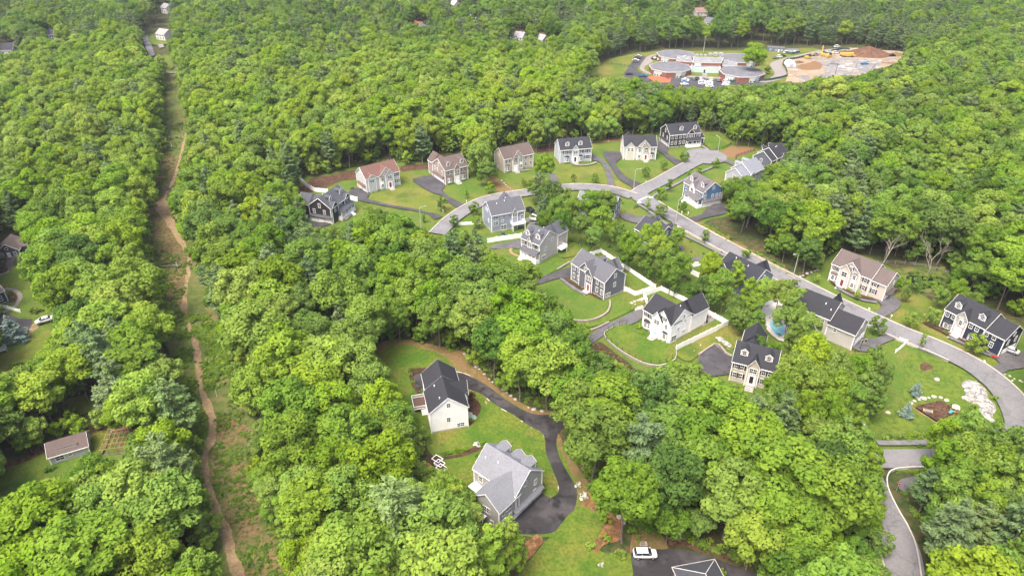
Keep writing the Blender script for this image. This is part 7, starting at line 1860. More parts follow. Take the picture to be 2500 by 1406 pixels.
NOBASE_EXTRA = [
 [(1060,575),(1180,560),(1300,470),(1560,470),(1720,545),(1950,680),(2100,760),(2220,850),(2230,960),(2120,1080),(2180,1160),(1900,1130),(1860,1010),(1740,990),(1640,930),(1480,880),(1330,760),(1160,660)],
 [(1700,540),(1730,535),(1860,615),(1960,672),(2000,650),(2040,610),(2170,640),(2320,650),(2325,710),(2400,740),(2540,800),(2560,1100),(2430,1100),(1950,700)],
 [(2130,1110),(2560,1100),(2560,1150),(2250,1150),(2270,1406),(2150,1406),(2160,1200)],
 [(1180,1270),(1320,1300),(1280,1420),(1150,1420)],
 [(0,560),(90,570),(100,620),(130,760),(170,850),(150,900),(60,920),(0,920)],
 [(1415,190),(1470,148),(1540,130),(1600,122),(1800,122),(1960,112),(2070,112),(2200,130),(2220,150),(2150,185),(2040,200),(1940,212),(1800,222),(1640,220),(1560,210)],
 [(340,86),(420,60),(430,170),(360,145)],
]
SCL = 0.25
MW, MH = int(2500 * SCL) + 120, int(1406 * SCL) + 160
def raster(polys):
    m = np.zeros((MH, MW), bool)
    yy, xx = np.mgrid[0:MH, 0:MW]
    px, py = (xx - 60 + .5) / SCL, (yy - 60 + .5) / SCL
    for poly in polys:
        ins = np.zeros_like(m); j = len(poly) - 1
        for i in range(len(poly)):
            (xi, yi), (xj, yj) = poly[i], poly[j]
            with np.errstate(divide='ignore', invalid='ignore'):
                c = ((yi > py) != (yj > py)) & (px < (xj - xi) * (py - yi) / (yj - yi) + xi)
            ins ^= c; j = i
        m |= ins
    return m
VISM = raster(VIS)
NOB = raster(VIS + NOBASE_EXTRA)
def at_mask(m, u, v):
    i, j = int(v * SCL) + 60, int(u * SCL) + 60
    return 0 <= i < MH and 0 <= j < MW and m[i, j]

def fits(x, y, h, r, zc=.68, lo=.38, strict=True):
    """would a tree here stand clear of the open ground and leave it in view?"""
    u, v, d = proj(x, y, 0)
    if at_mask(NOB, u, v): return False
    hit = 0
    for fx, z in ((0, 1.0), (-.35, .93), (.35, .93), (-.65, .85), (.65, .85), (-.92, zc), (.92, zc), (-.45, zc), (.45, zc), (0, zc), (-.6, lo + .1), (.6, lo + .1), (0, lo), (-.3, lo), (.3, lo)):
        uu, vv, _ = proj(x + fx * r, y, z * h)
        if at_mask(VISM, uu, vv):
            hit += 1
            if strict or hit > 1: return False
    for fx, fy, z in ((0, -.8, .62), (-.5, -.65, .62), (.5, -.65, .62), (0, -.7, .48)):
        uu, vv, _ = proj(x + fx * r, y + fy * r, z * h)
        if at_mask(VISM, uu, vv): return False
    return True

rs = random.Random(21)
CELL = 4.0
GRID = {}
def near(x, y, dmin, k=1.0):
    R = int(12 / CELL) + 1
    i, j = int(x // CELL), int(y // CELL)
    for a in range(i - R, i + R + 1):
        for b in range(j - R, j + R + 1):
            for (p, q, r) in GRID.get((a, b), ()):
                if (p - x) ** 2 + (q - y) ** 2 < ((dmin + r) * k) ** 2: return True
    return False
def occupy(x, y, r): GRID.setdefault((int(x // CELL), int(y // CELL)), []).append((x, y, r))

TREES = []     # dict(kind, x, y, h, r, tint, mesh, label)
def shade(u, v):
    """how yellow-green the wood is, place by place (lowest in the farthest band)"""
    t = .66
    if v < 130: t = .42 + .16 * (v / 130)
    elif v < 420 and u < 1500: t = .70
    elif v < 300: t = .56
    if u > 1750 and v > 150: t = .54
    if u > 1300 and v > 420: t = .50
    if u < 480 and v > 420: t = .62
    if 560 < u < 1150 and v > 850: t = .68
    if 480 < u < 1400 and 520 < v < 860: t = .52
    return t
def pine_share(u, v, x, y):
    c = noise.noise(Vector((x * .012, y * .012, 3)))
    s = .05 + max(0, c) * .20
    if v < 100: s += .16 + max(0, c) * .5
    if 470 < u < 860 and 570 < v < 720: s += .42
    if u > 1950 and v < 260: s += .10
    if 1440 < u < 1800 and 215 < v < 330: s += .22
    if 380 < u < 520 and 850 < v < 1300: s += .2
    if 200 < u < 330 and 830 < v < 960: s += .6
    if 1900 < u < 2350 and 0 < v < 120: s += .25
    if u > 2200 and v > 1200: s += .25
    return s

def add(kind, x, y, h, r, tint, mesh=None, label=None, special=False):
    TREES.append(dict(kind=kind, x=x, y=y, h=h, r=r, tint=max(0, min(1, tint)), mesh=mesh if mesh is not None else rs.randrange(8 if kind == 'broad' else (5 if kind == 'pine' else 4)), label=label, rot=rs.uniform(0, 6.28), special=special))
    occupy(x, y, r * .5)

# ---- 1. trees with a place of their own among the houses (crown centre and radius on the photo)
def own(u, v, rpx, h, tint=.55, kind='broad', label=None, zc=.68):
    p = P(u, v, zc * h)
    d = proj(p.x, p.y, p.z)[2]
    add(kind, p.x, p.y, h, rpx * d / FOC, tint, None, label, True)
OWN = [
 # trees between the north row and the street
 (1193,415,24,11,.38),(1172,425,16,8,.42),(1330,408,30,15,.62),(1318,445,26,14,.58,'pine'),(1300,455,18,10,.55),(1345,470,30,14,.35),(1328,500,24,13,.36,'pine'),
 (1385,482,24,12,.58),(1360,510,26,13,.46),(1400,512,30,14,.50),(1440,492,30,14,.55),(1478,492,26,13,.52),(1375,545,26,12,.32),(1420,548,30,13,.48),(1468,530,32,14,.56),(1330,540,20,10,.40),(1450,575,26,11,.56),(1510,570,26,12,.50),(1490,555,20,10,.58),
 (1540,598,32,14,.56),(1592,575,30,14,.78),(1575,622,26,12,.42),(1610,612,34,15,.72),(1640,600,24,12,.52),(1655,575,16,10,.66),(1538,612,22,10,.36),(1628,640,30,14,.50),(1585,652,20,9,.34),(1640,665,30,12,.48),(1618,668,18,8,.30),(1650,688,20,9,.36),(1528,626,16,9,.44),(1665,640,20,11,.56),
 # around the white-fenced yard and the pool
 (1735,655,38,16,.74),(1760,690,34,15,.60),(1715,700,26,12,.42),(1768,716,24,11,.50),(1716,704,22,9,.28),(1692,710,20,7,.28),(1742,726,18,9,.40),(1800,665,22,13,.76),(1832,708,26,13,.80),(1795,745,24,12,.50),(1840,745,24,11,.60),(1870,712,26,12,.74),(1905,722,36,15,.72),(1942,735,30,14,.64),
 (1930,765,30,13,.52),(1845,785,26,11,.50),(1810,775,22,10,.44),(1945,775,28,12,.58),(1850,842,18,9,.38),(1940,822,28,12,.52),(1975,800,34,13,.66),(1806,790,14,7,.36),(1888,856,16,9,.44),
 # big maples below the pool
 (1985,868,58,18,.86),(1940,905,44,16,.66),(2045,905,46,16,.62),(1975,935,54,17,.62),(2040,955,48,16,.54),(2095,905,32,13,.50),(2135,885,34,14,.46),(2155,915,30,13,.42),(2120,940,36,14,.50),(1905,950,34,14,.46),(2080,975,40,14,.48),(2140,970,28,11,.44),(1900,985,40,15,.48),(1960,995,48,16,.58),(2030,1005,44,15,.52),(2090,1020,30,12,.56),
 (1790,985,34,13,.62),(1840,1005,40,15,.60,'pine'),(1870,1000,32,14,.75,'pine'),
 # trees round the playground meadow and the lower junction
 (2310,1060,44,15,.62),(2360,1050,46,16,.58),(2420,1085,46,15,.56),(2300,1120,46,16,.52),(2370,1120,54,17,.58),(2440,1140,54,17,.60),(2275,1180,36,12,.34,'pine'),(2330,1200,54,17,.54),(2410,1220,58,18,.60),(2480,1180,50,17,.64),(2480,1090,40,14,.54),
 (2105,1085,34,14,.60),(2060,1070,44,15,.62),(2000,1060,46,15,.58),(2130,1125,34,13,.66),
 # corner trees by houses
 (1062,610,30,14,.55),(1110,570,18,7,.45),(1120,600,24,10,.58),(1170,600,30,13,.70,'pine'),(1158,570,16,7,.55,'pine'),
 (1238,1318,48,16,.74),(1150,1280,48,15,.66),(1128,1240,28,12,.50),(1262,1345,32,12,.66),(1200,1345,60,17,.70),
 (1843,134,35,20,.66),(1875,170,8,5,.4),
 (2240,690,18,6,.4),(2190,690,16,5,.44),(2215,715,18,5,.42),
 (2340,705,26,9,.52),(2300,720,20,7,.56),(2375,735,24,9,.48),
]
for t in OWN: own(*t)

# ---- 2. the woods: a jittered stand of trees, near edges to just past the frame
def stand(step, hmin, hmax, rk, y0, y1, k=1.0, frac=1.0, margin=45, strict=True, kind=None, edge_only=False):
    y = y0
    while y < y1:
        hw = y * .80 + margin
        x = -hw
        while x < hw:
            xx, yy = x + rs.uniform(-.45, .45) * step, y + rs.uniform(-.45, .45) * step
            x += step
            if rs.random() > frac: continue
            g_ = noise.noise(Vector((xx * .02, yy * .02, 0)))
            h = hmin + (hmax - hmin) * min(1, max(0, .5 + .45 * g_ + rs.gauss(0, .2)))
            u, v, d = proj(xx, yy, h * .7)
            kd = kind or ('pine' if rs.random() < pine_share(u, v, xx, yy) else 'broad')
            big = 1.22 if (xx > 15 and yy < 190) else (1.1 if yy < 200 else 1.0)
            h *= 1 + (big - 1) * .5
            r = h * rs.uniform(.85, 1.2) * big * (rk if kd == 'broad' else rk * .8)
            if near(xx, yy, r * .5, k): continue
            if not fits(xx, yy, h, r, strict=strict): continue
            t = shade(u, v) + .14 * noise.noise(Vector((xx * .035, yy * .035, 7))) + rs.gauss(0, .10)
            add(kd, xx, yy, h * (1.08 if kd == 'pine' else 1), r, t)
        y += step * .92
stand(7.2, 14.5, 20.5, .335, 48, 330, .9)
stand(8.4, 15, 21, .365, 330, 820, .9)
stand(5.6, 11, 16, .315, 48, 520, .86)
stand(4.2, 7, 11, .31, 52, 480, .82)
stand(3.4, 4.5, 7.5, .30, 58, 420, .85, kind='small')
print('trees', len(TREES))

# ---- 3. which trees show largest: paint them nearest first into a coarse picture
SC2 = 0.4
W2, H2 = int(2500 * SC2), int(1406 * SC2)
own_id = -np.ones((H2, W2), np.int32)
for idx in sorted(range(len(TREES)), key=lambda i: proj(TREES[i]['x'], TREES[i]['y'], 8)[2]):
    t = TREES[idx]
    u, v, d = proj(t['x'], t['y'], t['h'] * .68)
    s = FOC / d * SC2
    cx, cy, rx, ry = u * SC2, v * SC2, t['r'] * s, t['h'] * .29 * s
    x0, x1, y0, y1 = max(0, int(cx - rx)), min(W2, int(cx + rx) + 1), max(0, int(cy - ry)), min(H2, int(cy + ry) + 1)
    if x0 >= x1 or y0 >= y1: t['vis'] = 0; continue
    yy, xx = np.mgrid[y0:y1, x0:x1]
    e = (((xx - cx) / rx) ** 2 + ((yy - cy) / max(ry, .5)) ** 2 < 1) & (own_id[y0:y1, x0:x1] < 0)
    own_id[y0:y1, x0:x1][e] = idx
cnt = np.bincount(own_id[own_id >= 0], minlength=len(TREES))
for i, t in enumerate(TREES): t['vis'] = int(cnt[i])
def pick(kinds, n):
    c = sorted([t for t in TREES if t['kind'] in kinds and t['vis'] > 12], key=lambda t: -t['vis'])
    return c[:n]
SEL = {'broad': pick(('broad',), 292), 'pine': pick(('pine',), 190), 'small': pick(('small',), 60)}

# ---- 4. labels: where each of those trees stands, by landmarks one can find
LMK = [
 ('the black two-dormer house', 810, 520), ('the red-brown-roofed house', 930, 430), ('the mauve-brown house', 1100, 415), ('the beige stone-gabled house', 1257, 388), ('the pale blue house', 1400, 372), ('the cream house', 1557, 362), ('the black house with white porch', 1665, 332), ('the red soil patch', 1800, 372), ('the half-hidden slate house', 1890, 375),
 ('the silvery-roofed house', 1835, 420), ('the blue house with three garages', 1710, 480), ('the guard rail', 1825, 610), ('the beige house with the wine-red door', 2090, 670), ('the marsh', 2250, 690), ('the navy house', 2380, 790), ('the slate-blue house', 1225, 525), ('the pale taupe house', 1320, 595), ('the dark slate house with the crimson door', 1457, 675), ('the white house with black shutters', 1620, 780),
 ('the white fence corner', 1775, 785), ('the swimming pool', 1895, 805), ('the beige house with the long stair', 1842, 885), ('the pale grey house with garage wing', 2030, 770), ('the playground', 2280, 1000), ('the pale ledge', 2390, 970), ('the lower junction', 2200, 1130), ('the bottom right street', 2205, 1300), ('the long white house', 1095, 970), ('the grey house', 1240, 1165), ('the white suv', 1573, 1357), ('the hip roof', 1700, 1390), ('the lower lawn', 1400, 1350),
 ('the raised garden beds', 1072, 1135), ('the garden shed', 172, 1095), ('the chicken run', 278, 1085), ('the blue spruce', 40, 810), ('the navy garden cottage', 42, 605), ('the white sedan on the grass', 112, 783), ('the tumbled stone wall', 412, 650), ('the upper path fork', 395, 500), ('the middle of the dirt path', 455, 760), ('the lower dirt path', 500, 1000), ('the bend of the dirt path', 512, 1150), ('the bottom end of the dirt path', 570, 1380),
 ('the south driveway bend', 1360, 1020), ('the oval raised lawn', 1565, 845), ('the bottom left corner', 0, 1406), ('the bottom right corner', 2500, 1406), ('the top of the corridor', 420, 200), ('the left edge at mid height', 0, 450), ('the right edge at mid height', 2500, 560), ('the bark bank', 800, 440), ('the school', 1690, 170), ('the great soil heap', 2110, 135), ('the far street', 362, 115), ('the left edge of the photo', 0, 250), ('the right edge of the photo', 2500, 250), ('the street curve', 1100, 535), ('the street junction', 1560, 485), ('the bottom edge under the grey house', 1000, 1406), ('the meadow', 2200, 900), ('the white garden swing', 0, 850), ('the south clearing\'s left edge', 930, 900), ('the wood between corridor and south clearing', 760, 1050), ('the pine grove right of the corridor', 640, 640), ('the dark wood above the south clearing', 1000, 720), ('the bottom edge right of the corridor', 800, 1406), ('the wood below the oval lawn', 1650, 1100), ('the wood above the white suv', 1720, 1260), ('the wood above the red-brown roof', 900, 320), ('the wood left of the corridor', 200, 400), ('the deep wood above the beige houses', 1250, 280)]
def words_for(t):
    c = t['tint']
    if t['kind'] == 'pine': col = 'grey-green' if c < .55 else 'pale olive'
    else: col = 'bright yellow-green' if c > .68 else ('mid green' if c > .46 else 'dark green')
    return col + {'broad': ' broadleaf tree', 'pine': ' pine tree', 'small': ' small understorey tree'}[t['kind']]
cells = {}
for k in SEL:
    for t in SEL[k]:
        u, v, d = proj(t['x'], t['y'], t['h'] * .68)
        t['u'], t['v'] = u, v
        nm, lu, lv = min(LMK, key=lambda l: ((l[1] - u) ** 2 + ((l[2] - v) * 1.3) ** 2))
        side = ('above' if v < lv else 'below') if abs(v - lv) * 1.2 > abs(u - lu) else ('left of' if u < lu else 'right of')
        if lu <= 0 and side == 'left of': side = 'right of'
        if lu >= 2500 and side == 'right of': side = 'left of'
        cells.setdefault((words_for(t), side, nm), []).append(t)
for (w_, side, nm), ts in cells.items():
    ts.sort(key=lambda t: (t['u']))
    for i, t in enumerate(ts):
        if len(ts) == 1: t['label'] = '%s standing just %s %s' % (w_, side, nm)
        else: t['label'] = '%s, %s from the left among those %s %s' % (w_, ordn(i), side, nm)
        if len(t['label'].split()) > 16: t['label'] = '%s, %s from left %s %s' % (w_.replace(' broadleaf', '').replace(' understorey', ''), ordn(i), side, nm.replace('the wood between corridor and', 'the wood beside').replace('wine-red door', 'red door').replace('the dark slate house with the crimson door', 'the crimson-door house').replace("the south clearing's", 'the clearing'))

# ---- 5. build: individuals as crown + trunk, the rest as stuff
def crown_mesh(t):
    if t['kind'] == 'pine': return PINES[t['mesh'] % 5], 1.0
    if t['kind'] == 'small': return SMALL[t['mesh'] % 4], 1.0
    ratio = t['r'] / t['h']
    if t['y'] > 330 and not t['special']: return SOFT[t['mesh'] % 4], ratio / .36
    return (TALL[t['mesh'] % 4], ratio / .26) if ratio < .255 else (CROWNS[t['mesh'] % 8], ratio / .345)
GRP = {'broad': ('broadleaf_tree', 'tree', 'broadleaf trees of the surrounding woods'), 'pine': ('pine_tree', 'pine tree', 'pine trees among the broadleaf woods'), 'small': ('understorey_tree', 'tree', 'small trees along the wood edges')}
chosen = set()
def plant(t, name, cat, grp, crown, trunk, sx, label):
    root = empty(name, (t['x'], t['y'], 0), t['rot'], label, cat, grp)
    root.scale = (t['h'] * sx, t['h'] * sx, t['h'])
    root['tint'] = float(t['tint'])
    c = link('crown', crown, root); c['tint'] = float(t['tint'])
    if trunk is not None:
        k = link('trunk', trunk, root); k.scale = (1 / sx, 1 / sx, 1)
    return root
for k in SEL:
    nm, cat, grp = GRP[k]
    for t in SEL[k]:
        chosen.add(id(t))
        m, sx = crown_mesh(t)
        plant(t, nm, cat, grp, m, PTRUNKS[t['mesh'] % 2] if k == 'pine' else TRUNKS[t['mesh'] % 4], max(.7, min(1.5, sx)), t['label'])
SRC = {'broad': [source('wood_tree', c_, TRUNKS[i % 4]) for i, c_ in enumerate(CROWNS + TALL + SOFT)], 'pine': [source('wood_pine', c_, PTRUNKS[i % 2]) for i, c_ in enumerate(PINES)], 'small': [source('wood_sapling', c_, TRUNKS[i % 4]) for i, c_ in enumerate(SMALL)]}
REST = {'broad': [], 'pine': [], 'small': []}
for t in TREES:
    if id(t) in chosen: continue
    sx = 1.0; idx = t['mesh']
    if t['kind'] == 'broad':
        m, sx = crown_mesh(t); idx = (CROWNS + TALL + SOFT).index(m)
    sx = max(.7, min(1.5, sx))
    REST[t['kind']].append((t['x'], t['y'], 0, t['h'] * sx, t['h'], t['rot'], t['tint'], idx))
o = instancer('broadleaf_forest', REST['broad'], SRC['broad']); o['label'] = 'mass of broadleaf woodland stretching into the distance'
o = instancer('pine_forest', REST['pine'], SRC['pine']); o['label'] = 'scattered mass of distant pines mixed into the woodland'
o = instancer('sapling_undergrowth', REST['small'], SRC['small']); o['label'] = 'mass of saplings filling the wood edges'

# ---- 6. low undergrowth along the corridor, wood edges and slopes
und = []
def fill_poly(px, n, rmin, rmax, tint, spread=.12):
    us = [p[0] for p in px]; vs = [p[1] for p in px]
    pts = [P(u, v) for u, v in px]
    xs = [p.x for p in pts]; ys = [p.y for p in pts]
    k = 0; tries = 0
    while k < n and tries < n * 30:
        tries += 1
        x, y = rs.uniform(min(xs), max(xs)), rs.uniform(min(ys), max(ys))
        c = False; j = len(pts) - 1
        for i in range(len(pts)):
            a, b = pts[i], pts[j]
            if (a.y > y) != (b.y > y) and x < (b.x - a.x) * (y - a.y) / (b.y - a.y) + a.x: c = not c
            j = i
        if not c: continue
        if noise.noise(Vector((x * .16, y * .16, 2))) < rs.uniform(-.35, .30): continue
        r = rs.uniform(rmin, rmax)
        und.append((x, y, 0, r, r * rs.uniform(.45, .8), rs.uniform(0, 6.28), tint + rs.gauss(0, spread), rs.randrange(3))); k += 1
fill_poly([(372,540),(395,470),(440,360),(450,300),(412,300),(402,400),(366,500)], 160, .5, 1.1, .48)
fill_poly([(362,600),(470,640),(450,740),(420,760),(385,690)], 260, .4, 1.0, .42)
fill_poly([(455,770),(520,770),(560,850),(575,940),(500,950),(490,880)], 420, .6, 1.5, .52)
fill_poly([(400,760),(450,760),(478,860),(485,960),(450,960),(425,850)], 220, .4, 1.0, .50)
fill_poly([(520,960),(580,960),(620,1080),(640,1160),(690,1340),(700,1406),(600,1406),(560,1290),(520,1180),(530,1060)], 560, .35, .9, .46)
fill_poly([(470,960),(505,1000),(505,1070),(488,1130),(480,1060)], 120, .4, 1.0, .54)
fill_poly([(2160,670),(2310,655),(2320,700),(2250,720),(2210,705)], 130, .6, 1.5, .46)
fill_poly([(1700,552),(1730,548),(1860,620),(1950,672),(1930,682),(1850,640)], 170, .5, 1.3, .50)
fill_poly([(1060,860),(1130,858),(1190,915),(1280,985),(1370,1005),(1380,985),(1280,950),(1180,870),(1130,840)], 150, .5, 1.3, .48)
fill_poly([(1365,1020),(1390,1020),(1400,1120),(1470,1230),(1560,1320),(1640,1330),(1560,1250),(1480,1180),(1420,1080)], 200, .5, 1.4, .50)
fill_poly([(1490,1250),(1560,1290),(1700,1330),(1850,1390),(1900,1390),(1800,1330),(1600,1260)], 160, .5, 1.3, .52)
fill_poly([(730,430),(870,405),(1050,392),(1050,380),(870,395),(730,415)], 140, .6, 1.4, .44)
fill_poly([(1440,338),(1600,325),(1740,315),(1800,345),(1800,330),(1740,305),(1440,328)], 120, .6, 1.3, .40)
fill_poly([(2110,1085),(2270,1090),(2300,1060),(2200,1060)], 90, .5, 1.2, .55)
fill_poly([(2190,1150),(2262,1150),(2290,1300),(2260,1300),(2210,1220)], 110, .5, 1.2, .50)
fill_poly([(300,1040),(360,1030),(380,1100),(330,1150),(305,1120)], 90, .4, 1.0, .50)
fill_poly([(1470,480),(1560,500),(1700,600),(1800,660),(1900,760),(1960,860),(1850,820),(1700,700),(1560,640),(1300,600),(1300,490)], 220, .6, 1.6, .38)
BSRC = [source('low_shrub', b_, None) for b_ in BUSH]
o = instancer('undergrowth', und, BSRC); o['label'] = 'low undergrowth along the corridor and the wood edges'

# ---- 7. garden shrubs, young street trees, spruces, bare trees: each a thing
YT = [(1035,544,4.6,.9,'slim young street tree beside the lamp of the street curve',.55),(1077,517,6.2,1.15,'round young street tree where the drive of the red-brown-roofed house meets the street',.52),(1139,486,4.8,.8,'slim yellowish sapling on the lawn left of the mauve-brown house drive',.66),(1194,474,5.2,1.0,'bright round young tree on the lawn below the mauve-brown house',.74),
 (1159,526,5.6,1.1,'young tree on the verge left of the slate-blue house',.45),(1111,556,5.0,1.0,'dark young tree at the inner side of the street curve',.42),(1278,456,4.2,.8,'small young tree on the lawn below the beige stone-gabled house',.62),(1400,446,4.0,.8,'small young tree on the yellow lawn below the pale blue house',.60),(1451,449,4.6,1.0,'round young tree on the yellow lawn, right of the small one',.58),
 (1576,434,4.8,1.0,'young tree on the lawn below the cream house, left of two',.44),(1618,417,4.8,1.0,'young tree on the lawn below the cream house, right of two',.46),(1669,398,5.2,1.2,'round clipped tree beside the turning circle',.46),(1745,411,4.6,1.0,'young tree near the turning circle on its lower side',.50),(1707,430,4.6,.9,'young verge tree between turning circle and blue house',.56),
 (1681,434,4.0,.7,'thin verge tree beside the blue house gable',.58),(1633,470,6.0,1.0,'conical young tree on the lawn left of the blue house',.42),(1612,490,5.6,1.1,'pale young tree at the corner of the blue house lawn',.58),(1580,518,6.0,.7,'slender conical young tree at the crossing line',.66),(1611,536,6.2,1.1,'young tree over the verge above the dark roof',.48),
 (1664,518,4.6,1.0,'young tree beside the street lamp of the blue house',.40),(1720,594,5.2,.9,'young verge tree on the grass beside the long street',.46),(1818,634,4.6,.9,'young verge tree in front of the navy-roofed house',.60),(1938,712,4.6,.9,'young verge tree near the slate-blue backed house',.44),(2136,818,6.0,1.15,'round young tree between the pale grey house and the street',.48),
 (2222,802,5.4,1.1,'weeping young tree on the meadow left of two',.58),(2267,793,5.6,1.1,'pale young tree on the meadow right of two',.68),(2370,866,6.6,1.15,'bright maple in front of the navy house',.72),(2244,853,5.2,.7,'slim conical verge tree across the street from the meadow',.58),(1993,692,3.4,.8,'tiny bright tree on the lawn left of the beige house',.72),(2090,734,4.0,.7,'small pale tree beside the wine-red door house',.74)]
for i, (u, v, h_, k_, lab, tn) in enumerate(YT):
    p = P(u, v); t = dict(x=p.x, y=p.y, h=h_, rot=i * 1.3, tint=tn)
    slim = 'slim' in lab or 'conical' in lab or 'slender' in lab or 'thin' in lab
    plant(t, 'young_tree', 'tree', 'young trees on the lawns and verges', SLIM[i % 2] if slim else YOUNG[i % 3], TRUNKS[i % 4], k_ * (1.0 if slim else .95), lab)
for u, v, h_, sp, lab in [(40, 834, 8.6, 1.25, 'large broad blue spruce beside the left driveway'), (2233, 966, 4.6, .95, 'small blue spruce at the wood edge above the boulder arc'), (2209, 1018, 4.8, 1.0, 'small blue spruce left of the playground')]:
    p = P(u, v); plant(dict(x=p.x, y=p.y, h=h_, rot=u, tint=.85), 'blue_spruce', 'spruce', 'blue spruces', FIR, PTRUNKS[0], sp, lab)
BARES = [bare_mesh('limbs_%d' % i, 200 + i, M['pale_bark']) for i in range(3)]
for i, (u, v, h_, lab) in enumerate([(2462, 690, 17, 'pale bare-limbed tree at the right edge above the navy house'), (1822, 555, 14, 'bare pale tree leaning among leaves right of the blue house'), (1925, 515, 13, 'bare grey tree among the woods below the dark slate house'), (1945, 530, 11, 'bare brownish tree right of the other bare grey one'), (2150, 660, 15, 'leafless pale trunk behind the beige house with the wine-red door'), (2262, 675, 15, 'leafless slim trunk behind the marsh'), (2490, 745, 13, 'leaning pale bare trunk at the right edge'), (1418, 880, 9, 'small bare tree left of the white house driveway')]):
    p = P(u, v); r_ = empty('bare_tree', p, i * 2.1, lab, 'tree', 'bare trees'); o = link('branches', BARES[i % 3], r_); o.scale = (h_, h_, h_ * .95)
# shrubs at the houses
def shrub(u, v, r, tint, lab, mat=None, grp='garden shrubs', zz=0):
    p = P(u, v); root = empty('shrub', (p.x, p.y, zz), u, lab, 'shrub', grp); root.scale = (r, r, r * .95)
    c = link('foliage', BUSH[int(u) % 3] if mat is None else mat, root); c['tint'] = tint; root['tint'] = tint
    return root
def tinted(mat, i=0):
    me = BUSH[i].copy(); me.materials.clear(); me.materials.append(mat); return me
BPUR, BBLO = tinted(PURPLE), tinted(BLOOM, 1)
def shrubs(px, where, r=(.5, .8), tint=(.35, .55), zz=0):
    for i, (u, v) in enumerate(px):
        shrub(u, v, rs.uniform(*r), rs.uniform(*tint), 'low green shrub, %s from left %s' % (ordn(i), where), zz=zz)
shrubs(Z(700, 300, 4.135, [(835, 715), (870, 705), (905, 695), (940, 685), (975, 672), (1010, 658), (1095, 638)]), 'in front of the red-brown-roofed house')
shrubs(Z(700, 300, 4.135, [(1630, 628), (1665, 618), (1695, 610)]), 'in front of the mauve-brown house')
shrubs(Z(700, 300, 4.135, [(520, 985), (550, 965), (585, 930), (615, 905), (680, 850)]), 'beside the porch of the black two-dormer house', (.6, 1.0))
shrubs(Z(1200, 280, 3.205, [(120, 450), (150, 442), (180, 430), (255, 425), (285, 420)]), 'in front of the beige stone-gabled house')
shrubs(Z(1200, 280, 3.205, [(550, 388), (575, 386), (600, 382), (670, 378), (700, 374), (735, 368)]), 'in front of the pale blue house')
shrubs(Z(1200, 280, 3.205, [(1040, 355), (1070, 355), (1110, 352), (1150, 352), (1225, 355)]), 'in front of the cream house')
shrubs(Z(1200, 280, 3.205, [(1400, 268), (1430, 262), (1470, 258), (1500, 255)]), 'in front of the black house with white porch')
shrubs(Z(1150, 480, 3.70, [(885, 765), (910, 782), (935, 800), (960, 815), (1080, 880), (1150, 920)]), 'in front of the dark slate house', (.45, .65))
shrub(*Z(1150, 480, 3.70, [(1005, 830)])[0], .7, .95, 'yellow clipped bush left of the crimson door'); shrub(*Z(1150, 480, 3.70, [(1112, 890)])[0], .65, .95, 'yellow clipped bush right of the crimson door')
shrubs(Z(1150, 480, 3.70, [(490, 590), (520, 595), (545, 605)]), 'below the porch of the pale taupe house', (.8, 1.1), (.3, .45)); shrub(*Z(1150, 480, 3.70, [(570, 610)])[0], .9, .5, 'dark purple bush at the corner of the pale taupe house', BPUR)
shrubs(Z(1380, 600, 3.515, [(600, 730), (625, 745), (650, 755), (680, 765), (745, 800), (790, 820), (830, 835), (860, 830)]), 'in the bed of the white house', (.5, .85), (.4, .8))
shrub(*Z(1380, 600, 3.515, [(630, 700)])[0], 1.5, .72, 'bright bush-like small tree at the corner of the white house')
shrubs(Z(1380, 600, 3.515, [(270, 850), (295, 885), (340, 920), (380, 925), (410, 960), (455, 970), (480, 985), (530, 1035)]), 'in the dark bed below the oval raised lawn', (.5, .8), (.45, .7))
shrubs(Z(1380, 600, 3.515, [(1450, 1205), (1480, 1215), (1620, 1270)]), 'below the stair of the beige house', (.6, .9), (.5, .95))
shrubs(Z(1900, 640, 6.392, [(810, 320), (870, 345), (1100, 440), (1160, 480), (1210, 520), (1330, 550), (1400, 560), (1480, 600)]), 'beside the wine-red door house', (.6, .95), (.4, .9))
shrubs(Z(2240, 720, 7.81, [(345, 600), (500, 720), (570, 730), (745, 850), (1190, 1090), (1290, 1100)]), 'in the bed of the navy house', (.6, 1.1), (.4, .7))
shrubs(Z(1000, 1000, 4.686, [(400, 520), (450, 510), (540, 490), (590, 490), (640, 470), (840, 390), (770, 540)]), 'in the border between the clearing houses', (.9, 1.5), (.45, .6))
shrub(*Z(1000, 1000, 4.686, [(770, 420)])[0], 1.3, .6, 'white-flowering bush in the border between the two clearing houses', BBLO); shrub(*Z(980, 860, 6.695, [(1150, 760)])[0], 1.9, .5, 'dark purple-leaved shrub beside the long white house', BPUR)
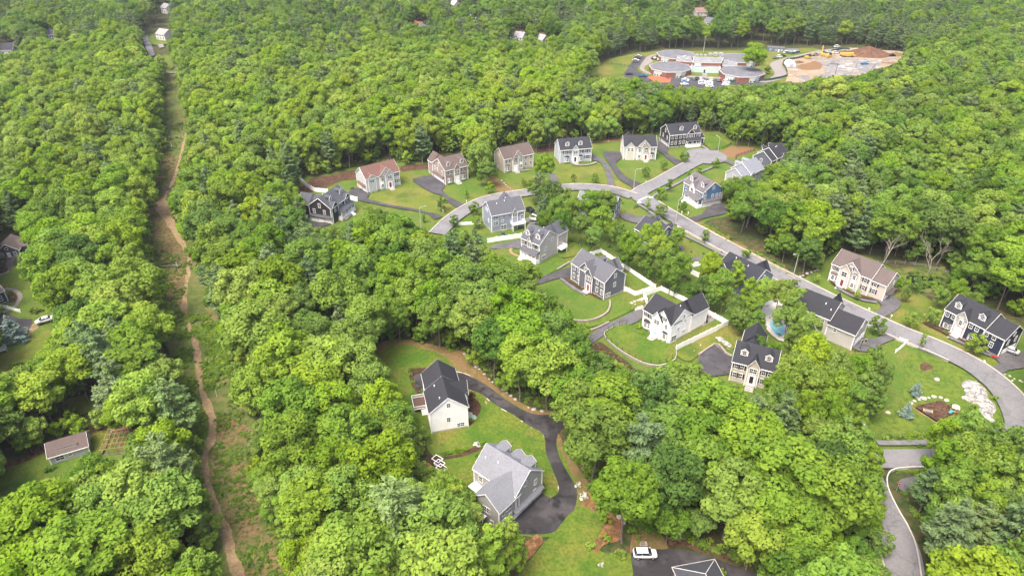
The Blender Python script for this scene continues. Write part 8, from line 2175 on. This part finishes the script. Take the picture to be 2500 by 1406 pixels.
shrub(*Z(980, 860, 6.695, [(1145, 1110)])[0], .95, .85, 'bright clipped round bush at the corner of the long white house'); shrub(*Z(1000, 1000, 4.686, [(1515, 930)])[0], 1.2, .85, 'bright green bush at the steps of the grey house')
shrubs(Z(980, 860, 6.695, [(160, 290), (165, 385), (185, 510), (330, 650)]), 'in the mulch border left of the long white house', (.9, 1.3), (.45, .7))
shrub(*Z(1200, 1150, 3.472, [(780, 230)])[0], 1.5, .45, 'cream-flowering bush beside the parking court', BBLO); shrub(*Z(1200, 1150, 3.472, [(735, 130)])[0], 1.2, .4, 'pale flowering bush at the court edge, above the cream one', BBLO); shrub(*Z(1200, 1150, 3.472, [(930, 800)])[0], .9, .3, 'pinkish-white flowering bush on the lower lawn', BBLO)
shrubs(Z(1200, 1150, 3.472, [(840, 650), (970, 430), (960, 590), (1090, 720), (1190, 520), (1250, 590), (820, 160)]), 'round the orange mulch beds of the lower lawn', (1.2, 2.0), (.5, .75))
shrubs(Z(1200, 1150, 3.472, [(1530, 560), (1700, 580), (1850, 600), (1640, 560), (2000, 640), (1940, 870)]), 'along the dark drive above the hip roof', (.9, 1.5), (.5, .75))
shrubs(Z(1950, 900, 2.778, [(1180, 270), (1330, 210), (575, 480), (620, 470), (700, 480), (800, 470)]), 'on the meadow round the playground', (1.0, 1.8), (.5, .75))
shrubs(Z(1880, 560, 3.195, [(690, 830), (700, 780), (660, 950), (740, 1000)]), 'beside the garage of the pale grey house', (.9, 1.3), (.4, .6))
shrubs(Z(0, 880, 2.674, [(580, 245), (440, 400), (520, 400), (480, 350), (330, 720)]), 'in the lower left gardens', (1.5, 2.4), (.3, .5)); shrub(*Z(0, 880, 2.674, [(635, 345)])[0], 2.1, .1, 'pale grey-blue bush above the chicken run', BBLO)
shrubs(Z(0, 560, 4.133, [(30, 340), (20, 385), (60, 300), (100, 660), (50, 710), (130, 700), (30, 1100), (15, 1150)]), 'in the gardens at the left edge', (.7, 1.3), (.4, .6))
shrubs(Z(0, 540, 3.906, [(330, 880), (380, 870), (350, 1330), (480, 1290), (560, 1310), (160, 1390)]), 'round the yellow lawn at the left', (1.6, 2.6), (.36, .5))
hd = MB()
